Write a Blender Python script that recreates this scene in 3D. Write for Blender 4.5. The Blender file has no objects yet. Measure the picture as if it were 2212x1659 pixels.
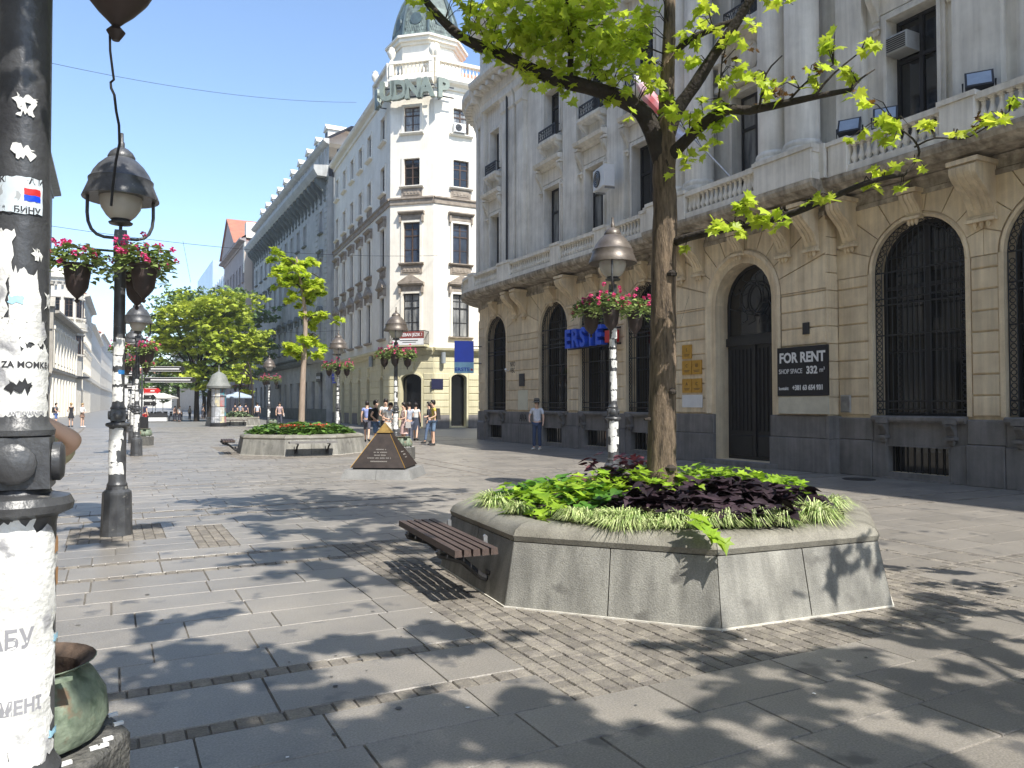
import bpy, bmesh, math, random
from mathutils import Vector, Matrix, Quaternion
R = math.radians
sin, cos, pi = math.sin, math.cos, math.pi
random.seed(7)
SC = bpy.context.scene
COL = SC.collection
# ---------------------------------------------------------------- camera, sky, sun, exposure
YAW, FPX, HOR, EYE = 27.5, 1660.0, 874.0, 1.6
PITCH = math.atan((HOR - 829.5) / FPX)
cam_d = bpy.data.cameras.new('camera'); cam = bpy.data.objects.new('camera', cam_d); COL.objects.link(cam)
cam.location = (0, 0, EYE); cam.rotation_euler = (pi / 2 + PITCH, 0, -R(YAW))
cam_d.sensor_width = 36; cam_d.lens = FPX / 2212 * 36; cam_d.clip_start = .05; cam_d.clip_end = 3000
SC.camera = cam
SUNV = Vector((.128, -.761, 1.0)).normalized()
w = bpy.data.worlds.new('World'); SC.world = w; w.use_nodes = True
nt = w.node_tree; bg = nt.nodes['Background']
sky = nt.nodes.new('ShaderNodeTexSky'); sky.sky_type = 'NISHITA'; sky.sun_disc = False
sky.sun_elevation = math.asin(SUNV.z); sky.sun_rotation = pi - .12
sky.altitude = 150; sky.air_density = 1.0; sky.dust_density = .6; sky.ozone_density = 2.5
nt.links.new(sky.outputs[0], bg.inputs[0]); bg.inputs[1].default_value = .15
sd = bpy.data.lights.new('sun', 'SUN'); sun = bpy.data.objects.new('sun', sd); COL.objects.link(sun)
sd.energy = 3.9; sd.angle = R(.55); sd.color = (1, .955, .88)
sun.rotation_euler = (-SUNV).to_track_quat('-Z', 'Y').to_euler(); sun.location = (0, 0, 60)
SC.view_settings.view_transform = 'Standard'; SC.view_settings.look = 'None'
SC.view_settings.exposure = .95; SC.view_settings.gamma = 1; SC.view_settings.use_curve_mapping = False
SC.render.engine = 'CYCLES'; SC.cycles.max_bounces = 6; SC.cycles.transparent_max_bounces = 8
SC.cycles.use_denoising = True

# ---------------------------------------------------------------- helpers
_s, _c = sin(R(YAW)), cos(R(YAW))
def at(px, py, d):
    "world point seen at (px, py) of the 2212-wide photograph, d metres ahead"
    a = (px - 1106) / FPX; b = -(py - 829.5) / FPX
    fz = cos(PITCH) - b * sin(PITCH); uz = b * cos(PITCH) + sin(PITCH)
    t = d / fz
    return Vector(((a * _c + fz * _s) * t, (-a * _s + fz * _c) * t, EYE + uz * t))
def ground(px, d, z=0.0):
    p = at(px, 874, d); return Vector((p.x, p.y, z))

MATS = {}
def mat(name, col, rough=.7, col2=None, scale=4.0, detail=5, bump=0.0, bscale=40, metal=0, spec=.4,
        island=0.0, speck=0.0, streak=0.0, transl=0.0, stain=None, stretch=None, coat=0):
    if name in MATS: return MATS[name]
    m = bpy.data.materials.new(name); m.use_nodes = True; MATS[name] = m
    t = m.node_tree; N = t.nodes; L = t.links
    b = N['Principled BSDF']; b.inputs['Roughness'].default_value = rough
    b.inputs['Metallic'].default_value = metal; b.inputs['Specular IOR Level'].default_value = spec
    if coat: b.inputs['Coat Weight'].default_value = coat
    c3 = lambda c: (c[0], c[1], c[2], 1)
    geo = N.new('ShaderNodeNewGeometry')
    pos = geo.outputs['Position']
    if stretch:
        mp = N.new('ShaderNodeMapping'); mp.inputs['Scale'].default_value = stretch
        L.new(pos, mp.inputs['Vector']); pos = mp.outputs[0]
    nz = N.new('ShaderNodeTexNoise'); nz.inputs['Scale'].default_value = scale; nz.inputs['Detail'].default_value = detail
    nz.inputs['Roughness'].default_value = .62
    L.new(pos, nz.inputs['Vector'])
    rp = N.new('ShaderNodeValToRGB'); rp.color_ramp.elements[0].position = .33; rp.color_ramp.elements[1].position = .68
    if col2 is None: col2 = [x * .82 for x in col]
    rp.color_ramp.elements[0].color = c3(col2); rp.color_ramp.elements[1].color = c3(col)
    L.new(nz.outputs['Fac'], rp.inputs[0]); out = rp.outputs[0]
    def mul(out, fac_socket, lo, hi):
        mr = N.new('ShaderNodeMapRange'); mr.inputs[3].default_value = lo; mr.inputs[4].default_value = hi
        L.new(fac_socket, mr.inputs[0])
        vm = N.new('ShaderNodeVectorMath'); vm.operation = 'SCALE'
        L.new(out, vm.inputs[0]); L.new(mr.outputs[0], vm.inputs['Scale']); return vm.outputs[0]
    if island:
        oi = N.new('ShaderNodeObjectInfo'); ad = N.new('ShaderNodeMath'); ad.operation = 'ADD'
        L.new(oi.outputs['Random'], ad.inputs[0]); L.new(geo.outputs['Random Per Island'], ad.inputs[1])
        fr = N.new('ShaderNodeMath'); fr.operation = 'FRACT'; L.new(ad.outputs[0], fr.inputs[0])
        out = mul(out, fr.outputs[0], 1 - island, 1 + island)
    if speck:
        n2 = N.new('ShaderNodeTexNoise'); n2.inputs['Scale'].default_value = 90; n2.inputs['Detail'].default_value = 3
        L.new(geo.outputs['Position'], n2.inputs['Vector'])
        out = mul(out, n2.outputs['Fac'], 1 - speck * 2, 1 + speck * 2)
    if streak:
        mp = N.new('ShaderNodeMapping'); mp.inputs['Scale'].default_value = (5, 5, .35)
        L.new(geo.outputs['Position'], mp.inputs['Vector'])
        n3 = N.new('ShaderNodeTexNoise'); n3.inputs['Scale'].default_value = 1.6; n3.inputs['Detail'].default_value = 6
        L.new(mp.outputs[0], n3.inputs['Vector']); 
        r3 = N.new('ShaderNodeMapRange'); r3.inputs[1].default_value = .35; r3.inputs[2].default_value = .62
        L.new(n3.outputs['Fac'], r3.inputs[0])
        out = mul(out, r3.outputs[0], 1 - streak, 1.0)
    if stain:
        n4 = N.new('ShaderNodeTexNoise'); n4.inputs['Scale'].default_value = stain[1]; n4.inputs['Detail'].default_value = 8
        L.new(geo.outputs['Position'], n4.inputs['Vector'])
        r4 = N.new('ShaderNodeMapRange'); r4.inputs[1].default_value = stain[2]; r4.inputs[2].default_value = stain[2] + .08
        L.new(n4.outputs['Fac'], r4.inputs[0])
        mx = N.new('ShaderNodeMix'); mx.data_type = 'RGBA'; L.new(r4.outputs[0], mx.inputs[0])
        L.new(out, mx.inputs[6]); mx.inputs[7].default_value = c3(stain[0]); out = mx.outputs[2]
    L.new(out, b.inputs['Base Color'])
    if bump:
        n5 = N.new('ShaderNodeTexNoise'); n5.inputs['Scale'].default_value = bscale; n5.inputs['Detail'].default_value = 6
        L.new(pos, n5.inputs['Vector'])
        bp = N.new('ShaderNodeBump'); bp.inputs['Strength'].default_value = bump; bp.inputs['Distance'].default_value = .02
        L.new(n5.outputs['Fac'], bp.inputs['Height']); L.new(bp.outputs[0], b.inputs['Normal'])
    if transl:
        tr = N.new('ShaderNodeBsdfTranslucent'); L.new(out, tr.inputs['Color'])
        ms = N.new('ShaderNodeMixShader'); ms.inputs[0].default_value = transl
        o = N['Material Output']; L.new(b.outputs[0], ms.inputs[1]); L.new(tr.outputs[0], ms.inputs[2]); L.new(ms.outputs[0], o.inputs[0])
    return m

class MB:
    "collects shapes for ONE mesh"
    def __init__(s): s.v = []; s.f = []; s.m = []; s.sm = []
    def add(s, vs, fs, m=0, smooth=False):
        o = len(s.v); s.v += [tuple(p) for p in vs]
        for f in fs: s.f.append([i + o for i in f]); s.m.append(m); s.sm.append(smooth)
        return s
    def box(s, x0, x1, y0, y1, z0, z1, m=0, top=None):
        "top = inset of the upper face"
        t = top or 0
        v = [(x0, y0, z0), (x1, y0, z0), (x1, y1, z0), (x0, y1, z0), (x0 + t, y0 + t, z1), (x1 - t, y0 + t, z1), (x1 - t, y1 - t, z1), (x0 + t, y1 - t, z1)]
        return s.add(v, [(3, 2, 1, 0), (4, 5, 6, 7), (0, 1, 5, 4), (1, 2, 6, 5), (2, 3, 7, 6), (3, 0, 4, 7)], m)
    def panel(s, x0, x1, z0, z1, y0, y1, ch=.015, m=0):
        "block whose front face (at y1, towards -y) has chamfered edges"
        v = [(x0, y0, z0), (x1, y0, z0), (x1, y0, z1), (x0, y0, z1)]
        yc = y1 + ch
        v += [(x0, yc, z0), (x1, yc, z0), (x1, yc, z1), (x0, yc, z1)]
        v += [(x0 + ch, y1, z0 + ch), (x1 - ch, y1, z0 + ch), (x1 - ch, y1, z1 - ch), (x0 + ch, y1, z1 - ch)]
        f = [(8, 9, 10, 11)]
        for a in range(4):
            b = (a + 1) % 4; f += [(a, b, 4 + b, 4 + a), (4 + a, 4 + b, 8 + b, 8 + a)]
        return s.add(v, f, m)
    def xz(s, poly, y0, y1, m=0):
        "extrude a polygon given in (x, z) from y0 (front) to y1 (back)"
        n = len(poly)
        ar = sum(poly[i][0] * poly[(i + 1) % n][1] - poly[(i + 1) % n][0] * poly[i][1] for i in range(n))
        if ar < 0: poly = poly[::-1]
        v = [(p[0], y0, p[1]) for p in poly] + [(p[0], y1, p[1]) for p in poly]
        f = [tuple(range(n)), tuple(range(2 * n - 1, n - 1, -1))]
        f += [(i + n, (i + 1) % n + n, (i + 1) % n, i) for i in range(n)]
        return s.add(v, f, m)
    def xy(s, poly, z0, z1, m=0, scale_top=1.0, c=None):
        n = len(poly)
        ar = sum(poly[i][0] * poly[(i + 1) % n][1] - poly[(i + 1) % n][0] * poly[i][1] for i in range(n))
        if ar < 0: poly = poly[::-1]
        c = c or (sum(p[0] for p in poly) / n, sum(p[1] for p in poly) / n)
        v = [(p[0], p[1], z0) for p in poly] + [(c[0] + (p[0] - c[0]) * scale_top, c[1] + (p[1] - c[1]) * scale_top, z1) for p in poly]
        f = [tuple(range(n - 1, -1, -1)), tuple(range(n, 2 * n))] + [(i, (i + 1) % n, (i + 1) % n + n, i + n) for i in range(n)]
        return s.add(v, f, m)
    def yz(s, poly, x0, x1, m=0):
        "extrude a polygon given in (y, z) from x0 to x1"
        n = len(poly)
        ar = sum(poly[i][0] * poly[(i + 1) % n][1] - poly[(i + 1) % n][0] * poly[i][1] for i in range(n))
        if ar < 0: poly = poly[::-1]
        v = [(x0, p[0], p[1]) for p in poly] + [(x1, p[0], p[1]) for p in poly]
        f = [tuple(range(n - 1, -1, -1)), tuple(range(n, 2 * n))] + [(i, (i + 1) % n, (i + 1) % n + n, i + n) for i in range(n)]
        return s.add(v, f, m)
    def lathe(s, prof, c=(0, 0, 0), seg=16, m=0, smooth=True, a0=0, a1=2 * pi, caps=True, rot=0):
        full = abs(a1 - a0 - 2 * pi) < 1e-6; n = seg if full else seg + 1
        v = []
        for r, z in prof:
            for i in range(n):
                a = a0 + (a1 - a0) * i / seg + rot; v.append((c[0] + r * cos(a), c[1] + r * sin(a), c[2] + z))
        f = []
        for k in range(len(prof) - 1):
            for i in range(seg):
                j = (i + 1) % n; f.append((k * n + i, k * n + j, (k + 1) * n + j, (k + 1) * n + i))
        s.add(v, f, m, smooth)
        if caps and full:
            if prof[0][0] > 1e-4: s.f.append([len(s.v) - len(v) + i for i in range(n - 1, -1, -1)]); s.m.append(m); s.sm.append(False)
            if prof[-1][0] > 1e-4: s.f.append([len(s.v) - n + i for i in range(n)]); s.m.append(m); s.sm.append(False)
        return s
    def tube(s, pts, rad, seg=8, m=0, smooth=True):
        pts = [Vector(p) for p in pts]; n = len(pts)
        if not hasattr(rad, '__len__'): rad = [rad] * n
        v = []; up = None
        for i, p in enumerate(pts):
            d = (pts[min(i + 1, n - 1)] - pts[max(i - 1, 0)])
            if d.length < 1e-6: d = Vector((0, 0, 1))
            d.normalize()
            if up is None: up = Vector((0, 0, 1)) if abs(d.z) < .9 else Vector((1, 0, 0))
            x = d.cross(up)
            if x.length < 1e-4: x = d.cross(Vector((0, 1, 0)))
            x.normalize(); y = x.cross(d).normalized(); up = y
            for k in range(seg):
                a = 2 * pi * k / seg; v.append(p + (x * cos(a) + y * sin(a)) * rad[i])
        f = []
        for i in range(n - 1):
            for k in range(seg):
                j = (k + 1) % seg; f.append((i * seg + k, i * seg + j, (i + 1) * seg + j, (i + 1) * seg + k))
        f.append(tuple(range(seg - 1, -1, -1))); f.append(tuple((n - 1) * seg + k for k in range(seg)))
        s.add(v, f, m, smooth); return s
    def mapv(s, fn): s.v = [tuple(fn(Vector(p))) for p in s.v]; return s
    def mesh(s, name, mats):
        me = bpy.data.meshes.new(name); me.from_pydata(s.v, [], s.f); me.update()
        for mm in (mats if isinstance(mats, (list, tuple)) else [mats]): me.materials.append(mm)
        me.polygons.foreach_set('material_index', s.m); me.polygons.foreach_set('use_smooth', s.sm)
        if any(s.sm):
            try: me.set_sharp_from_angle(angle=R(38))
            except Exception: pass
        return me
    def build(s, name, mats, parent=None, loc=(0, 0, 0), rz=0):
        return inst(name, s.mesh(name, mats), parent, loc, rz)

def inst(name, me, parent=None, loc=(0, 0, 0), rz=0, sc=None):
    o = bpy.data.objects.new(name, me); COL.objects.link(o)
    if parent is not None: o.parent = parent
    o.location = loc
    if hasattr(rz, '__len__'): o.rotation_euler = rz
    else: o.rotation_euler = (0, 0, rz)
    if sc is not None: o.scale = sc if hasattr(sc, '__len__') else (sc, sc, sc)
    return o
def tag(o, label=None, cat=None, group=None, kind=None):
    if label: o['label'] = label
    if cat: o['category'] = cat
    if group: o['group'] = group
    if kind: o['kind'] = kind
    return o
def thing(name, label, cat, loc=(0, 0, 0), rz=0, group=None):
    o = bpy.data.objects.new(name, None); COL.objects.link(o); o.empty_display_size = .2
    o.location = loc; o.rotation_euler = (0, 0, rz)
    return tag(o, label, cat, group)
def dup(root, loc, rz=0, label=None, group=None, sc=None):
    r = root.copy(); COL.objects.link(r); r.location = loc; r.rotation_euler = (0, 0, rz)
    if sc: r.scale = (sc, sc, sc)
    if label: r['label'] = label
    if group: r['group'] = group
    for ch in list(root.children):
        c = ch.copy(); COL.objects.link(c); c.parent = r
        for g in list(ch.children):
            d = g.copy(); COL.objects.link(d); d.parent = c
    return r
def text_mb(txt, size, depth=.01, bold=0.0, align='CENTER', sx=1.0, space=1.0):
    "text as an MB lying in the xz plane, facing -y, centred"
    cu = bpy.data.curves.new('lettering', 'FONT'); cu.body = txt; cu.size = size; cu.align_x = align; cu.align_y = 'CENTER'
    cu.extrude = depth / 2; cu.offset = bold; cu.resolution_u = 3; cu.space_character = space
    o = bpy.data.objects.new('lettering', cu); COL.objects.link(o)
    bpy.context.view_layer.update()
    me = bpy.data.meshes.new_from_object(o)
    mb = MB(); mb.add([(v.co.x * sx, -v.co.z, v.co.y) for v in me.vertices], [tuple(p.vertices) for p in me.polygons])
    bpy.data.objects.remove(o); bpy.data.curves.remove(cu); bpy.data.meshes.remove(me)
    return mb
def shift(mb, dx=0, dy=0, dz=0): return mb.mapv(lambda p: (p.x + dx, p.y + dy, p.z + dz))
def merge(a, b, m=0): return a.add(b.v, b.f, m)

# ---------------------------------------------------------------- materials
M_slab = mat('granite slab', (.27, .245, .21), .42, (.19, .176, .157), .9, 9, .14, 110, spec=.5, island=.10, speck=.32, stain=((.115, .11, .105), 3.1, .60))
M_cob = mat('cobble granite', (.245, .22, .18), .75, (.145, .13, .115), 9, 5, .5, 60, island=.22, speck=.25)
M_joint = mat('sandy joint', (.185, .17, .145), .95, (.10, .09, .08), 12, 5, .3, 80)
M_plant = mat('planter stone', (.35, .34, .30), .72, (.21, .205, .185), 1.6, 9, .3, 90, speck=.2, streak=.34, stain=((.15, .145, .13), 4.2, .61))
M_cope = mat('planter coping stone', (.28, .265, .22), .55, (.15, .14, .115), 3.0, 8, .3, 100, speck=.25)
M_mortar = mat('white mortar', (.72, .69, .62), .9, (.5, .47, .4), 20)
M_soil = mat('dark soil', (.05, .038, .028), 1, (.025, .02, .015), 12, 5, .8, 40)
M_wood = mat('dark bench wood', (.10, .068, .055), .55, (.055, .038, .032), 6, 6, .3, 60, stretch=(6, .6, 6))
M_iron = mat('dark painted iron', (.018, .018, .020), .42, (.018, .018, .02), 8, 5, .15, 60, spec=.5)
M_pole = mat('lamp post paint', (.085, .088, .092), .38, (.035, .036, .04), 5, 6, .2, 50, spec=.55, stain=((.22, .21, .19), 14, .66))
M_brz = mat('weathered bronze hood', (.17, .145, .12), .42, (.10, .083, .07), 3.5, 6, .15, 40, metal=.35, spec=.5)
M_globe = mat('frosted lamp globe', (.50, .48, .44), .25, (.42, .40, .37), 3, 2, spec=.5)
M_pot = mat('brown pot', (.062, .042, .038), .5, (.032, .024, .022), 5, 4, .1, 40)
M_bank = mat('bank sandstone', (.86, .72, .50), .85, (.66, .53, .36), 1.7, 8, .25, 60, island=.09, speck=.1, streak=.22)
M_bankw = mat('bank render', (.93, .88, .78), .8, (.68, .635, .55), 1.1, 9, .12, 40, streak=.18, speck=.05)
M_bdirt = mat('bank cornice grime', (.66, .58, .46), .9, (.22, .18, .13), 3.0, 9, .5, 30, streak=.4)
M_plinth = mat('bank plinth stone', (.27, .25, .235), .7, (.17, .16, .15), 1.8, 7, .25, 60, speck=.15, streak=.25)
M_win = mat('dark window glass', (.012, .013, .015), .04, (.006, .007, .008), 1, 2, spec=.75)
M_winp = mat('curtained window glass', (.36, .36, .34), .12, (.08, .085, .09), 1.2, 4, spec=.7, stretch=(3, 3, .6))
M_winb = mat('sky window glass', (.05, .07, .11), .05, (.03, .04, .06), 1, 2, spec=1)
M_frame = mat('brown window frame', (.10, .060, .04), .5, (.06, .04, .03), 6)
M_framed = mat('black window frame', (.028, .028, .03), .45)
M_framew = mat('white window frame', (.62, .61, .58), .5)
M_paper = mat('torn poster paper', (.84, .84, .81), .85, (.58, .58, .55), 7, 9, .35, 50, island=.12, stain=((.34, .34, .35), 11, .585))
M_paperk = mat('poster print', (.04, .04, .045), .8)
M_leaf = mat('yellow green leaf', (.66, .74, .08), .42, (.36, .50, .04), 3.0, 3, island=.3, transl=.55, spec=.35)
M_leafr = mat('rusty leaf', (.22, .11, .03), .6, (.09, .055, .025), 4, 3, island=.3, transl=.35)
M_bark = mat('tree bark', (.27, .20, .135), .9, (.045, .034, .025), 5, 8, 1.0, 24, stretch=(5, 5, .8))
M_barkd = mat('dark branch bark', (.05, .04, .032), .9, (.022, .018, .015), 6, 6, .9, 30)
M_white = mat('white paint', (.78, .78, .77), .5, (.7, .7, .69), 4)
M_black = mat('black print', (.012, .012, .015), .5)
M_blue = mat('sign blue', (.01, .07, .75), .3, (.01, .06, .68), 3, spec=.5)
M_lblue = mat('sign light blue', (.45, .78, .95), .3, (.3, .58, .78), 3)
M_red = mat('sign red', (.55, .03, .03), .4, (.5, .03, .03), 3)
M_gold = mat('brushed gold', (.62, .36, .07), .35, (.5, .28, .05), 6, metal=.5)
# ---------------------------------------------------------------- ground and paving
def vis(x, y, z=0.0, mx=30):
    r = x * _c - y * _s; f = x * _s + y * _c
    if f < .3: return None
    px = 1106 + FPX * r / f; py = HOR - FPX * (z - EYE) / f
    return (px, py, f) if -mx < px < 2212 + mx and -mx < py < 1659 + mx else None
M_gnd = mat('far paving', (.24, .235, .22), .5, (.19, .185, .18), .7, 8, .1, 20, spec=.5, stretch=(.5, 1.6, 1))
gb = MB(); gb.add([(-400, -300, -.02), (500, -300, -.02), (500, 1500, -.02), (-400, 1500, -.02)], [(0, 1, 2, 3)])
g = gb.build('ground', M_gnd); tag(g, 'grey ground of the pedestrian street', 'ground', kind='structure')
pb = MB(); pb.add([(-6.6, -4, -.010), (15.2, -4, -.010), (15.2, 58, -.010), (-6.6, 58, -.010)], [(0, 1, 2, 3)])
pav = pb.build('pavement', M_joint); tag(pav, 'granite slab paving of the pedestrian street', 'pavement', kind='structure')
OCT1 = (4.84, 6.12); OCT2 = (5.72, 26.39); OR1, OR2 = R(-4.5), R(-4)
def slab_mb(mb, x0, x1, y0, y1, g=.0028, h=0.0, c=.0045, m=0):
    x0 += g; x1 -= g; y0 += g; y1 -= g
    v = [(x0, y0, -.009), (x1, y0, -.009), (x1, y1, -.009), (x0, y1, -.009), (x0 + c, y0 + c, h), (x1 - c, y0 + c, h), (x1 - c, y1 - c, h), (x0 + c, y1 - c, h)]
    mb.add(v, [(4, 5, 6, 7), (0, 1, 5, 4), (1, 2, 6, 5), (2, 3, 7, 6), (3, 0, 4, 7)], m)
rows = []; y = -3.86
while y < 57:
    rows += [(y, y + .13, 'c'), (y + .13, y + .70, 's'), (y + .70, y + .83, 'c')]
    yy = y + .83
    for k in range(7): rows.append((yy, yy + .4443, 's')); yy += .4443
    y = yy + .011 if False else yy
ZONES = [(2.25, 6.7, 3.4, 8.8), (3.3, 9.0, 23.4, 31.0), (-.45, .6, 10.0, 11.3), (.88, 1.32, 9.1, 11.05), (.2, 1.3, 26.2, 27.4)]
STR = [(7.50, 7.62), (8.12, 8.24), (-2.3, -2.18), (-1.7, -1.58)]
def zones_for(y0, y1):
    ym = (y0 + y1) / 2
    return [(a, b) for a, b, c, d in ZONES if c < ym < d]
slabs, cobs = [], []
rnd = random.Random(3)
for (y0, y1, k) in rows:
    cuts = zones_for(y0, y1)
    blocked = sorted(cuts + (STR if k == 's' else []))
    x = -6.5; segs = []
    for a, b in blocked:
        if a > x: segs.append((x, a))
        x = max(x, b)
    segs.append((x, 15.15))
    if k == 's':
        for (sa, sb) in segs:
            x = sa - rnd.uniform(0, .7) if sb - sa > 1 else sa
            while x < sb - .02:
                L_ = rnd.choice([.8, .86, .8, .95, .62]); a, b = max(x, sa), min(x + L_, sb)
                if sb - b < .15: b = sb
                if b - a > .03: slabs.append((a, b, y0, y1))
                x = b if b == sb else x + L_
        for a, b in STR:
            if not any(a < d and b > c for c, d in cuts):
                n = max(1, round((y1 - y0) / .11)); st = (y1 - y0) / n
                for q in range(n): cobs.append((a, b, y0 + q * st, y0 + (q + 1) * st))
    else:
        for (sa, sb) in segs:
            x = sa
            while x < sb - .03:
                L_ = rnd.uniform(.095, .135); b = min(x + L_, sb); cobs.append((x, b, y0, y1)); x = b
def in_oct(x, y, c, r):
    return all(abs((x - c[0]) * cos(k * pi / 4) + (y - c[1]) * sin(k * pi / 4)) < r for k in range(4))
for (a, b, c, d) in ZONES:
    rr = [q for q in rows if c < (q[0] + q[1]) / 2 < d]
    lo, hi = rr[0][0], rr[-1][1]; n = round((b - a) / .115); st = (b - a) / n
    for i in range(n):
        yy = lo - rnd.uniform(0, .06)
        while yy < hi - .02:
            L_ = rnd.uniform(.095, .13); p, q = max(yy, lo), min(yy + L_, hi); yy += L_
            cx, cy = a + (i + .5) * st, (p + q) / 2
            if q - p < .02 or in_oct(cx, cy, OCT1, 1.9) or in_oct(cx, cy, OCT2, 2.0): continue
            cobs.append((a + i * st, a + (i + 1) * st, p, q))
def split_near(items, n, nm, mtl, big, label, hj):
    vsb = []
    for i, (a, b, c, d) in enumerate(items):
        q = vis((a + b) / 2, (c + d) / 2)
        if q: vsb.append((q[2], i))
    vsb.sort(); near = set(i for _, i in vsb[:n])
    ux, uy = big
    u = MB(); slab_mb(u, -ux / 2, ux / 2, -uy / 2, uy / 2); um = u.mesh(nm, mtl)
    rest = MB()
    for i, (a, b, c, d) in enumerate(items):
        h = rnd.uniform(-hj, hj)
        if i in near:
            inst(nm, um, pav, ((a + b) / 2, (c + d) / 2, h), (rnd.uniform(-hj, hj) * 1.2, rnd.uniform(-hj, hj) * .6, 0), ((b - a) / ux, (d - c) / uy, 1))
        else: slab_mb(rest, a, b, c, d, h=h)
    o = rest.build(nm + '_field', mtl, pav); tag(o, kind='stuff')
split_near(slabs, 300, 'paving_slab', M_slab, (.83, .444), '', .0012)
split_near(cobs, 300, 'cobblestone', M_cob, (.115, .115), '', .003)

# ---------------------------------------------------------------- octagonal planters
def octv(c, r, rot=pi / 8): return [(c[0] + r * cos(rot + k * pi / 4), c[1] + r * sin(rot + k * pi / 4)) for k in range(8)]
def planter(c, label, benches=(), seg_extra=True, RB=2.09, rot=0.0):
    t = thing('stone_planter', label, 'planter', (c[0], c[1], 0), rot)
    RT = RB - .11                       # vertex radius at ground, at the joint under the coping
    vb, vt = octv((0, 0), RB), octv((0, 0), RT)
    H0 = .50
    for k in range(8):
        a0, a1 = Vector(vb[k]), Vector(vb[(k + 1) % 8]); b0, b1 = Vector(vt[k]), Vector(vt[(k + 1) % 8])
        inn = lambda p, s: p * s
        # two granite panels per face, a hair apart, mortar behind
        for (s, e) in ((0.002, .497), (.503, .998)) if seg_extra else ((0.002, .998),):
            p = [a0.lerp(a1, s), a0.lerp(a1, e), b0.lerp(b1, e), b0.lerp(b1, s)]
            mb = MB(); q = [(p[0].x, p[0].y, -.005), (p[1].x, p[1].y, -.005), (p[2].x, p[2].y, H0), (p[3].x, p[3].y, H0)]
            q2 = [(x * .94, y * .94, z) for x, y, z in q]
            mb.add(q + q2, [(0, 1, 2, 3), (7, 6, 5, 4), (0, 4, 5, 1), (1, 5, 6, 2), (2, 6, 7, 3), (3, 7, 4, 0)])
            mb.build('stone_panel', M_plant, t)
        # rounded coping
        prof = [(1.0, H0 + .008), (1.006, H0 + .05), (.992, H0 + .10), (.962, H0 + .135), (.92, H0 + .15), (.875, H0 + .15), (.865, H0 + .05)]
        mb = MB(); vs = []
        cm = (b0 + b1) / 2
        for (f, z) in prof:
            for s in (.0015, .5, .9985):
                e0, e1 = b0 * f, b1 * f; q = e0.lerp(e1, s); vs.append((q.x, q.y, z))
        fs = []
        for i in range(len(prof) - 1):
            for j in range(2): fs.append((i * 3 + j, i * 3 + j + 1, (i + 1) * 3 + j + 1, (i + 1) * 3 + j))
        mb.add(vs, fs, 0, True); mb.build('coping', M_cope, t)
    mb = MB(); mb.xy([(x * .968, y * .968) for x, y in vt], .0, H0 + .05, 0); 
    mb.xy([(x * 1.0035, y * 1.0035) for x, y in vb], -.02, .012)
    mb.build('mortar', M_mortar, t)
    mb = MB(); n = 24
    vs = [(0, 0, .80)]; fs = []
    for ring, (rr, zz) in enumerate(((.6, .76), (1.2, .70), (RT * .875, .62))):
        for k in range(n): vs.append((rr * cos(2 * pi * k / n), rr * sin(2 * pi * k / n), zz))
    for k in range(n): fs.append((0, 1 + k, 1 + (k + 1) % n))
    for ring in range(2):
        for k in range(n): fs.append((1 + ring * n + k, 1 + (ring + 1) * n + k, 1 + (ring + 1) * n + (k + 1) % n, 1 + ring * n + (k + 1) % n))
    mb.add(vs, fs, 0, True); mb.build('soil', M_soil, t)
    return t
M_steel = mat('galvanised bracket', (.45, .46, .46), .4, (.3, .3, .31), 8, metal=.6)
def bench(c, ang, label, length=1.45, group=None, slat_m=None, rin=1.93, off=0.0):
    "bench bolted to the planter face whose outward normal points to ang"
    t = thing('bench', label, 'bench', (c[0] + rin * cos(ang) - off * sin(ang), c[1] + rin * sin(ang) + off * cos(ang), 0), ang - pi / 2, group)
    # local +y outwards, x along
    W = .062
    for k in range(5):
        y0 = .05 + k * (W + .014)
        mb = MB(); mb.box(-length / 2, length / 2, y0, y0 + W, .405, .458, 0, .004); mb.build('slat', slat_m or M_wood, t)
    for sx in (-.48, .48):
        mb = MB(); mb.tube([(sx, .44, .395), (sx, .42, .36), (sx, .22, .30), (sx, .06, .16), (sx, -.03, .12)], [.02, .026, .03, .03, .03], 8)
        mb.box(sx - .025, sx + .025, .04, .44, .375, .404)
        mb.box(sx - .05, sx + .05, -.06, -.005, .05, .20); mb.build('bracket', M_iron, t)
        mb = MB(); mb.yz([(.0, .40), (.035, .40), (.035, .49), (.02, .505), (0, .49)], sx - .012, sx + .012); mb.build('end_plate', M_steel, t)
    return t
P1 = planter(OCT1, 'large octagonal stone planter in the foreground, grown round with grasses and the tall tree', RB=2.18, rot=OR1)
P2 = planter(OCT2, 'octagonal stone planter behind the dark pyramid, with a young tree in it', RB=2.2, rot=OR2)
P3 = planter((8.3, 62.5), 'far octagonal stone planter beside the advertising column', seg_extra=False)
bench(OCT1, pi + OR1, 'dark slatted bench on the left side of the foreground planter', rin=1.985, length=1.72, off=-.10)
bench(OCT2, pi + OR2, 'dark slatted bench on the left side of the second planter', rin=2.12)
bench(OCT2, -pi / 2 + OR2, 'bench with pale edged slats on the front face of the second planter', slat_m=mat('greyed wood', (.20, .19, .18), .5), rin=2.12)
bench((8.3, 62.5), -pi / 2, 'small dark bench on the front of the far planter')
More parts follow.
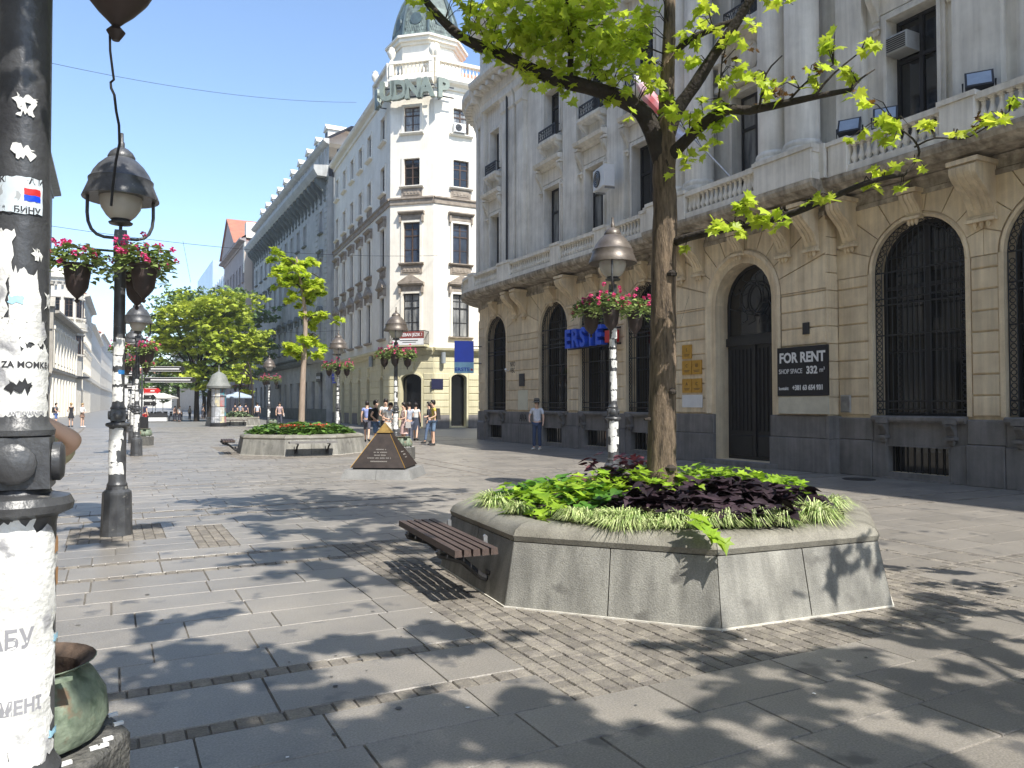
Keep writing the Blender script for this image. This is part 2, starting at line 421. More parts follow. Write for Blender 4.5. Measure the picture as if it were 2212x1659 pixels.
# ---- bedding plants
def leaf_poly(kind):
    if kind == 'heart': return [(0, 0), (.28, -.12), (.46, .12), (.42, .42), (.2, .7), (0, 1), (-.2, .7), (-.42, .42), (-.46, .12), (-.28, -.12)]
    if kind == 'lobed': return [(0, 0), (.5, -.18), (.32, .12), (.55, .38), (.22, .42), (0, 1), (-.22, .42), (-.55, .38), (-.32, .12), (-.5, -.18)]
    if kind == 'maple': return [(0, 0), (.22, -.06), (.52, -.10), (.40, .12), (.64, .30), (.44, .38), (.50, .62), (.24, .56), (.10, .76), (0, 1), (-.10, .76), (-.24, .56), (-.50, .62), (-.44, .38), (-.64, .30), (-.40, .12), (-.52, -.10), (-.22, -.06)]
LP = {k: leaf_poly(k) for k in ('heart', 'lobed', 'maple')}
def leaf(mb, p, d, up, size, kind, m=0, fold=.18):
    "one leaf: base p, pointing along d"
    d = Vector(d).normalized(); sx = d.cross(Vector(up))
    if sx.length < 1e-3: sx = Vector((1, 0, 0))
    sx.normalize(); n = sx.cross(d)
    poly = LP[kind]; cpt = (0, .32)
    vs = [Vector(p) + (sx * cpt[0] + d * cpt[1]) * size - n * fold * .3 * size]
    for (a, b) in poly: vs.append(Vector(p) + (sx * a + d * b + n * (fold * abs(a) - .25 * b * b)) * size)
    k = len(poly); mb.add(vs, [(0, 1 + i, 1 + (i + 1) % k) for i in range(k)], m, False)
def bed_patch(par_c, items, kind, size, dens, seed, hgt=.12):
    "leafy carpet: items = blobs (x, y, r) local to the planter"
    rn = random.Random(seed); mb = MB()
    for (x0, y0, r) in items:
        for _ in range(int(dens * r * r)):
            a = rn.uniform(0, 2 * pi); q = r * math.sqrt(rn.random()); x, y = x0 + q * cos(a), y0 + q * sin(a)
            rr = math.hypot(x, y)
            if rr > 1.78: continue
            base = .80 - .06 * rr * rr; z = base + rn.uniform(.0, hgt) * (1.1 - (q / r) ** 2)
            th = rn.uniform(0, 2 * pi); tilt = rn.uniform(-.5, .55)
            leaf(mb, (x, y, z), (cos(th), sin(th), tilt), (rn.uniform(-.4, .4), rn.uniform(-.4, .4), 1), size * rn.uniform(.65, 1.2), kind)
    return mb
M_lime = mat('lime vine leaf', (.35, .50, .04), .45, (.20, .36, .025), 3, 3, island=.25, transl=.35)
M_green = mat('mid green vine leaf', (.12, .27, .03), .45, (.06, .17, .02), 3, 3, island=.3, transl=.3)
M_purp = mat('purple black leaf', (.042, .024, .032), .5, (.016, .010, .013), 5, 3, island=.4, transl=.05, spec=.35)
M_purr = mat('wine red leaf', (.20, .06, .07), .45, (.09, .03, .04), 5, 3, island=.3, transl=.2)
M_gra = mat('variegated grass', (.66, .70, .36), .5, (.20, .33, .06), 18, 2, island=.5, transl=.25)
def bed(name, label, cat, items, kind, m, size, dens, seed, c=OCT1, hgt=.12):
    o = bed_patch(c, items, kind, size, dens, seed, hgt).build(name, m, None, (c[0], c[1], 0)); return tag(o, label, cat, kind='stuff')
# planter 1; local axes = world axes
def pl(px, py, r, z=.76):
    d = (EYE - z) * FPX / (py - HOR); g_ = ground(px, d); return (g_.x - OCT1[0], g_.y - OCT1[1], r)
bed('lime_vine', 'bright lime green vine spreading over the left and back of the foreground planter', 'vine',
    [pl(*q) for q in ((1075, 1108, .2), (1110, 1100, .26), (1150, 1085, .3), (1120, 1065, .3), (1210, 1068, .35), (1280, 1062, .35), (1350, 1062, .35), (1420, 1052, .35), (1500, 1048, .4), (1570, 1050, .4), (1640, 1047, .42), (1700, 1058, .36), (1480, 1078, .18), (1560, 1036, .35), (1640, 1034, .4), (1690, 1042, .35), (1590, 1042, .4), (1510, 1040, .3))], 'lobed', M_lime, .125, 620, 11, hgt=.2)
bed('green_vine', 'mid green leafy vine in the back left of the foreground planter', 'vine',
    [pl(*q) for q in ((1140, 1050, .35), (1200, 1045, .4), (1270, 1072, .3), (1320, 1080, .25), (1090, 1062, .25))], 'heart', M_green, .13, 600, 12)
bed('purple_vine', 'purple black sweet potato vine heaped in the foreground planter', 'vine',
    [pl(*q) for q in ((1420, 1110, .3), (1400, 1085, .3), (1470, 1090, .38), (1540, 1080, .42), (1600, 1075, .42), (1660, 1085, .4), (1720, 1080, .34), (1560, 1105, .34), (1630, 1110, .32), (1690, 1105, .28), (1410, 1135, .17), (1440, 1125, .2), (1340, 1060, .22))], 'heart', M_purp, .125, 1500, 13, hgt=.20)
bed('red_coleus', 'dark red leaved plants behind the lamp side of the foreground planter', 'plant',
    [pl(*q) for q in ((1300, 1040, .32), (1350, 1036, .36), (1400, 1040, .3))], 'heart', M_purr, .12, 750, 14, hgt=.3)
def grass_mesh(seed, n=330, L=.27):
    rn = random.Random(seed); mb = MB()
    for _ in range(n):
        a = rn.uniform(0, 2 * pi); l = L * rn.uniform(.6, 1.15); sp = rn.uniform(.3, 1.0); b = rn.uniform(0, .05)
        h = l * rn.uniform(.55, .8) * (1.25 - sp * .6); dx, dy = cos(a), sin(a); wv = .0042; tx, ty = -dy * wv, dx * wv
        pts = [(b, 0), (b + l * sp * .28, h * .75), (b + l * sp * .62, h * .9), (b + l * sp * 1.0, h * .45 - .02)]
        vs = []
        for i, (q, z) in enumerate(pts):
            k = (1, 1, .8, .1)[i]; vs += [(dx * q + tx * k, dy * q + ty * k, z), (dx * q - tx * k, dy * q - ty * k, z)]
        mb.add(vs, [(0, 1, 3, 2), (2, 3, 5, 4), (4, 5, 7, 6)], 0, False)
    return mb.mesh('grass_clump', M_gra)
GM = [grass_mesh(s) for s in (1, 2, 3)]
gl = [(1160, 1128, 'grass clump right beside the lime leaves at the planter front left'), (1212, 1136, 'second grass clump from the left along the planter front'), (1268, 1143, 'third grass clump from the left along the planter front'),
      (1325, 1148, 'fourth grass clump from the left along the planter front'), (1378, 1146, 'grass clump just left of the gap of black leaves at the planter front'), (1205, 1108, 'grass clump behind the second front clump'), (1290, 1112, 'grass clump behind the third and fourth front clumps'), (1350, 1116, 'grass clump against the black leaves in the second row'),
      (1452, 1150, 'small grass clump just left of the hanging lime vine tip'), (1500, 1148, 'grass clump half under the hanging lime vine tip'), (1580, 1148, 'grass clump right of the hanging lime vine tip'), (1645, 1144, 'small low grass clump below the purple leaves at right'),
      (1725, 1135, 'grass clump at the right front corner of the planter'), (1775, 1124, 'bushy grass clump at the right end of the planter'), (1815, 1108, 'outermost right grass clump of the planter'), (1765, 1095, 'grass clump behind the right front corner'), (1790, 1078, 'grass clump behind the right end of the purple leaves'),
      (1040, 1092, 'dark grass clump on the left rim above the bench'), (1062, 1070, 'grass clump at the far left corner of the foreground planter'), (1275, 1040, 'wispy grass tuft by the foot of the near right lamp post')]
gl = [(*(lambda v: (v[0] * min(1, 1.68 / math.hypot(v[0], v[1])), v[1] * min(1, 1.68 / math.hypot(v[0], v[1]))))(pl(x, y, 0, .74)), lb) for x, y, lb in gl]
for i, (x, y, lb) in enumerate(gl):
    rr = math.hypot(x, y)
    o = inst('grass_clump', GM[i % 3], None, (OCT1[0] + x, OCT1[1] + y, .64), (random.uniform(-.12, .12), random.uniform(-.12, .12), random.uniform(0, 6)), (lambda q: (q, q, q * random.uniform(.6, .85)))(random.uniform(.85, 1.15)))
    tag(o, 'variegated ' + lb, 'ornamental grass', 'variegated grass clumps in the planter')
# the single lime leaf trail hanging over the front rim
mb = MB(); rn = random.Random(5); vt_ = pl(1530, 1145, 0, .70)
for i in range(9):
    leaf(mb, (vt_[0] + rn.uniform(-.06, .06) + i * .008, vt_[1] + .22 - i * .035, .78 - i * .017), (rn.uniform(-.6, .6), -1, -.5 + rn.uniform(-.4, .4)), (0, -.4, 1), .13, 'lobed')
tag(mb.build('vine_tip', M_lime, None, (OCT1[0], OCT1[1], 0)), 'single lime vine tip hanging at the front rim of the foreground planter', 'vine')
# planter 2 and 3
bed('leafy_bedding', 'low green bedding plants filling the second planter', 'bedding plants', [(-1, 0, .8), (0, -.8, .85), (.95, 0, .8), (0, .6, .9), (0, 0, .9), (-.9, -.9, .8), (.9, -.9, .8), (1.2, .3, .7), (-1.2, .4, .7), (0, -1.2, .7)], 'heart', mat('bedding green', (.16, .28, .05), .45, (.05, .11, .02), 3, 3, island=.35, transl=.25), .19, 620, 21, OCT2, .2)
mb = MB(); rn = random.Random(8)
for (cx, cy) in ((-.75, -1.2), (-.45, -1.15), (.25, -1.0), (.35, -1.2)):
    for _ in range(60): leaf(mb, (cx + rn.gauss(0, .12), cy + rn.gauss(0, .1), .86 + rn.uniform(0, .1)), (rn.gauss(0, 1), rn.gauss(0, 1), .4), (0, 0, 1), .05, 'heart')
tag(mb.build('red_flowers', mat('scarlet petal', (.6, .05, .03), .5, island=.2), None, (OCT2[0], OCT2[1], 0)), 'scarlet flowers among the green bedding of the second planter', 'flowers', kind='stuff')
bed('far_bedding', 'grey green shrubby bedding in the far planter', 'bedding plants', [(0, -.6, 1), (-.9, -.3, .8), (.6, 0, .9)], 'heart', mat('grey green leaf', (.2, .26, .13), .6, (.1, .14, .07), 3, 3, island=.3), .22, 160, 22, (8.3, 62.5), .3)
# ---------------------------------------------------------------- facade helpers (local: x along, -y outwards, z up)
def arc_pts(xc, zs, r, a0=0, a1=pi, n=14): return [(xc + r * cos(a0 + (a1 - a0) * i / n), zs + r * sin(a0 + (a1 - a0) * i / n)) for i in range(n + 1)]
def wall(mb, x0, x1, z0, z1, holes, y=0.0, rev=.35, m=0):
    "holes: (xa, xb, za, zb, arched) ; real openings with reveals"
    xs = sorted({x0, x1, *[h[0] for h in holes], *[h[1] for h in holes]}); zs = sorted({z0, z1, *[h[2] for h in holes], *[h[3] for h in holes]})
    for i in range(len(xs) - 1):
        for j in range(len(zs) - 1):
            cx, cz = (xs[i] + xs[i + 1]) / 2, (zs[j] + zs[j + 1]) / 2
            if not any(h[0] < cx < h[1] and h[2] < cz < h[3] for h in holes):
                mb.add([(xs[i], y, zs[j]), (xs[i + 1], y, zs[j]), (xs[i + 1], y, zs[j + 1]), (xs[i], y, zs[j + 1])], [(0, 1, 2, 3)], m)
    for (a, b, c, d, arch) in holes:
        if not arch:
            loop = [(a, c), (b, c), (b, d), (a, d)]
        else:
            r = (b - a) / 2; zsp = d - r * arch; xc = (a + b) / 2
            arc = [(xc + r * cos(t), zsp + r * arch * sin(t)) for t in [pi * k / 12 for k in range(13)]]
            for k in range(12):
                p, q = arc[k], arc[k + 1]
                mb.add([(p[0], y, p[1]), (p[0], y, d), (q[0], y, d), (q[0], y, q[1])], [(0, 1, 2, 3)], m)
            loop = [(a, c), (b, c)] + arc
        n = len(loop)
        for k in range(n):
            p, q = loop[k], loop[(k + 1) % n]
            if abs(p[0] - q[0]) + abs(p[1] - q[1]) < 1e-6: continue
            mb.add([(p[0], y, p[1]), (q[0], y, q[1]), (q[0], y + rev, q[1]), (p[0], y + rev, p[1])], [(3, 2, 1, 0)], m)
_WC = {}
def window(par, x, z, w_, h, y=.22, arch=0, style='cross', fm=None, gm=None):
    "window object (frame) with pane child, lower left at (x, z)"
    fm = fm or M_framed; gm = gm or M_win
    key = (round(w_, 3), round(h, 3), arch, style, fm.name)
    if key not in _WC:
        mb = MB(); t = .07; yy = (0, .07)
        if arch:
            r = w_ / 2; zsp = h - r * arch
            for k in range(10):
                a, b = pi * k / 10, pi * (k + 1) / 10
                o = [(r + r * cos(a), zsp + r * arch * sin(a)), (r + r * cos(b), zsp + r * arch * sin(b))]; ri = r - t
                i_ = [(r + ri * cos(a), zsp + ri * arch * sin(a)), (r + ri * cos(b), zsp + ri * arch * sin(b))]
                mb.xz([o[0], o[1], i_[1], i_[0]], *yy)
        else: zsp = h; mb.box(0, w_, *yy, h - t, h)
        mb.box(0, t, *yy, 0, zsp - (0 if arch else t)); mb.box(w_ - t, w_, *yy, 0, zsp - (0 if arch else t)); mb.box(t, w_ - t, *yy, 0, t)
        if style != 'single': mb.box(w_ / 2 - .045, w_ / 2 + .045, -.012, .06, t, h - t)
        if style in ('cross', 'sash'): mb.box(t, w_ - t, -.006, .064, h * .66, h * .66 + .08)
        if style == 'sash':
            for q in (.33, .83): mb.box(t, w_ - t, .01, .05, h * q, h * q + .035)
        fmesh = mb.mesh('window', fm)
        g2 = MB()
        if arch: g2.add([(0, .04, 0), (w_, .04, 0)] + [(p[0], .04, p[1]) for p in [(w_ / 2 + w_ / 2 * cos(k * pi / 12), zsp + w_ / 2 * arch * sin(k * pi / 12)) for k in range(13)]], [tuple(range(15))])
        else: g2.add([(0, .04, 0), (w_, .04, 0), (w_, .04, h), (0, .04, h)], [(0, 1, 2, 3)])
        _WC[key] = (fmesh, g2)
    fmesh, g2 = _WC[key]
    k2 = key + (gm.name,)
    if k2 not in _WC: _WC[k2] = g2.mesh('pane', gm)
    o = inst('window', fmesh, par, (x, y, z)); inst('pane', _WC[k2], o)
    return o
def cornice(par, x0, x1, z, prof, m, name='cornice', ends=True):
    "prof = [(y, dz)...] section, closed back to the wall"
    mb = MB(); mb.yz([(p[0], z + p[1]) for p in prof], x0, x1); return mb.build(name, m, par)
def scroll(name, m, w_, h, d):
    "console bracket hanging below z=0, proud of the wall"
    pts = [(0, 0), (-d, 0)]
    for i in range(9):
        t = i / 8; pts.append((-d * (1 - t) ** 1.15 * (1 + .22 * sin(t * 2 * pi)) - .07 * (1 - .2 * t), -.06 * h - t * h * .86))
    pts += [(-.12, -h * .95), (-.10, -h), (0, -h)]
    mb = MB(); mb.yz(pts, -w_ / 2, w_ / 2)
    for q in (-.28, 0, .28): 
        mb.yz([(y - .018, z) for y, z in pts[2:10]] + [(y + .02, z) for y, z in pts[2:10]][::-1], q * w_ - .03, q * w_ + .03)
    mb.box(-w_ / 2 - .05, w_ / 2 + .05, -d - .07, 0, 0.002, .09)
    mb.box(-w_ / 2 - .03, w_ / 2 + .03, -.16, 0, -h - .06, -h + .0)
    for q in (-.25, 0, .25): mb.lathe([(.035, 0), (.05, -.05), (.02, -.11), (.0, -.13)], (q * w_, -.07, -h - .06), 6)
    return mb.mesh(name, m)
def bal_mesh(m, h=.5):
    mb = MB(); s = h / .5
    mb.box(-.06, .06, -.06, .06, 0, .04 * s); mb.lathe([(.045, .04 * s), (.05, .07 * s), (.078, .14 * s), (.08, .19 * s), (.05, .28 * s), (.034, .38 * s), (.05, .42 * s), (.034, .44 * s), (.05, .46 * s)], (0, 0, 0), 8)
    mb.box(-.055, .055, -.055, .055, .46 * s, .5 * s); return mb.mesh('baluster', m)

# ================================================================ the bank
bank = thing('bank_building', 'long grand bank building with sandstone arches, grey upper floors and rounded corner, at right', 'building', (15.1, 40, 0), -pi / 2)
U = lambda Y: 40 - Y
AR = []                                              # arched windows: (centre Y, half width)
for cY, hw in ((30.5, 1.0), (25.5, 1.05), (22.55, 1.05), (19.75, 1.0), (10.42, 1.06), (7.55, 1.06), (4.68, 1.06)): AR.append((U(cY), hw))
ZS, ZT = 4.52, 5.58; ZSILL = 1.36
DOOR = (U(15.17), 1.02)
holes = [(c - h, c + h, ZSILL, 4.52 + h, 1) for c, h in AR] + [(c - .72, c + .72, .14, .72, 0) for c, h in AR]
mb = MB(); wall(mb, U(31.6), U(18.0), 0, 6.3, [h for h in holes if h[1] < U(18)], 0, .45)
wall(mb, U(12.45), U(-16), 0, 6.3, [h for h in holes if h[0] > U(12.45)], 0, .45)
PY = -.34                                            # portico plane
wall(mb, U(18.0), U(12.45), 0, 6.3, [(DOOR[0] - DOOR[1], DOOR[0] + DOOR[1], .12, 5.35, 1)], PY, 1.0)
for x, s in ((U(18.0), 1), (U(12.45), -1)): mb.add([(x, PY, 0), (x, 0, 0), (x, 0, 6.3), (x, PY, 6.3)], [(0, 1, 2, 3) if s < 0 else (3, 2, 1, 0)])
mb.build('wall', M_bank, bank)
# rounded corner tower wall
TC = (U(31.6), 3.0)                                  # centre, local; the wall leaves the facade tangentially
def on_arc(r, t): return (TC[0] - r * sin(t), TC[1] - r * cos(t))
def ring(mb, prof, t0=0, t1=R(95), n=14, m=0, smooth=True):
    "prof: closed list of (radius, z)"
    k = len(prof); vs = []
    for i in range(n + 1):
        t = t0 + (t1 - t0) * i / n
        for (r, z) in prof: x, y = on_arc(r, t); vs.append((x, y, z))
    fs = [(i * k + j, i * k + (j + 1) % k, (i + 1) * k + (j + 1) % k, (i + 1) * k + j) for i in range(n) for j in range(k)]
    fs += [tuple(range(k)), tuple(n * k + j for j in range(k))[::-1]]
    mb.add(vs, fs, m, smooth)
mb = MB(); ring(mb, [(2.5, 0), (3.0, 0), (3.0, 6.3), (2.5, 6.3)]); mb.build('corner_wall', M_bank, bank)
for k in range(10):
    mb = MB(); ring(mb, [(2.9, ZSILL + k * .415 + .02), (3.045, ZSILL + k * .415 + .02), (3.045, ZSILL + k * .415 + .4), (2.9, ZSILL + k * .415 + .4)]); mb.build('stone_band', M_bank, bank)
mb = MB(); ring(mb, [(2.9, 0), (3.12, 0), (3.12, .8), (3.07, .86), (3.07, 1.3), (2.9, 1.3)]); mb.build('corner_plinth', M_plinth, bank)
# plinth pieces
PL = []
def plinth(xa, xb, y=0.0):
    mb = MB(); mb.panel(xa + .004, xb - .004, 0, .80, y, y - .12, .012); mb.build('plinth_stone', M_plinth, bank)
    mb = MB(); mb.panel(xa + .004, xb - .004, .805, 1.30, y, y - .075, .02); mb.build('plinth_stone', M_plinth, bank)
edges = [U(31.6)]
for c, h in AR[:4]: edges += [c - h, c + h]
edges.append(U(18.0) - .0)
for i in range(0, len(edges), 2): plinth(edges[i], edges[i + 1])
for (a, b) in ((U(18.0), DOOR[0] - DOOR[1]), (DOOR[0] + DOOR[1], U(12.45))):
    mb = MB(); mb.panel(a + .0, b - .0, 0, .80, PY, PY - .12, .012); mb.build('plinth_stone', M_plinth, bank)
    mb = MB(); mb.panel(a + .0, b - .0, .805, 1.34, PY, PY - .09, .02); mb.build('plinth_stone', M_plinth, bank)
edges = [U(12.45) + .004]
for c, h in AR[4:]: edges += [c - h, c + h]
edges.append(U(-16))
for i in range(0, len(edges), 2): plinth(edges[i], edges[i + 1])
M_grille = mat('wrought iron grille', (.018, .019, .020), .5, (.01, .01, .012), 8, spec=.5)
sc_small = scroll('sill_bracket', M_plinth, .16, .26, .10)
for c, h in AR:
    for (a, b) in ((c - h, c - .722), (c + .722, c + h)):      # plinth beside the basement light
        mb = MB(); mb.panel(a + .003, b, 0, .78, 0, -.10, .01); mb.build('plinth_stone', M_plinth, bank)
    mb = MB(); mb.box(c - .72, c + .72, -.09, 0, 0, .138); mb.box(c - h, c + h, -.04, .15, .722, 1.22); mb.build('apron', M_plinth, bank)
    mb = MB(); mb.yz([(0, 1.22), (-.12, 1.22), (-.15, 1.27), (-.15, 1.33), (-.10, 1.36), (0.44, 1.36), (.44, 1.30), (0, 1.30)], c - h + .003, c + h - .003); mb.build('sill', M_plinth, bank)
    for s in (-.72, .72): inst('sill_bracket', sc_small, bank, (c + s * h, -.04, 1.20))
    MB().box(c - .719, c - .69, -.09, .19, .141, .70).box(c + .69, c + .719, -.09, .19, .141, .70).box(c - .719, c + .719, -.09, .19, .70, .7195).build('basement_lining', M_plinth, bank)
    o = MB().box(c - .72, c + .72, .20, .24, .14, .72).build('basement_light', M_win, bank)
    for q in range(9):
        MB().box(c - .66 + q * .165 - .012, c - .66 + q * .165 + .012, .08, .105, .14, .72).build('grille_bar', M_grille, o)
    mb = MB(); mb.box(c - .8, c + .8, -.2, -.101, .0, .035); mb.build('ledge', M_plinth, bank)
# rusticated blocks
NCR = 10; CH = .415
def course(xa, xb, z0, z1, y, t=.045):
    mb = MB(); mb.panel(xa + .009, xb - .009, z0 + .011, z1 - .011, y, y - t, .02); mb.build('stone_block', M_bank, bank)
def pier_blocks(xa, xb, y=0.0, ztop=4.52, left_arch=None, right_arch=None):
    z = ZSILL; k = 0
    while z < ztop - .05:
        course(xa, xb, z, z + CH if z + CH < ztop - .1 else ztop, y); z = z + CH if z + CH < ztop - .1 else ztop; k += 1
def voussoirs(c, r, xa, xb, zs, zt, y=0.0, n=9, t=.045):
    "radiating stones between the arch and the rectangle xa..xb, zs..zt, stepping out to level courses"
    def border(th):
        dx, dz = cos(th), sin(th); ts = []
        if dx > 1e-6: ts.append((xb - c) / dx)
        if dx < -1e-6: ts.append((xa - c) / dx)
        if dz > 1e-6: ts.append((zt - zs) / dz)
        q = min(ts); return (c + dx * q, zs + dz * q)
    corner = [math.atan2(zt - zs, xb - c), math.atan2(zt - zs, xa - c)]
    for k in range(n):
        a0, a1 = pi * k / n + .008, pi * (k + 1) / n - .008
        if k == 0: a0 = .002
        if k == n - 1: a1 = pi - .002
        inner = [(c + (r + .012) * cos(a0 + (a1 - a0) * j / 3), zs + (r + .012) * sin(a0 + (a1 - a0) * j / 3)) for j in range(4)]
        outer = [border(a0)] + [(border(q)) for q in sorted(corner) if a0 < q < a1] + [border(a1)]
        mb = MB(); mb.xz(inner + outer[::-1], y - t, y - .001); mb.build('stone_block', M_bank, bank)
ZV = 6.02
def arch_bay(c, h, xa, xb):
    voussoirs(c, h + .10, xa, xb, 4.52, ZV)
    mb = MB(); pr = [(h + .10, -.02), (h + .05, -.07), (h, -.05), (h, .0)]
    n = 16; vs = []; 
    for i in range(n + 1):
        a = pi * i / n
        for (rr, yy) in pr: vs.append((c + rr * cos(a), yy, 4.52 + rr * sin(a)))
    mb.add(vs, [(i * 4 + j, i * 4 + j + 1, (i + 1) * 4 + j + 1, (i + 1) * 4 + j) for i in range(n) for j in range(3)], 0, True)
    mb.box(c - h - .10, c - h, -.05, 0, ZSILL, 4.52); mb.box(c + h, c + h + .10, -.05, 0, ZSILL, 4.52)
    mb.build('archivolt', M_bank, bank)
xs_l = [U(31.6)] + [(AR[i][0] + AR[i][1] + AR[i + 1][0] - AR[i + 1][1]) / 2 for i in range(3)] + [U(18.0)]
for i in range(4):
    c, h = AR[i]; arch_bay(c, h, xs_l[i] + .005, xs_l[i + 1] - .005)
    if i == 0: pier_blocks(xs_l[0], c - h - .10)
    else: pier_blocks(AR[i - 1][0] + AR[i - 1][1] + .10, c - h - .10)
pier_blocks(AR[3][0] + AR[3][1] + .10, U(18.0) - .05)
xs_r = [U(12.45)] + [(AR[i][0] + AR[i][1] + AR[i + 1][0] - AR[i + 1][1]) / 2 for i in (4, 5)] + [AR[6][0] + 1.45]
for k, i in enumerate((4, 5, 6)):
    c, h = AR[i]; arch_bay(c, h, xs_r[k] + .005, xs_r[k + 1] - .005)
    if i == 4: pier_blocks(U(12.45) + .05, c - h - .10)
    else: pier_blocks(AR[i - 1][0] + AR[i - 1][1] + .10, c - h - .10)
pier_blocks(AR[6][0] + AR[6][1] + .1, AR[6][0] + 1.45)
# portico: deep moulded door arch with blocks either side
dc, dr = DOOR
DRO = dr + .34
for (a, b) in ((U(18.0) + .0, dc - DRO), (dc + DRO, U(12.45) - .0)):
    z = 1.36
    while z < 4.32: course(a, b, z, min(z + CH, 4.33), PY); z += CH
    # return face blocks
for x, s in ((U(18.0), -1), (U(12.45), 1)):
    z = 1.36
    while z < 5.9:
        mb = MB(); xx = (x - .045, x) if s < 0 else (x, x + .045); mb.box(xx[0], xx[1], PY - .04, -.0, z + .011, z + CH - .011); mb.build('stone_block', M_bank, bank); z += CH
voussoirs(dc, DRO, U(18.0), U(12.45), 4.33, ZV, PY, 11)
mb = MB(); n = 20; pr = [(DRO, -.05), (DRO - .04, -.11), (DRO - .12, -.11), (DRO - .16, -.02), (DRO - .26, .05), (dr + .02, .06), (dr - .005, .12), (dr - .005, .3)]
vs = []
for i in range(n + 1):
    a = pi * i / n
    for (rr, yy) in pr: vs.append((dc + rr * cos(a), PY + yy, 4.33 + rr * sin(a)))
kk = len(pr); mb.add(vs, [(i * kk + j, i * kk + j + 1, (i + 1) * kk + j + 1, (i + 1) * kk + j) for i in range(n) for j in range(kk - 1)], 0, True)
for s in (-1, 1):
    v2 = []
    for zz in (1.36, 4.33):
        for (rr, yy) in pr: v2.append((dc + s * rr, PY + yy, zz))
    mb.add(v2, [(j, j + 1, kk + j + 1, kk + j) for j in range(kk - 1)], 0, False)
mb.build('door_surround', M_bank, bank)
MB().box(U(12.45), U(12.45) + .12, PY - .12, -.0, 0, .80).build('plinth_stone', M_plinth, bank); MB().box(U(12.45), U(12.45) + .09, PY - .09, -.0, .805, 1.34).build('plinth_stone', M_plinth, bank)
# the door: double iron door with glazed fanlight
door = MB()
door.box(dc - dr, dc + dr, .12, .18, .12, 3.2); door.box(dc - .05, dc + .05, .06, .12, .2, 3.2); door.box(dc - dr, dc + dr, .04, .16, 3.2, 3.42)
dobj = door.build('door', M_framed, bank)
for s in (-1, 1):
    for q in range(6):
        x = dc + s * (.16 + q * .14)
        MB().tube([(x, .095, .9), (x, .095, 3.1)], .018, 6).build('door_bar', M_grille, dobj)
    mb = MB(); mb.panel(dc + (.1 if s > 0 else -.95), dc + (.95 if s > 0 else -.1), .22, .78, .12, .085, .03); mb.build('door_panel', M_framed, dobj)
fan = window(bank, dc - dr, 3.42, dr * 2, 1.93, .10, 1, 'single')
mb = MB()
for rr, cz in ((.42, 4.45), (.34, 4.45)): mb.tube([(dc + rr * cos(a * pi / 10), -.0, cz + rr * 1.1 * sin(a * pi / 10)) for a in range(21)], .018, 5)
for a in range(8):
    t = a * pi / 4 + .3; mb.tube([(dc + .4 * cos(t), 0, 4.45 + .42 * sin(t)), (dc + .62 * cos(t + .25), 0, 4.45 + .6 * sin(t + .25)), (dc + .85 * cos(t), 0, 4.45 + .75 * sin(t))], .014, 5)
mb.build('fanlight_scrollwork', M_grille, bank)
# steps
for k in range(1): MB().box(dc - 1.3, dc + 1.3, PY - .35, PY - .121, 0, .12).build('step', M_plinth, bank)
MB().box(dc - dr, dc + dr, PY - .12, .2, 0.001, .118).build('threshold', M_plinth, bank)
# arched windows with iron grilles of bars and rings
ringm = MB(); pts = [(.052 * cos(a * pi / 5), 0, .052 * sin(a * pi / 5)) for a in range(11)]; ringm.tube(pts, .010, 4); ringmesh = ringm.mesh('grille_ring', M_grille)
for wi, (c, h) in enumerate(AR):
    if wi == 6: 
        window(bank, c - h, ZSILL, 2 * h, 4.52 + h - ZSILL, .36, 1); continue
    near = wi in (4, 5)
    gm = M_win if wi in (0, ) else M_win
    wo = window(bank, c - h, ZSILL, 2 * h, 4.52 + h - ZSILL, .36, 1, 'sash')
    nb = 15 if near else 13
    iw = h - .17
    for q in range(nb):
        x = -iw + 2 * iw * q / (nb - 1); top = 4.52 + math.sqrt(max(0, iw * iw - x * x)) - ZSILL
        MB().tube([(h + x, -.30, .04), (h + x, -.30, top)], .0115, 4).build('grille_bar', M_grille, wo)
    for z in (.12, .30, 1.75, 2.42, 2.56, 3.14):
        MB().box(.04, 2 * h - .04, -.315, -.285, z, z + .03).build('grille_rail', M_grille, wo)
    mb = MB()
    for rr in (h - .02, iw):
        mb.tube([(h + rr * cos(pi * k / 18), -.30, 4.52 - ZSILL + rr * sin(pi * k / 18)) for k in range(19)], .012, 4)
        for s in (-1, 1): mb.tube([(h + s * rr, -.30, .02), (h + s * rr, -.30, 4.52 - ZSILL)], .012, 4)
    mb.build('grille_border', M_grille, wo)
    rad = h - .095
    posr = []
    for s in (-1, 1):
        n_ = int((4.52 - ZSILL - .1) / .125)
        posr += [(h + s * rad, .1 + k * .125) for k in range(n_)]
    n_ = int(pi * rad / .125); posr += [(h + rad * cos(pi * (k + .5) / n_), 4.52 - ZSILL + rad * sin(pi * (k + .5) / n_)) for k in range(n_)]
    if near:
        for (x, z) in posr: inst('grille_ring', ringmesh, wo, (x, -.30, z))
    else:
        mb = MB()
        for (x, z) in posr: mb.tube([(x + p[0] * 1.1, -.30, z + p[2] * 1.1) for p in pts[::2]], .011, 4)
        mb.build('grille_rings', M_grille, wo)
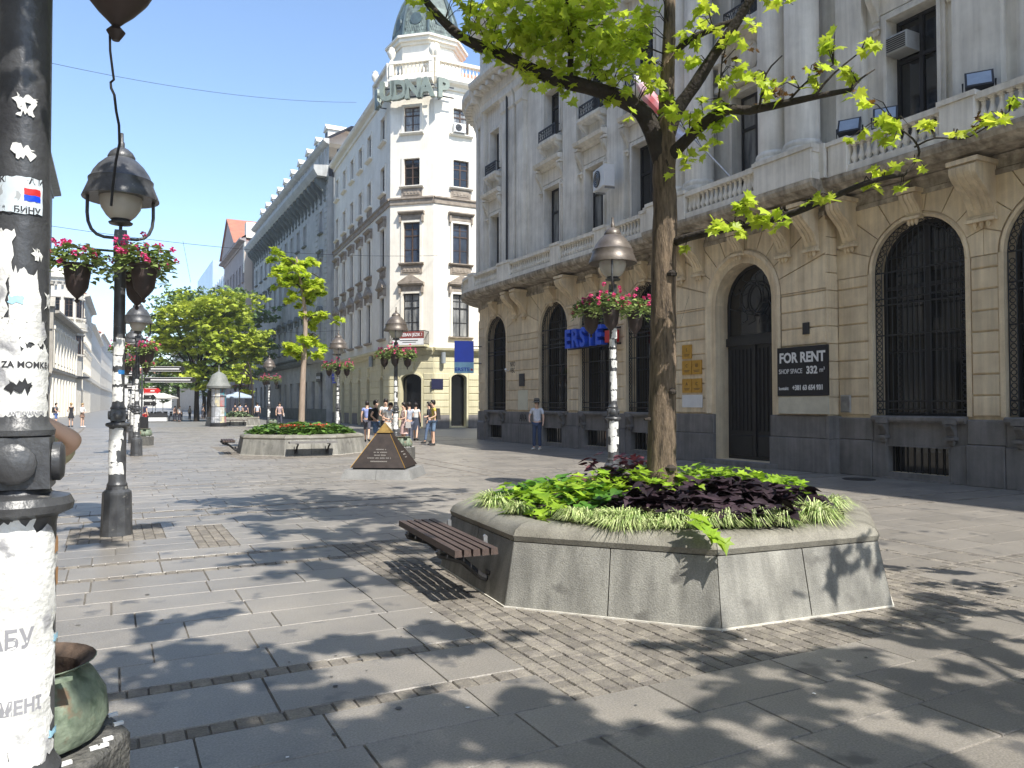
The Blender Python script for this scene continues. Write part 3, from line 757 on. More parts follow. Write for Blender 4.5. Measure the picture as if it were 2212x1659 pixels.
# consoles, frieze, cornice and balustrade
con_big = scroll('console', M_bank, .52, 1.0, .62); con_key = scroll('keystone', M_bank, .34, .48, .22); con_mid = scroll('console', M_bank, .36, .95, .55)
for i in range(2, 4): inst('console', con_big, bank, (xs_l[i], -.03, 6.22))
for dx in (-.42, .42): inst('console', con_mid, bank, (U(28.2) + dx, -.05, 6.22))
for x in xs_r[1:3]: inst('console', con_big, bank, (x, -.03, 6.22))
inst('console', con_mid, bank, (U(12.45) + .42, -.03, 6.22)); inst('console', con_mid, bank, (U(18.0) - .36, -.03, 6.22))
for x in (U(17.55), U(16.75), U(13.65), U(12.8)): inst('console', con_mid, bank, (x, PY - .05, 6.22))
for c, h in AR: inst('keystone', con_key, bank, (c, -.05, 6.05))
inst('keystone', con_key, bank, (dc, PY - .08, 6.05))
FR = [(0.02, 0), (-.07, 0), (-.07, .1), (-.04, .12), (-.04, .3), (-.12, .36), (0.02, .36)]
cornice(bank, U(31.6), U(18.0), 6.02, FR, M_bdirt, 'frieze'); cornice(bank, U(12.45), U(-16), 6.02, FR, M_bdirt, 'frieze')
cornice(bank, U(18.0), U(12.45), 6.02, [(a + PY, b) for a, b in FR], M_bdirt, 'frieze')
CP = [(0.03, .0), (-.62, .0), (-.70, .06), (-.84, .12), (-.88, .22), (-.88, .30), (.03, .30)]
cornice(bank, U(31.6), U(18.35), 6.40, CP, M_bdirt); cornice(bank, U(12.1), U(-16), 6.40, CP, M_bdirt)
cornice(bank, U(18.35), U(12.1), 6.40, [(a + PY if a < 0 else a, b) for a, b in CP], M_bdirt)
mb = MB(); ring(mb, [(2.8, 6.4), (3.62, 6.4), (3.72, 6.46), (3.86, 6.52), (3.9, 6.62), (3.9, 6.70), (2.8, 6.70)]); mb.build('cornice', M_bdirt, bank)
mb = MB(); ring(mb, [(2.9, 6.0), (3.07, 6.0), (3.07, 6.12), (3.04, 6.14), (3.04, 6.32), (3.14, 6.39), (2.9, 6.39)]); mb.build('frieze', M_bdirt, bank)
BAL = bal_mesh(M_bankw, .46)
def balustrade(xa, xb, y, peds, z=6.70, gap=.155, skip=()):
    mb = MB(); mb.box(xa, xb, y - .12, y + .12, z, z + .16); mb.box(xa, xb, y - .13, y + .13, z + .62, z + .74); mb.build('rail', M_bankw, bank)
    ps = sorted(peds)
    for (p, w_) in ps:
        mb = MB(); mb.panel(p - w_ / 2, p + w_ / 2, z + .001, z + .70, y + .15, y - .16, .015); mb.box(p - w_ / 2 - .03, p + w_ / 2 + .03, y - .19, y + .18, z + .70, z + .80); mb.build('pedestal', M_bankw, bank)
    cur = xa
    for (p, w_) in ps + [(xb, 0)]:
        lo, hi = cur, p - w_ / 2
        if hi - lo > .35:
            n = max(1, int((hi - lo - .1) / gap)); st = (hi - lo) / n
            for k in range(n): inst('baluster', BAL, bank, (lo + (k + .5) * st, y, z + .16))
        cur = p + w_ / 2
peds = [(x, .62) for x in xs_l[2:4]] + [(U(28.2), 1.1), (U(31.4), .5), (U(18.6), .6)]
balustrade(U(31.6), U(18.35), -.70, peds)
balustrade(U(18.35), U(12.1), -.70 + PY, [(U(17.3), 1.7), (U(13.0), 1.75)])
MB().box(U(12.1) - .12, U(12.1) + .115, -.95, -.60, 6.72, 7.5).build('rail_return', M_bankw, bank)
balustrade(U(12.1), U(-1), -.70, [(U(11.7), .5)] + [(x, .7) for x in xs_r[1:4]])
mb = MB(); ring(mb, [(3.58, 6.7), (3.82, 6.7), (3.82, 6.86), (3.58, 6.86)]); ring(mb, [(3.57, 7.32), (3.83, 7.32), (3.83, 7.44), (3.57, 7.44)]); mb.build('rail', M_bankw, bank)
for k in range(34):
    t = R(1.5 + k * 2.35)
    if 12 <= k % 17 <= 16: continue
    x, y = on_arc(3.7, t); inst('baluster', BAL, bank, (x, y, 6.86))
mb = MB(); ring(mb, [(3.52, 6.701), (3.88, 6.701), (3.88, 7.40), (3.52, 7.40)], R(30), R(40), 3); mb.build('pedestal', M_bankw, bank)
# upper floors
W1 = (7.25, 10.05); W2 = (12.05, 13.85); W3 = (16.75, 18.6)
bays = [U(30.5), U(25.5), U(22.55), U(19.75), U(15.17), U(10.42), U(7.55), U(4.68)]
hol = []
for b in bays[1:]: hol += [(b - .58, b + .58, *W1, 0), (b - .56, b + .56, *W2, 0), (b - .5, b + .5, *W3, 0)]
mb = MB(); wall(mb, U(31.6), U(-16), 6.3, 19.2, hol + [(bays[0] - .45, bays[0] + .45, *W1, 0), (bays[0] - .45, bays[0] + .45, *W2, 0), (bays[0] - .45, bays[0] + .45, *W3, 0)], 0.0, .4)
mb.build('upper_wall', M_bankw, bank)
mb = MB(); ring(mb, [(2.5, 6.3), (3.0, 6.3), (3.0, 19.2), (2.5, 19.2)], n=18); mb.build('corner_wall', M_bankw, bank)
MB().box(U(31.6), U(-16), .5, 14, .05, 19.0).build('building_core', M_bankw, bank)
hoodp = [(0, 0), (-.14, 0), (-.18, .10), (-.40, .16), (-.44, .28), (-.38, .32), (0, .36)]
hcon = scroll('window_console', M_bankw, .17, .75, .26)
def balconette(b, hw):
    mb = MB(); mb.yz([(0, 11.62), (-.30, 11.66), (-.36, 11.74), (-.36, 11.84), (0, 11.84)], b - hw - .14, b + hw + .14); mb.build('balcony_slab', M_bankw, bank)
    o = MB().box(b - hw - .06, b + hw + .06, -.325, -.295, 12.28, 12.32).build('balcony_railing', M_iron, bank)
    mb = MB(); mb.box(b - hw - .06, b + hw + .06, -.32, -.30, 11.90, 11.93)
    for s in (-1, 1): mb.box(b + s * (hw + .05) - .012, b + s * (hw + .05) + .012, -.32, 0, 12.28, 12.31); mb.box(b + s * (hw + .05) - .015, b + s * (hw + .05) + .015, -.325, -.295, 11.84, 12.3)
    n = 7
    for k in range(n):
        x = b - hw + (2 * hw) * (k + .5) / n; r_ = hw / n * .95
        mb.tube([(x + r_ * cos(a * pi / 6), -.31, 12.105 + .165 * sin(a * pi / 6)) for a in range(13)], .012, 4)
        mb.tube([(x - r_, -.31, 11.93), (x + r_, -.31, 12.28)], .009, 4); mb.tube([(x + r_, -.31, 11.93), (x - r_, -.31, 12.28)], .009, 4)
    mb.build('ironwork', M_iron, o)
for bi, b in enumerate(bays):
    hw = .45 if bi == 0 else .58
    gm = M_winp if bi in (1, 3, 5) else M_win
    window(bank, b - hw, W1[0], 2 * hw, W1[1] - W1[0], .25, 0, 'cross', gm=M_winp if bi in (1, 2, 4) else M_win)
    h2 = hw - (.02 if bi else 0)
    window(bank, b - h2, W2[0], 2 * h2, W2[1] - W2[0], .25, 0, 'cross'); h3 = .5 if bi else .45
    window(bank, b - h3, W3[0], 2 * h3, W3[1] - W3[0], .25, 0, 'cross')
    mb = MB(); q = .16
    for (z0, z1) in (W1, W2, W3):
        mb = MB()
        mb.box(b - hw - q, b - hw + (0 if z0 == W1[0] else 0), -.07, 0, z0, z1 + q); mb.box(b + hw, b + hw + q, -.07, 0, z0, z1 + q); mb.box(b - hw, b + hw, -.07, 0, z1, z1 + q)
        mb.box(b - hw - q * .5, b - hw + 0, -.11, -.07, z0, z1 + q * .5); mb.box(b + hw, b + hw + q * .5, -.11, -.07, z0, z1 + q * .5); mb.box(b - hw, b + hw, -.11, -.07, z1, z1 + q * .5)
        mb.build('window_surround', M_bankw, bank)
    if bi != 4:
        cornice(bank, b - hw - .38, b + hw + .38, 10.75, hoodp, M_bankw, 'window_hood')
        MB().box(b - hw - .2, b + hw + .2, -.06, 0, 10.24, 10.74).build('hood_frieze', M_bankw, bank)
        for s in (-1, 1): inst('window_console', hcon, bank, (b + s * (hw + .27), 0, 10.74))
        for s in (-1, 1): inst('window_console', hcon, bank, (b + s * (hw + .0), 0, 11.62), 0, (.8, .9, .45))
    else:   # segmental pediment with oval shield over the portico window
        n = 14; arcp = [(b + 1.05 * cos(pi * .22 + pi * .56 * k / n), 10.6 + 1.05 * sin(pi * .22 + pi * .56 * k / n)) for k in range(n + 1)]
        arco = [(b + 1.28 * cos(pi * .2 + pi * .6 * k / n), 10.6 + 1.28 * sin(pi * .2 + pi * .6 * k / n)) for k in range(n + 1)]
        mb = MB()
        for k in range(n): mb.xz([arcp[k], arcp[k + 1], arco[k + 1], arco[k]], -.45, 0)
        mb.box(b - 1.15, b - .75, -.38, 0, 11.0, 11.25); mb.box(b + .75, b + 1.15, -.38, 0, 11.0, 11.25); mb.box(b - 1.05, b + 1.05, -.3, 0, 10.25, 10.42)
        mb.box(b - 1.0, b - .72, -.2, 0, 10.42, 11.0); mb.box(b + .72, b + 1.0, -.2, 0, 10.42, 11.0)
        mb.build('pediment', M_bankw, bank)
        mb = MB(); mb.lathe([(0, -.12), (.2, -.11), (.33, -.05), (.36, 0)], seg=16); mb.mapv(lambda p: (b + p.x, -.04 + p.z, 10.95 + p.y * 1.2))
        for s in (-1, 1):
            for j in range(3): mb.tube([(b + s * (.42 + .09 * j), -.06, 10.5), (b + s * (.56 + .04 * j), -.1, 10.8), (b + s * (.40 + .05 * j), -.06, 11.15)], [.03, .05, .02], 5)
        mb.build('shield_ornament', M_bankw, bank)
    balconette(b, hw)
# giant pilasters
for x, w_ in [(xs_l[2], .95), (xs_l[3], .95), (U(28.75), .55), (U(27.95), .55), (U(29.35), .5), (U(18.55), .7), (U(11.9), .7), (xs_r[1], .95), (xs_r[2], .95), (xs_r[3], .95)]:
    mb = MB(); mb.box(x - w_ / 2, x + w_ / 2, -.20, 0, 7.7, 14.2)
    mb.box(x - w_ / 2 - .04, x + w_ / 2 + .04, -.24, 0, 7.45, 7.56, 0, .0); mb.box(x - w_ / 2 - .08, x + w_ / 2 + .08, -.30, 0, 7.0, 7.45); mb.box(x - w_ / 2 - .02, x + w_ / 2 + .02, -.22, 0, 7.56, 7.70, 0, .012)
    mb.build('pilaster', M_bankw, bank)
    mb = MB(); mb.yz([(0, 14.2), (-.22, 14.2), (-.27, 14.28), (-.24, 14.34), (-.26, 14.7), (-.36, 14.85), (-.36, 14.95), (0, 14.95)], x - w_ / 2 - .05, x + w_ / 2 + .05)
    mb.build('capital', M_bankw, bank)
for t in (R(0), R(14)):    # pilaster strips on the curve
    for (dt, w2) in ((0, 0),):
        mb = MB(); ring(mb, [(2.95, 7.0), (3.2, 7.0), (3.2, 14.95), (2.95, 14.95)], t - R(3), t + R(3.5), 2); mb.build('pilaster', M_bankw, bank)
# portico columns
for yy in (17.35, 16.55, 13.78, 12.92):
    x = U(yy); mb = MB(); cy = PY - .22
    mb.box(x - .5, x + .5, cy - .5, cy + .3, 7.0, 7.5); mb.lathe([(.50, 7.5), (.52, 7.56), (.50, 7.63), (.44, 7.66), (.46, 7.72), (.445, 7.78), (.40, 7.82), (.40, 11), (.36, 15.0), (.44, 15.1)], (x, cy, 0), 24)
    mb.build('column', M_bankw, bank)
# entablature and top cornice, modillions
EP = [(0.02, 0), (-.30, 0), (-.30, .3), (-.36, .36), (-.36, .75), (-.5, .85), (-.95, .95), (-1.05, 1.08), (-1.05, 1.22), (0.02, 1.3)]
cornice(bank, U(31.6), U(18.2), 14.95, [(a * .85, b) for a, b in EP], M_bankw); cornice(bank, U(18.2), U(12.2), 14.95, [(a * .85 + PY if a < 0 else a, b) for a, b in EP], M_bankw); cornice(bank, U(12.2), U(-16), 14.95, [(a * .85, b) for a, b in EP], M_bankw)
mb = MB(); ring(mb, [(2.8, 14.4), (3.2, 14.4), (3.22, 14.7), (3.3, 14.8), (3.3, 15.2), (3.42, 15.4), (3.74, 15.55), (3.86, 15.7), (3.86, 15.95), (3.66, 16.1), (2.8, 16.2)], n=20); mb.build('cornice', M_bankw, bank)
mb = MB()
for k in range(16):
    t = R(2 + k * 5.6); x, y = on_arc(3.5, t); c_, s_ = cos(t), sin(t)
    b2 = MB(); b2.box(-.10, .10, -.22, .26, 15.36, 15.56); b2.mapv(lambda p: (x + p.x * c_ + p.y * s_, y - p.x * s_ + p.y * c_, p.z)); merge(mb, b2)
mb.build('modillions', M_bankw, bank)
modm = MB().box(-.1, .1, -.72, -.3, 15.62, 15.80).mesh('modillion', M_bankw)
x = U(31.3)
while x < U(4): inst('modillion', modm, bank, (x, (PY if U(18.2) < x < U(12.2) else 0), 0)); x += .62
cornice(bank, U(31.6), U(-16), 19.0, [(0.02, 0), (-.2, 0), (-.5, .3), (-.55, .5), (0.02, .55)], M_bankw)
mb = MB(); ring(mb, [(2.6, 19.0), (3.2, 19.0), (3.5, 19.3), (3.55, 19.5), (2.6, 19.6)]); ring(mb, [(.1, 19.2), (3.0, 19.2), (2.6, 21.5), (.1, 23)]); mb.build('corner_roof', M_bankw, bank)
# downpipe on the corner
MB().tube([(U(28.95), -.28, 7.0), (U(28.95), -.28, 14.9)], .05, 8).build('downpipe', M_framed, bank)
# side street return
MB().box(U(31.6) - 2.9, U(31.6) + .4, 3.2, 26, 0, 19.0).build('side_wall', M_bankw, bank)

# ---- things on the bank wall (world positions through the bank frame)
def bw(u, y, z): return (15.1 + y, 40 - u, z)
RZ = -pi / 2
def wallthing(name, label, cat, u, y, z, group=None): return thing(name, label, cat, bw(u, y, z), RZ, group)
# FOR RENT board
uc = (U(14.02) + U(12.5)) / 2 + .2
t = wallthing('for_rent_board', 'black FOR RENT board with white lettering on the pier right of the arched door', 'sign', uc, PY - .12, 2.36)
MB().box(-.755, .755, -.05, 0, -.55, .63).build('board', M_black, t)
for txt, sz, zz, bo in (('FOR RENT', .335, .36, .011), ('332', .245, .05, .009), ('SHOP SPACE', .165, .04, 0), ('m²', .17, .05, 0), ('+381 63 654 931', .165, -.36, .006), ('kontakt:', .11, -.37, .002)):
    xx = {'FOR RENT': 0, '332': .30, 'SHOP SPACE': -.34, 'm²': .60, '+381 63 654 931': .17, 'kontakt:': -.55}[txt]; sx = {'FOR RENT': .88, '332': .88, 'SHOP SPACE': .78, '+381 63 654 931': .80}.get(txt, .85)
    tm = text_mb(txt, sz, .006, bo, 'CENTER', sx); shift(tm, xx, -.054, zz).build('lettering', M_white, t)
MB().box(-.745, .745, -.035, 0, -.98, -.56).build('blank_panel', mat('cream panel', (.62, .58, .46), .6), t)
# small boxes / plates
t = tag(MB().panel(-.09, .09, -.14, .14, 0, -.05, .01).build('wall_box', M_framed, None, bw(uc + .05, PY - .045, 3.42), RZ), 'small dark wall box above the FOR RENT board', 'box')
t = tag(MB().panel(-.14, .14, -.2, .2, 0, -.03, .02).build('intercom_panel', M_steel, None, bw(U(12.2), -.045, 1.62), RZ), 'small square metal panel low on the stone left of the big window', 'panel')
t = wallthing('name_plates', 'cluster of five golden name plates on the wall left of the door', 'plaque', U(17.28), PY - .05, 2.5)
for i, (x, z) in enumerate(((-.02, .62), (-.02, .16), (.40, .16), (-.02, -.36), (.40, -.36))):
    p = MB().box(x - .2, x + .2, -.03, 0, z - .2, z + .2).build('plate', M_gold, t)
    tm = text_mb('SCШAC'[i], .13, .004, 0, 'CENTER', 1); shift(tm, x, -.032, z + .05).build('lettering', M_frame, t)
    MB().box(x - .12, x + .12, -.034, -.03, z - .09, z - .075).box(x - .09, x + .09, -.034, -.03, z - .125, z - .11).build('engraving', M_frame, t)
MB().box(-.24, .62, -.02, 0, -.98, -.62).build('blank_plate', M_white, t)
# blue ERSTE letters with the red mark, projecting in front of W2
t = wallthing('raised_letters', 'raised blue letters reading ERSTE with a red mark, over the third arched window', 'sign', U(22.75), -.10, 3.95)
BLUEL = mat('letter blue', (.03, .12, .75), .4, (.025, .08, .5), 3)
for i, ch in enumerate('ERSTE'):
    tm = text_mb(ch, .92, .26, .028, 'CENTER', .86); shift(tm, -1.12 + i * .50, -.18, 0).build('letter', BLUEL, t)
mk = MB(); mk.box(1.25, 1.75, -.28, -.05, -.26, .14); mk.box(1.43, 1.57, -.28, -.05, .22, .34); mk.build('red_mark', M_red, t)
MB().box(-1.5, 1.8, -.05, .0, -.34, -.28).box(-1.5, 1.8, -.05, 0, .2, .25).build('mounting_rail', M_framed, t)
# hanging blue sign at the corner
t = wallthing('projecting_sign', 'blue projecting bank sign reading ERSTE at the rounded corner', 'sign', U(32.5) + .22, -.78, 3.55)
t.rotation_euler = (0, 0, R(-18)); t.scale = (1.1, 1.1, .82)
MB().box(-.40, .40, -.07, .07, .0, 1.18).build('sign_box', M_blue, t); MB().box(-.40, .40, -.071, .07, -.62, -.004).build('sign_box', M_lblue, t)
tm = text_mb('ERSTE', .27, .01, .006, 'CENTER', .88); shift(tm, -.08, -.078, -.42).build('lettering', BLUEL, t)
MB().box(.27, .36, -.08, -.072, -.48, -.38).box(.305, .325, -.08, -.072, -.36, -.33).build('red_mark', M_red, t)
MB().box(.40, .75, -.02, .02, .85, .90).box(.40, .75, -.02, .02, -.1, -.05).build('arm', M_iron, t)
# dark plaque, paint patch, camera, graffiti
tag(MB().panel(-.22, .22, -.26, .26, 0, -.04, .012).build('plaque', M_framed, None, bw(U(28.0), -.05, 2.62), RZ), 'dark metal plaque on the pier between the two left arched windows', 'plaque')
tag(MB().box(-.45, .38, -.012, 0, -.41, .41).build('paint_patch', mat('fresh cream paint', (.72, .68, .52), .7, (.66, .62, .47), 3), None, bw(U(27.9), -.047, 1.79), RZ), 'pale cream paint patch over the stone by the man in the hat', 'paint patch')
t = wallthing('security_camera', 'small white security camera on the stone right of the first arched window', 'camera', U(29.2), -.06, 3.05)
MB().tube([(0, 0, 0), (0, -.12, .02)], .02, 6).tube([(-.06, -.10, -.03), (.10, -.2, .06)], .045, 8).build('housing', M_white, t)
mb = MB(); rn = random.Random(2)
tm = text_mb('AVA', .42, .004, .004, 'CENTER', .8); tm.mapv(lambda p: (p.x + p.z * .12, p.y - .002, p.z))
tag(tm.build('graffiti', M_black, None, bw(U(27.85), -.085, 1.05), RZ), 'black spray painted AVA on the plinth behind the man', 'graffiti')
tm = text_mb('NFO', .3, .004, -.001, 'CENTER', .8); t2 = text_mb('VBC', .3, .004, -.001, 'CENTER', .8); shift(t2, 0, 0, -.26); merge(tm, t2)
tag(tm.build('graffiti', M_black, None, bw(U(28.85), -.052, 3.3), RZ), 'black scribbled NFO VBC tag above the security camera', 'graffiti')
# air conditioners
def ac(loc, rz, label, s=1.0, group='air conditioners on the facades'):
    t = thing('air_conditioner', label, 'air conditioner', loc, rz, group); t.scale = (s, s, s)
    MB().panel(-.42, .42, 0, .62, .16, -.16, .02).build('casing', M_white, t)
    mb = MB(); mb.lathe([(.24, 0), (.24, .02), (.0, .02)], seg=20); mb.mapv(lambda p: (p.x - .10, -.162 - p.z, .31 + p.y)); fo = mb.build('fan_grille', M_framed, t)
    mb = MB()
    for rr in (.07, .13, .19): mb.tube([(rr * cos(a * pi / 9) - .10, -.19, .31 + rr * sin(a * pi / 9)) for a in range(19)], .006, 4)
    mb.build('fan_ring', M_steel, t)
    for q in (-.33, .33): MB().box(q - .02, q + .02, -.1, .2, -.05, 0).build('bracket', M_steel, t)
    return t
ac(bw(xs_l[3] + .12, -.75, 8.72), RZ - .2, 'white air conditioner with blue sticker on the bank facade above the right lamp post', 1.15)
t = thing('air_conditioner', 'small window air conditioner in the upper pane of the upper right bank window', 'air conditioner', bw(U(10.42) - .28, .14, 9.22), RZ, 'air conditioners on the facades')
MB().panel(-.25, .25, 0, .38, .1, -.34, .015).build('casing', mat('aged grey casing', (.42, .42, .40), .6), t)
mb = MB()
for k in range(7): mb.box(-.22, .22, -.352, -.34, .04 + k * .045, .06 + k * .045)
mb.build('grille', M_framed, t)
# floodlights on the balustrade
def flood(u, y, z, rz, label):
    t = thing('floodlight', label, 'floodlight', bw(u, y, z), RZ + rz, 'floodlights on the bank balcony')
    mb = MB(); mb.box(-.24, .24, -.05, .05, -.19, .19); mb.xz([(-.24, -.19), (.24, -.19), (.24, .19), (-.24, .19)], .05, .051); mb.mapv(lambda p: (p.x * (1 - max(0, p.y) * 1.2), p.y * 1.5, p.z)); 
    rot = Matrix.Rotation(R(-28), 3, 'X'); mb.mapv(lambda p: rot @ p + Vector((0, 0, .32))); mb.build('housing', M_framed, t)
    mb = MB(); mb.box(-.20, .20, -.082, -.076, -.15, .15); mb.mapv(lambda p: rot @ p + Vector((0, 0, .32))); mb.build('lens', mat('floodlight glass', (.35, .42, .52), .08), t)
    MB().tube([(-.27, 0, .32), (-.27, 0, .08), (.27, 0, .08), (.27, 0, .32)], .018, 5).tube([(0, 0, 0), (0, 0, .1)], .03, 6).build('bracket', M_iron, t)
flood(U(11.65), -.5, 7.50, .5, 'left floodlight beside the right portico column, half behind leaves')
flood(U(10.75), -.5, 7.45, .6, 'middle floodlight in front of the upper right window')
flood(U(8.75), -.5, 7.45, .6, 'right floodlight against the grey pilaster near the top right')
# flag pole with furled red and white flag
t = thing('flag', 'furled red and white flag on a slanting pole over the portico balcony', 'flag', bw(dc + .1, PY - .4, 7.5), RZ)
MB().tube([(0, 0, 0), (-2.2, -1.5, 3.3)], .03, 6).build('pole', M_steel, t)
M_flag = mat('flag cloth', (.78, .76, .80), .8, (.70, .03, .03), 1.3, 2)
mb = MB(); pts = [(-1.2, -.85, 1.55), (-1.5, -1.05, 2.1), (-1.85, -1.3, 2.65), (-2.15, -1.48, 3.2)]; mb.tube(pts, [.05, .16, .2, .1], 9); mb.build('cloth', M_flag, t)
mb = MB(); mb.tube([(-.75, -.55, 1.45), (-1.0, -.8, 1.2), (-1.2, -.9, 1.5), (-1.2, -.85, 1.55)], [.04, .22, .14, .05], 9); mb.build('cloth', mat('flag cloth pale', (.70, .70, .80), .8, (.5, .5, .62), 3), t)
# ================================================================ other buildings
class Frame:
    "parts made in local facade coordinates and then hung on the building at their real place"
    def __init__(s, root, loc, rz): s.root, s.loc, s.rz = root, Vector(loc), rz
    def __enter__(s): s.e = bpy.data.objects.new('frame', None); COL.objects.link(s.e); return s.e
    def __exit__(s, *a):
        q = Matrix.Rotation(s.rz, 3, 'Z')
        for ch in [o for o in COL.objects if o.parent == s.e]:
            ch.parent = s.root; ch.location = q @ ch.location + s.loc - s.root.location
            r = ch.rotation_euler; ch.rotation_euler = (r.x, r.y, r.z + s.rz)
        bpy.data.objects.remove(s.e)
M_rw = mat('cream white render', (.89, .84, .73), .85, (.76, .71, .60), .8, 8, .08, 40, streak=.06)
M_ry = mat('pale yellow rusticated stone', (.68, .63, .42), .85, (.58, .53, .35), 1.0, 7, .1, 40, streak=.12, island=.05)
M_rd = mat('brown stone ornament', (.42, .36, .29), .9, (.24, .20, .16), 3, 8, .3, 30)
M_cu = mat('green copper scale', (.20, .25, .22), .6, (.07, .09, .085), 2.5, 8, .3, 20, island=.35)
M_rt = mat('red roof tile', (.50, .20, .12), .85, (.36, .15, .10), 1.2, 6, .4, 8, island=.12)
def surround(par, x, z, w_, h, m, hood=None, sill=True, y=0.0, panel=False, q=.17, m2=None):
    mb = MB(); mb.box(x - w_ / 2 - q, x - w_ / 2, y - .08, y, z, z + h + q); mb.box(x + w_ / 2, x + w_ / 2 + q, y - .08, y, z, z + h + q); mb.box(x - w_ / 2, x + w_ / 2, y - .08, y, z + h, z + h + q)
    mb.build('window_surround', m, par); m2 = m2 or m
    if sill:
        mb = MB(); mb.yz([(y, z - .16), (y - .18, z - .13), (y - .26, z - .06), (y - .26, z), (y, z)], x - w_ / 2 - q - .12, x + w_ / 2 + q + .12); mb.build('sill', m2, par)
        if panel:
            mb = MB(); mb.box(x - w_ / 2 - q, x + w_ / 2 + q, y - .06, y, z - .72, z - .17); mb.box(x - w_ / 2 - .02, x + w_ / 2 + .02, y - .10, y - .06, z - .62, z - .27)
            for k in range(5): mb.box(x - w_ / 2 + .1 + k * (w_ - .2) / 4 - .06, x - w_ / 2 + .1 + k * (w_ - .2) / 4 + .06, y - .13, y - .10, z - .52, z - .37)
            mb.build('sill_panel', M_rd, par)
    if hood:
        zt = z + h + q
        mb = MB(); mb.box(x - w_ / 2 - q + .02, x + w_ / 2 + q - .02, y - .10, y, zt + .001, zt + .34)
        mb.yz([(y, zt + .34), (y - .22, zt + .38), (y - .34, zt + .48), (y - .34, zt + .56), (y, zt + .58)], x - w_ / 2 - q - .16, x + w_ / 2 + q + .16)
        if hood == 'tri': mb.xz([(x - w_ / 2 - q - .14, zt + .585), (x + w_ / 2 + q + .14, zt + .585), (x, zt + 1.15)], y - .30, y); 
        if hood == 'arc': mb.xz([(x + (w_ / 2 + q + .12) * cos(pi * k / 10), zt + .585 + .38 * sin(pi * k / 10)) for k in range(11)], y - .30, y)
        for s in (-1, 1): mb.box(x + s * (w_ / 2 + q + .04) - .07, x + s * (w_ / 2 + q + .04) + .07, y - .2, y, zt - .15, zt + .34)
        mb.build('window_hood', m2, par)
def rust(par, xa, xb, z0, z1, n, m, y=0.0, t=.04, name='stone_block', bl=None):
    h = (z1 - z0) / n
    for k in range(n):
        mb = MB(); mb.panel(xa + .012, xb - .012, z0 + k * h + .022, z0 + (k + 1) * h - .022, y, y - t, .02); mb.build(name, m, par)

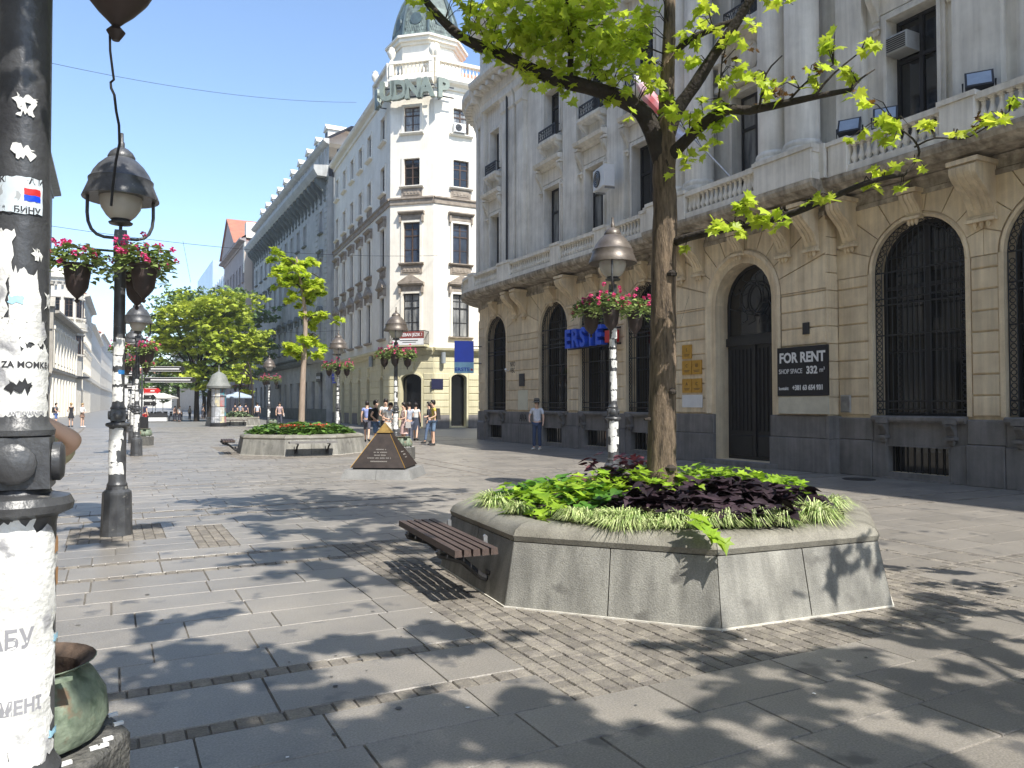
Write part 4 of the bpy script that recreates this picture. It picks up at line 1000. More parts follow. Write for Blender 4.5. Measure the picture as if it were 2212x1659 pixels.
# ---- white corner building with the dome
A_, B_, E_ = Vector((16.9, 50.7, 0)), Vector((19.3, 48.6, 0)), Vector((18.2, 70.9, 0))
ud = thing('corner_building', 'white five storey corner building with a copper dome and rooftop letters', 'building', A_)
F1 = (E_, math.atan2(-.998, -.064)); F2 = (A_, math.atan2(B_.y - A_.y, B_.x - A_.x)); F3 = (B_, R(-1.0))
L1_, L2_, L3_ = (A_ - E_).length, (B_ - A_).length, 15.0
colsF1 = [L1_ - s for s in (1.95, 6.08, 9.15, 12.3, 15.45, 18.6)]
FL = [(6.25, 2.95, 1.2, 'tri'), (11.3, 2.8, 1.2, 'flat'), (16.6, 1.9, 1.16, None), (20.3, 1.8, 1.16, None)]
CORN = [(0.02, 0), (-.12, 0), (-.16, .25), (-.45, .35), (-.55, .5), (-.55, .62), (0.02, .68)]
def ud_face(frame, L_, cols, doors, last):
    with Frame(ud, *frame) as f:
        hs = []
        for c in cols:
            for (z, h, w_, hd) in FL: hs.append((c - w_ / 2, c + w_ / 2, z, z + h, 0))
        for (c, w_, h) in doors: hs.append((c - w_ / 2, c + w_ / 2, .1, h, .55))
        mb = MB(); wall(mb, 0, L_, 5.4, 24.0, [h for h in hs if h[2] > 5], 0, .32); mb.build('wall', M_rw, f)
        mb = MB(); wall(mb, 0, L_, 0, 5.4, [h for h in hs if h[2] < 5], 0, .6); mb.build('ground_floor_wall', M_ry, f)
        cornice(f, 0, L_, 5.0, [(0.02, 0), (-.1, 0), (-.14, .2), (-.38, .3), (-.42, .45), (.02, .5)], M_ry)
        cornice(f, 0, L_, 15.35, [(0.02, 0), (-.08, 0), (-.10, .3), (-.2, .36), (-.2, .46), (.02, .5)], M_rd, 'string_course')
        cornice(f, 0, L_, 23.3, CORN, M_rw)
        # rusticated piers between the door arches
        ed = [0.0]
        for (c, w_, h) in sorted(doors): ed += [c - w_ / 2 - .13, c + w_ / 2 + .13]
        ed.append(L_)
        for i in range(0, len(ed), 2):
            if ed[i + 1] - ed[i] > .3:
                rust(f, ed[i], ed[i + 1], .95, 3.75, 6, M_ry); mb = MB(); mb.box(ed[i], ed[i + 1], -.07, 0, 0, .9); mb.build('plinth', M_plinth, f)
        for i in range(0, len(ed) - 1, 2):
            pass
        for (c, w_, h) in doors:
            fr = MB(); r = w_ / 2
            pts_i = [(c + r * cos(pi * k / 12), h - r * .55 + r * .55 * sin(pi * k / 12)) for k in range(13)]
            pts_o = [(c + (r + .12) * cos(pi * k / 12), h - r * .55 + (r * .55 + .12) * sin(pi * k / 12)) for k in range(13)]
            for k in range(12): fr.xz([pts_i[k], pts_i[k + 1], pts_o[k + 1], pts_o[k]], -.07, 0)
            for s in (-1, 1): fr.box(min(c + s * r, c + s * (r + .12)), max(c + s * r, c + s * (r + .12)), -.07, 0, .1, h - r * .55)
            fr.build('door_surround', M_ry, f)
            for (pp, qq) in (((c + r + .16, h - .25), (c + r + .75, h + .25)), ((c - r - .75, h + .25), (c - r - .16, h - .25))): pass
            window(f, c - r, .1, w_, h - .1, .45, .55, 'single', M_framed)
            mb = MB(); mb.xz([(c - .22, h + .75), (c + .22, h + .75), (c + .15, h + .14), (c - .15, h + .14)], -.16, 0); mb.box(c - .28, c + .28, -.2, 0, h + .75, h + .85); mb.build('keystone', M_rd if False else M_ry, f)
        rust(f, 0, L_, 4.05, 4.95, 2, M_ry, t=.02, name='stone_band')
        for ci, c in enumerate(cols):
            for fi, (z, h, w_, hd) in enumerate(FL):
                window(f, c - w_ / 2, z, w_, h, .13, 0, 'sash', M_frame if fi > 0 else M_framed, (M_winp if (ci + fi) % 3 == 0 else M_winb if (ci + fi) % 3 == 1 else M_win))
                surround(f, c, z, w_, h, M_rw, hd, True, 0, fi in (1, 2), m2=M_rd if fi < 2 else M_rw)
ud_face(F1, L1_, colsF1, [(c, 1.0, 3.55) for c in colsF1], False)
ud_face(F2, L2_, [L2_ / 2], [(L2_ / 2, 1.5, 3.7)], False)
ud_face(F3, L3_, [1.97, 5.6, 9.2], [(1.85, 1.15, 3.7), (5.6, 1.1, 3.6), (9.2, 1.1, 3.6)], True)
core = [(A_.x, A_.y), (B_.x, B_.y), (B_.x + 14.9, B_.y - .2), (B_.x + 14.9, 70.9), (E_.x, E_.y)]
cpt = (26, 60); core = [(x + (cpt[0] - x) * .06, y + (cpt[1] - y) * .06) for x, y in core]
mb = MB(); mb.xy([(x - A_.x, y - A_.y) for x, y in core], 0, 23.9); mb.build('building_core', M_rw, ud)
mb = MB(); mb.xy([(x - A_.x, y - A_.y) for x, y in core], 23.95, 26.2, 0, .72); mb.build('roof', M_rt, ud)
balu = bal_mesh(M_rw, .75)
for fr, L_, x0 in ((F1, L1_, L1_ - 4.2), (F2, L2_, 0), (F3, 5.2, 0)):
    with Frame(ud, *fr) as f:
        MB().box(x0, L_, -.25, .05, 23.985, 24.3).build('parapet', M_rw, f); MB().box(x0, L_, -.3, .1, 25.08, 25.28).build('rail', M_rw, f)
        MB().box(x0, x0 + .3, -.28, .08, 24.3, 25.08).box(L_ - .3, L_, -.28, .08, 24.3, 25.08).build('pedestal', M_rw, f)
        n = int((L_ - x0 - .6) / .27)
        for k in range(n): inst('baluster', balu, f, (x0 + .3 + (k + .5) * (L_ - x0 - .6) / n, -.1, 24.31))
        for xx in ((x0 + .15,) if fr is F1 else (.1, L_ - .1)):
            mb = MB(); mb.lathe([(.12, 25.28), (.16, 25.34), (.08, 25.45), (.26, 25.75), (.28, 26.0), (.2, 26.15), (.22, 26.25), (0, 26.4)], (xx, -.1, 0), 10); mb.build('urn', M_rw, f)
# drum and copper dome
DC = Vector((19.95, 51.7, 0)) - A_
def octp(r): return [(DC.x + r * cos(R(22.5) + k * pi / 4 + F2[1]), DC.y + r * sin(R(22.5) + k * pi / 4 + F2[1])) for k in range(8)]
mb = MB(); mb.xy(octp(2.5), 24, 26.6); mb.xy(octp(2.62), 26.6, 26.8, 0, 1.02); mb.xy(octp(2.85), 26.8, 27.05); mb.xy(octp(3.0), 27.05, 27.2); mb.build('drum', M_rw, ud)
dome_p = [(2.45, 27.2), (2.4, 27.6), (2.33, 28.2), (2.2, 28.9), (2.0, 29.6), (1.7, 30.4), (1.3, 31.1), (.8, 31.8), (.5, 32.4), (0.0, 33.2)]
mb = MB()
for i in range(len(dome_p) - 1):
    a, b = octp(dome_p[i][0]), octp(max(dome_p[i + 1][0], .01))
    for k in range(8):
        j = (k + 1) % 8; mb.add([(*a[k], dome_p[i][1]), (*a[j], dome_p[i][1]), (*b[j], dome_p[i + 1][1]), (*b[k], dome_p[i + 1][1])], [(0, 1, 2, 3)])
mb.build('dome', M_cu, ud)
mb = MB()                                            # copper scales on the dome, proud of the shell
for i in range(16):
    z = 27.35 + i * .26; r = 2.47 - .02 * i - .0028 * i * i * 2.2
    pr = octp(r * cos(0) + .03)
    for k in range(8):
        a, b = Vector(pr[k]), Vector(pr[(k + 1) % 8]); n = 9
        for q in range(n):
            s0, s1 = .08 + .84 * (q + .5 * (i % 2)) / (n + .5), .08 + .84 * (q + .5 * (i % 2) + .88) / (n + .5)
            p0, p1 = a.lerp(b, s0), a.lerp(b, s1); pm = (p0 + p1) / 2; f_ = .985
            mb.add([(p0.x, p0.y, z + .12), (pm.x * 1.0, pm.y, z), (p1.x, p1.y, z + .12), ((p1.x - DC.x) * f_ + DC.x, (p1.y - DC.y) * f_ + DC.y, z + .3), ((p0.x - DC.x) * f_ + DC.x, (p0.y - DC.y) * f_ + DC.y, z + .3)], [(0, 1, 2, 3, 4)])
tag(mb.build('copper_scales', M_cu, ud), kind='stuff')
mb = MB(); 
for k in range(8):
    pts = [(*octp(r + .05)[k], z) for r, z in dome_p]; mb.tube(pts, .09, 6)
mb.build('dome_rib', mat('dark copper', (.08, .12, .125), .55, (.05, .07, .08), 3), ud)
mb = MB()
ang = F2[1] - pi / 2
for a_ in (ang, ang + pi / 4, ang - pi / 4, ang + pi / 2):
    b2 = MB(); b2.lathe([(.28, 0), (.42, .0), (.42, .3), (.28, .3)], seg=14); b2.mapv(lambda p: (p.z + 1.95, p.x, p.y + 28.55)); b2.mapv(lambda p: (DC.x + p.x * cos(a_) - p.y * sin(a_), DC.y + p.x * sin(a_) + p.y * cos(a_), p.z)); merge(mb, b2)
mb.build('dome_window', MATS['dark copper'], ud)
# rooftop letters: the first one turned round the corner
t = thing('rooftop_letters', 'grey green letters reading RUDNAP under the cornice of the white corner building', 'sign', A_)
M_let = mat('letter grey green', (.24, .28, .235), .5, (.18, .21, .18), 2)
for ch, fr, x in (('U', F2, .12), ('D', F2, 1.0), ('N', F2, 2.0), ('A', F2, 2.92), ('P', F3, .30), ('R', F1, L1_ - .75)):
    with Frame(t, *fr) as f:
        tm = text_mb(ch, 1.75, .28, .08, 'CENTER', .9); shift(tm, x, -.85 if fr is not F1 else -.7, 22.9).build('letter', M_let, f)
for fr, a, b in ((F2, -.2, L2_ + .2), (F3, .1, 1.2), (F1, L1_ - 1.4, L1_)):
    with Frame(t, *fr) as f: MB().box(a, b, -.62, -.56, 22.5, 22.58).box(a, b, -.62, -.56, 23.2, 23.28).box(a + .2, a + .26, -.6, 0, 22.5, 22.56).build('support_rail', M_iron, f)
def world_on(fr, x, y, z): return Matrix.Rotation(fr[1], 3, 'Z') @ Vector((x, y, z)) + fr[0]
ac(world_on(F3, 1.75, -.25, 20.35), F3[1], 'white air conditioner on the top floor sill of the white corner building')
# balcony of the chamfer and its banner
t = thing('balcony', 'small iron balcony over the corner door of the white building', 'balcony', world_on(F2, L2_ / 2, 0, 5.5), F2[1])
MB().box(-1.3, 1.3, -1.0, .0, 0, .14).build('slab', M_ry, t)
mb = MB()
for a, b in (((-1.25, -.95), (1.25, -.95)), ((-1.25, -.95), (-1.25, 0)), ((1.25, -.95), (1.25, 0))):
    for z in (.2, 1.05): mb.tube([(a[0], a[1], z), (b[0], b[1], z)], .03, 5)
    n = int(Vector((b[0] - a[0], b[1] - a[1])).length / .14)
    for k in range(n + 1): mb.tube([(a[0] + (b[0] - a[0]) * k / n, a[1] + (b[1] - a[1]) * k / n, .14), (a[0] + (b[0] - a[0]) * k / n, a[1] + (b[1] - a[1]) * k / n, 1.05)], .014, 4)
mb.build('railing', M_iron, t)
t = thing('banner', 'white and dark red banner on the balcony railing reading POTREBAN JEZIK', 'banner', world_on(F2, L2_ / 2 + .1, -.99, 5.65), F2[1])
MB().box(-1.05, 1.15, -.02, .0, -.05, .38).build('white_field', M_white, t); MB().box(-1.05, 1.15, -.021, .0, .385, .85).build('red_field', mat('dark red', (.25, .05, .04), .6), t)
shift(text_mb('POTREBAN JEZIK !', .30, .01, .006, 'CENTER', .82), .05, -.026, .62).build('lettering', M_white, t)
MB().box(-.55, .75, -.026, -.02, .22, .27).box(-.35, .6, -.026, -.02, .10, .14).build('print_lines', M_framed, t)
tag(MB().box(-.42, .42, -.04, 0, -.35, .35).build('street_plaque', mat('plaque navy', (.02, .022, .06), .4), None, world_on(F3, .25, -.05, 3.0), F3[1]), 'dark blue plaque between the two doors of the white corner building', 'plaque')
for x, fr, lb in ((.62, F3, 'right of the balcony'), (L1_ - .6, F1, 'left of the near lamp head'), (L1_ - 4.4, F1, 'on the street side of the white building')):
    tag(MB().lathe([(.16, 0), (.16, .75)], seg=10).build('wall_lamp', mat('grey lamp cylinder', (.30, .33, .34), .5), None, world_on(fr, x, -.25, 4.4), fr[1]), 'grey cylinder wall light ' + lb, 'wall light', 'cylinder wall lights')
MB().tube([(0, 0, 0), (0, 0, 23)], .09, 8)
tag(MB().tube([(0, 0, 0), (0, 0, 23.4)], .11, 8).build('downpipe', M_framed, None, world_on(F1, -.35, -.05, 0)), 'long dark downpipe between the white and the blue grey buildings', 'downpipe')

# ---- generic street building
def street_building(name, label, org, rz, L_, H, m, cols, floors, depth=12, ground=None, ndoor=None, cor=.5, roofm=None, roofh=0, style='sash', fm=None, doorm=None, hooded=True, detail=True, m2=None):
    t = thing(name, label, 'building', org, rz)
    hs = [(c - w_ / 2, c + w_ / 2, z, z + h, 0) for c in cols for (z, h, w_, hd) in floors]
    dz = ground or 3.6
    for c in (ndoor or []): hs.append((c - .65, c + .65, .1, dz, 0))
    mb = MB(); wall(mb, 0, L_, 0, H, hs, 0, .3); mb.build('wall', m, t)
    MB().box(0, L_, .42, depth, 0, H - .05).build('building_core', m, t)
    mb = MB(); mb.add([(0, 0, 0), (0, .45, 0), (0, .45, H), (0, 0, H)], [(0, 1, 2, 3)]); mb.add([(L_, 0, 0), (L_, .45, 0), (L_, .45, H), (L_, 0, H)], [(3, 2, 1, 0)]); mb.build('wall_end', m, t)
    cornice(t, -.1, L_ + .1, H, [(0.02, -.35), (-.15, -.35), (-.2, -.1), (-cor, .05), (-cor, .3), (0.02, .35)], m2 or m)
    cornice(t, 0, L_, floors[0][0] - 1.1, [(0.02, 0), (-.12, 0), (-.28, .15), (-.28, .3), (.02, .34)], m2 or m, 'string_course')
    for i, c in enumerate(cols):
        for fi, (z, h, w_, hd) in enumerate(floors):
            window(t, c - w_ / 2, z, w_, h, .2, 0, style, fm or M_framed, (M_win, M_win, M_winp if detail else M_win, M_winb)[(i * 7 + fi * 3) % 4])
            if detail: surround(t, c, z, w_, h, m, hd, True, 0, False, .14, m2)
    for c in (ndoor or []): window(t, c - .65, .1, 1.3, dz - .1, .25, 0, 'single', M_framed)
    if roofh:
        mb = MB(); mb.add([(-.1, -cor * .6, H + .35), (L_ + .1, -cor * .6, H + .35), (L_ + .1, depth / 2, H + .35 + roofh), (-.1, depth / 2, H + .35 + roofh), (-.1, depth, H + .35), (L_ + .1, depth, H + .35)], [(0, 1, 2, 3), (3, 2, 5, 4), (0, 3, 4), (1, 5, 2)]); mb.build('roof', roofm or M_rt, t)
    return t
# blue grey palace block
M_bg = mat('blue grey render', (.54, .54, .51), .85, (.38, .385, .37), .9, 7, .08, 30, streak=.14)
M_bgd = mat('grey green stone', (.22, .24, .225), .88, (.13, .145, .135), 1.4, 7, .15, 30, streak=.2)
mid = [6.2 + 3.25 * k for k in range(9)]
bgc = [2.4] + mid + [39.2]
bg_ = street_building('palace_block', 'long blue grey palace block with roof dormers and heavy bracketed cornice', (17.6, 112.6, 0), -pi / 2, 41.6, 22.9, M_bg, bgc,
    [(7.3, 2.6, 1.15, 'arc'), (13.2, 2.4, 1.1, 'flat'), (18.0, 2.1, 1.05, None)], 16, 3.9, [2.4, 6.6, 9.5, 12.7, 19.5, 22.5, 25.8, 29.5, 33, 36.2, 39.4], .2, style='sash', m2=M_bgd)
con3 = scroll('cornice_bracket', M_bgd, .42, 1.9, .95)
for k in range(26): inst('cornice_bracket', con3, bg_, (.8 + k * 1.6, 0, 22.75))
cornice(bg_, -.2, 41.8, 22.8, [(0.02, 0), (-1.0, 0), (-1.2, .3), (-1.35, .6), (-1.35, .95), (.02, 1.1)], M_bg)
mb = MB(); wall(mb, 0, 41.6, 23.9, 26.0, [(c + d - .3, c + d + .3, 24.3, 25.5, 0) for c in bgc for d in (-.6, .6)], 0.1, .3); mb.build('attic_wall', M_bg, bg_)
for c in bgc:
    for d in (-.6, .6): window(bg_, c + d - .3, 24.3, .6, 1.2, .3, 0, 'single')
    for d in (-1.25, 0, 1.25): MB().box(c + d - .12, c + d + .12, -.05, .1, 23.95, 25.8).build('attic_pilaster', M_bg, bg_)
cornice(bg_, -.1, 41.7, 25.9, [(0.1, 0), (-.2, .1), (-.45, .3), (-.45, .5), (.1, .55)], M_bg)
M_slate = mat('blue slate roof', (.10, .13, .19), .5, (.06, .08, .12), 2, island=.1)
mb = MB(); mb.add([(0, -.3, 26.45), (41.6, -.3, 26.45), (41.6, 2.2, 28.0), (0, 2.2, 28.0), (0, 14, 28.6), (41.6, 14, 28.6)], [(0, 1, 2, 3), (3, 2, 5, 4)]); mb.build('roof', M_slate, bg_)
mb = MB(); mb.box(-.0, 1.15, 0, 1.9, 0, 1.3); mb.xz([(-.18, 1.3), (1.33, 1.3), (.575, 1.95)], -.15, 2.4); dm = mb.mesh('dormer', M_rw)
for k in range(10): 
    o = inst('dormer', dm, bg_, (3.0 + k * 4.0, .35, 26.55)); window(o, .28, .25, .6, .85, -.06, 0, 'single')
for (a, b) in ((0, 4.6), (36.9, 41.6)):
    for c0, c1 in ((a, a + 1.1), (b - 1.1, b)): rust(bg_, c0, c1, 6.6, 22.2, 30, M_bg, t=.05, name='quoin')
cornice(bg_, 36.4, 41.7, 5.6, [(0.02, 0), (-.5, 0), (-.9, .4), (-.95, .95), (-.85, 1.3), (.02, 1.3)], M_bg, 'balcony'); 
cornice(bg_, -.1, 5.0, 5.6, [(0.02, 0), (-.5, 0), (-.9, .4), (-.95, .95), (-.85, 1.3), (.02, 1.3)], M_bg, 'balcony')
cornice(bg_, 5.01, 36.39, 5.6, [(0.02, 0), (-.25, 0), (-.55, .3), (-.6, .5), (.02, .6)], M_bgd, 'cornice')
for c0, c1 in ((8.2, 8.9), (10.3, 11.8), (26.8, 28.7), (30.4, 32.1), (34, 35.3), (37.2, 38.6), (40.2, 41.5)): rust(bg_, c0, c1, .9, 5.3, 9, M_bg, t=.04)
MB().box(0, 41.6, -.06, 0, 0, .0 + 1.2).build('plinth', M_bgd, bg_)
bp = [36.2, 17.3]
tag(MB().box(-.9, .9, -.12, 0, -.25, .25).build('shop_sign', M_black, None, (17.45, 112.6 - 18.6, 3.7), -pi / 2), 'narrow black shop sign on the grey palace block', 'shop sign')
t = thing('shop_sign', 'dark shop sign reading WEST WELL above the narrow door beside the downpipe', 'shop sign', (17.5, 73.3, 4.2), -pi / 2)
MB().box(-.85, .85, -.12, 0, -.42, .42).build('board', M_framed, t); shift(text_mb('WEST WELL', .36, .02, .004, 'CENTER', .8), 0, -.13, -.05).build('lettering', M_white, t)
t = thing('street_sign', 'small blue street sign on the edge of the white building', 'sign', world_on(F1, .9, -.1, 3.95), F1[1])
MB().box(-.8, .8, -.05, 0, -.05, .5).build('panel', M_blue, t); MB().box(-.62, .8, -.05, 0, -.4, -.1).build('panel', M_blue, t); MB().box(-.7, .7, -.056, -.05, .18, .24).box(-.5, .6, -.056, -.05, -.28, -.22).build('lettering', M_white, t)
# pediment building and glass building behind
M_pk = mat('pinkish grey stone', (.42, .37, .36), .88, (.32, .285, .28), 1, 6, .1, 20, streak=.15)
M_peach = mat('peach render', (.68, .55, .44), .85, (.62, .5, .4), .6, 5)
pd = street_building('pediment_building', 'pinkish grey building with red roof and side pediment beyond the palace block', (16.8, 139, 0), -pi / 2, 24, 25.2, M_pk, [2 + 3.3 * k for k in range(7)], [(8, 3.2, 1.2, 'flat'), (13.5, 3.0, 1.2, 'arc'), (19.5, 2.6, 1.1, None)], 12, 3.8, [3, 9, 15], .9, M_rt, 0)
MB().box(24.0, 24.14, -.2, .9, 8.0, 24.2).build('end_wall', M_peach, pd); rust(pd, 22.9, 24.15, 20.6, 24.9, 6, M_rw, -.02, .2, 'quoin')
mb = MB(); mb.xz([(3, 25.7), (19, 25.7), (11, 30.6)], -.85, -.2); mb.build('pediment', M_pk, pd)
mb = MB(); mb.add([(2.4, -1.1, 25.6), (11, -1.1, 31.0), (19.6, -1.1, 25.6), (2.4, 10, 25.6), (11, 10, 31.0), (19.6, 10, 25.6)], [(0, 1, 4, 3), (1, 2, 5, 4)]); mb.add([(19.6, -.6, 25.6), (24.3, -.6, 25.6), (24.3, 9, 31.5), (14, 9, 31.5)], [(0, 1, 2, 3)]); mb.build('roof', M_rt, pd)
MB().box(22.6, 24.3, 0, 2, 25.55, 27.8).build('chimney', M_rw, pd)
ti = MB(); ti.add([(0, 0, 0), (14, 0, 0), (14, 9, 7), (0, 9, 7)], [(0, 1, 2, 3)]); ti.add([(14, 0, 0), (14, 14, 0), (14, 9, 7)], [(0, 1, 2)]); 
tag(ti.build('tiled_roof', M_rt, None, (21.5, 128.5, 27.2), -pi / 2), 'orange tiled roof rising behind the palace block dormers', 'roof')
gl = thing('glass_building', 'pale blue glass office block at the far right side of the street', 'building', (17.2, 190, 0), -pi / 2)
MB().box(0, 49, 0, 14, 0, 24.5).build('body', mat('pale glass block', (.42, .52, .60), .25, (.36, .46, .55), .3), gl)
for k in range(15): MB().box(.5 + k * 3.3, .62 + k * 3.3, -.12, 0, 3, 24.4).build('mullion', M_white, gl)
for k in range(6): MB().box(0, 49, -.08, 0, 4 + k * 3.7, 4.15 + k * 3.7).build('floor_band', M_white, gl)
MB().box(0, 30, 0, 12, 24.6, 30).build('upper_block', MATS['pale glass block'], gl)

# ---- left side of the street
M_lw = mat('pale cream plaster', (.74, .70, .62), .85, (.62, .58, .50), .8, 7, .08, 30, streak=.15)  # plaster's own cream tone, varied by noise and streaks
M_lg = mat('grey brown stone', (.46, .43, .38), .88, (.33, .31, .27), .8, 7, .12, 30, streak=.2)
lt = street_building('tall_building', 'tall grey stone building with deep eaves at the far left, behind the near lamp post', (-6.5, -45, 0), pi / 2, 149.6, 26.2, M_lg, [1.8 + 3.6 * k for k in range(41)], [(6, 2.6, 1.3, None), (11, 2.4, 1.3, None), (15.6, 2.3, 1.3, None), (20.3, 2.2, 1.3, None)], 14, 3.8, [3.6 + 7.2 * k for k in range(20)], .9, M_slate, 3, 'sash', M_framew, detail=False)
for k in range(4): MB().box(149.62 - 1.1, 149.6 + .25, -.3, .4, 5.2 + k * 5.2, 5.5 + k * 5.2).build('belt_course', M_lg, lt)
MB().box(148.7, 149.9, -.35, .3, 5.5, 13).build('corner_pilaster', M_lg, lt); mb = MB(); mb.xz([(148.2, 13.0), (150.4, 13), (149.3, 14.2)], -.5, .3); mb.build('niche_pediment', M_lg, lt)
a_ = math.atan2(27, 1.6)
wg = street_building('low_wing', 'low cream building with white pilasters on the left of the street', (-6.5, 105, 0), a_, 27.05, 12.4, M_lw, [2.6 + 3.1 * k for k in range(8)], [(6.6, 3.2, 1.2, None)], 10, 3.9, [2.6 + 3.1 * k for k in range(8)], .9, M_slate, 2, m2=M_lg)
for k in range(9):
    mb = MB(); mb.box(.75 + k * 3.1, 1.35 + k * 3.1, -.35, 0, 6.0, 10.6); mb.box(.65 + k * 3.1, 1.45 + k * 3.1, -.45, 0, 10.6, 11.0); mb.box(.75 + k * 3.1, 1.35 + k * 3.1, -.28, 0, 0, 4.8); mb.build('pilaster', M_rw, wg)
# rounded corner house
rc = thing('rounded_corner_house', 'cream rounded corner house with bracketed cornice behind the low wing', 'building', (-7.8, 140.5, 0))
mb = MB(); mb.lathe([(3.6, 0), (3.6, 20.5), (3.9, 20.6), (3.9, 20.9), (4.3, 21.2), (4.3, 21.5), (3.3, 21.6), (3.3, 22.6), (2.9, 22.8), (.1, 23)], seg=12, smooth=False, rot=R(15)); mb.build('corner_tower', M_lw, rc)
mb = MB()
for k in range(20):
    a = -pi + k * pi / 14; mb.box(3.9 * cos(a) - .15, 3.9 * cos(a) + .15, 3.9 * sin(a) - .15, 3.9 * sin(a) + .15, 20.0, 20.6)
mb.build('cornice_brackets', M_lg, rc)
for a in (-62, -32, -2, 28, -92):
    for z in (15.2, 9.5):
        q = R(a); o = window(rc, 0, z, 1.2, 2.9, 0, 0, 'sash', M_frame); o.location = ((3.62) * cos(q) + .6 * sin(q), (3.62) * sin(q) - .6 * cos(q), z); o.rotation_euler = (0, 0, q + pi / 2)
        mb = MB(); mb.box(-.2, 1.4, -.2, 0, 3.0, 3.25).box(-.2, 1.4, -.25, 0, -.25, 0); s_ = mb.build('window_trim', M_lw, rc); s_.location = o.location; s_.rotation_euler = o.rotation_euler
MB().lathe([(3.65, 12.9), (4.3, 13.2), (4.3, 13.5), (3.65, 13.6)], seg=16).lathe([(4.2, 13.6), (4.25, 14.4)], seg=16).build('balcony', M_rw, rc)
MB().lathe([(3.65, 5.6), (4.6, 5.8), (4.6, 6.0), (3.65, 6.1)], seg=16).build('canopy', M_framed, rc)
MB().box(-18, -1.0, 1.0, 14, 0, 20.5).build('wing', M_lw, rc); MB().box(-18, -.8, .7, 14, 20.5, 21.3).build('cornice', M_lw, rc)
street_building('ornate_house', 'white ornate house with balconies behind the rounded corner house', (-4.3, 144.5, 0), R(89), 30, 19.5, M_rw, [2 + 3.2 * k for k in range(9)], [(7, 3, 1.2, 'flat'), (12, 2.8, 1.2, 'arc'), (16.2, 1.8, 1.1, None)], 12, 4, [2 + 3.2 * k for k in range(9)], .9, M_rt, 4, m2=M_lw)
street_building('distant_house', 'pale distant house at the far left end of the street', (-3.8, 176, 0), R(89), 60, 17.5, M_rw, [2 + 4 * k for k in range(14)], [(7, 2.6, 1.3, None), (12, 2.4, 1.3, None)], 12, 4, None, .7, M_rt, 3, detail=False)
street_building('distant_block', 'pale block closing the far left end of the street', (-2.8, 238, 0), R(88), 120, 21, M_lw, [3 + 5 * k for k in range(23)], [(7, 2.6, 1.6, None), (12, 2.4, 1.6, None), (17, 2.2, 1.6, None)], 12, 4, None, .7, M_rt, 3, detail=False)
street_building('end_building', 'hazy pale building closing the vista of the street', (-10, 430, 0), R(0), 80, 17, M_lw, [3 + 5 * k for k in range(15)], [(7, 3, 1.8, None), (12, 3, 1.8, None)], 12, 4, None, .7, M_rt, 3, detail=False)
street_building('far_right_block', 'pale block behind the trees on the far right', (19, 300, 0), -pi / 2, 108, 19, M_lw, [3 + 5 * k for k in range(21)], [(7, 2.6, 1.6, None), (12, 2.4, 1.6, None)], 12, 4, None, .7, M_rt, 3, detail=False)
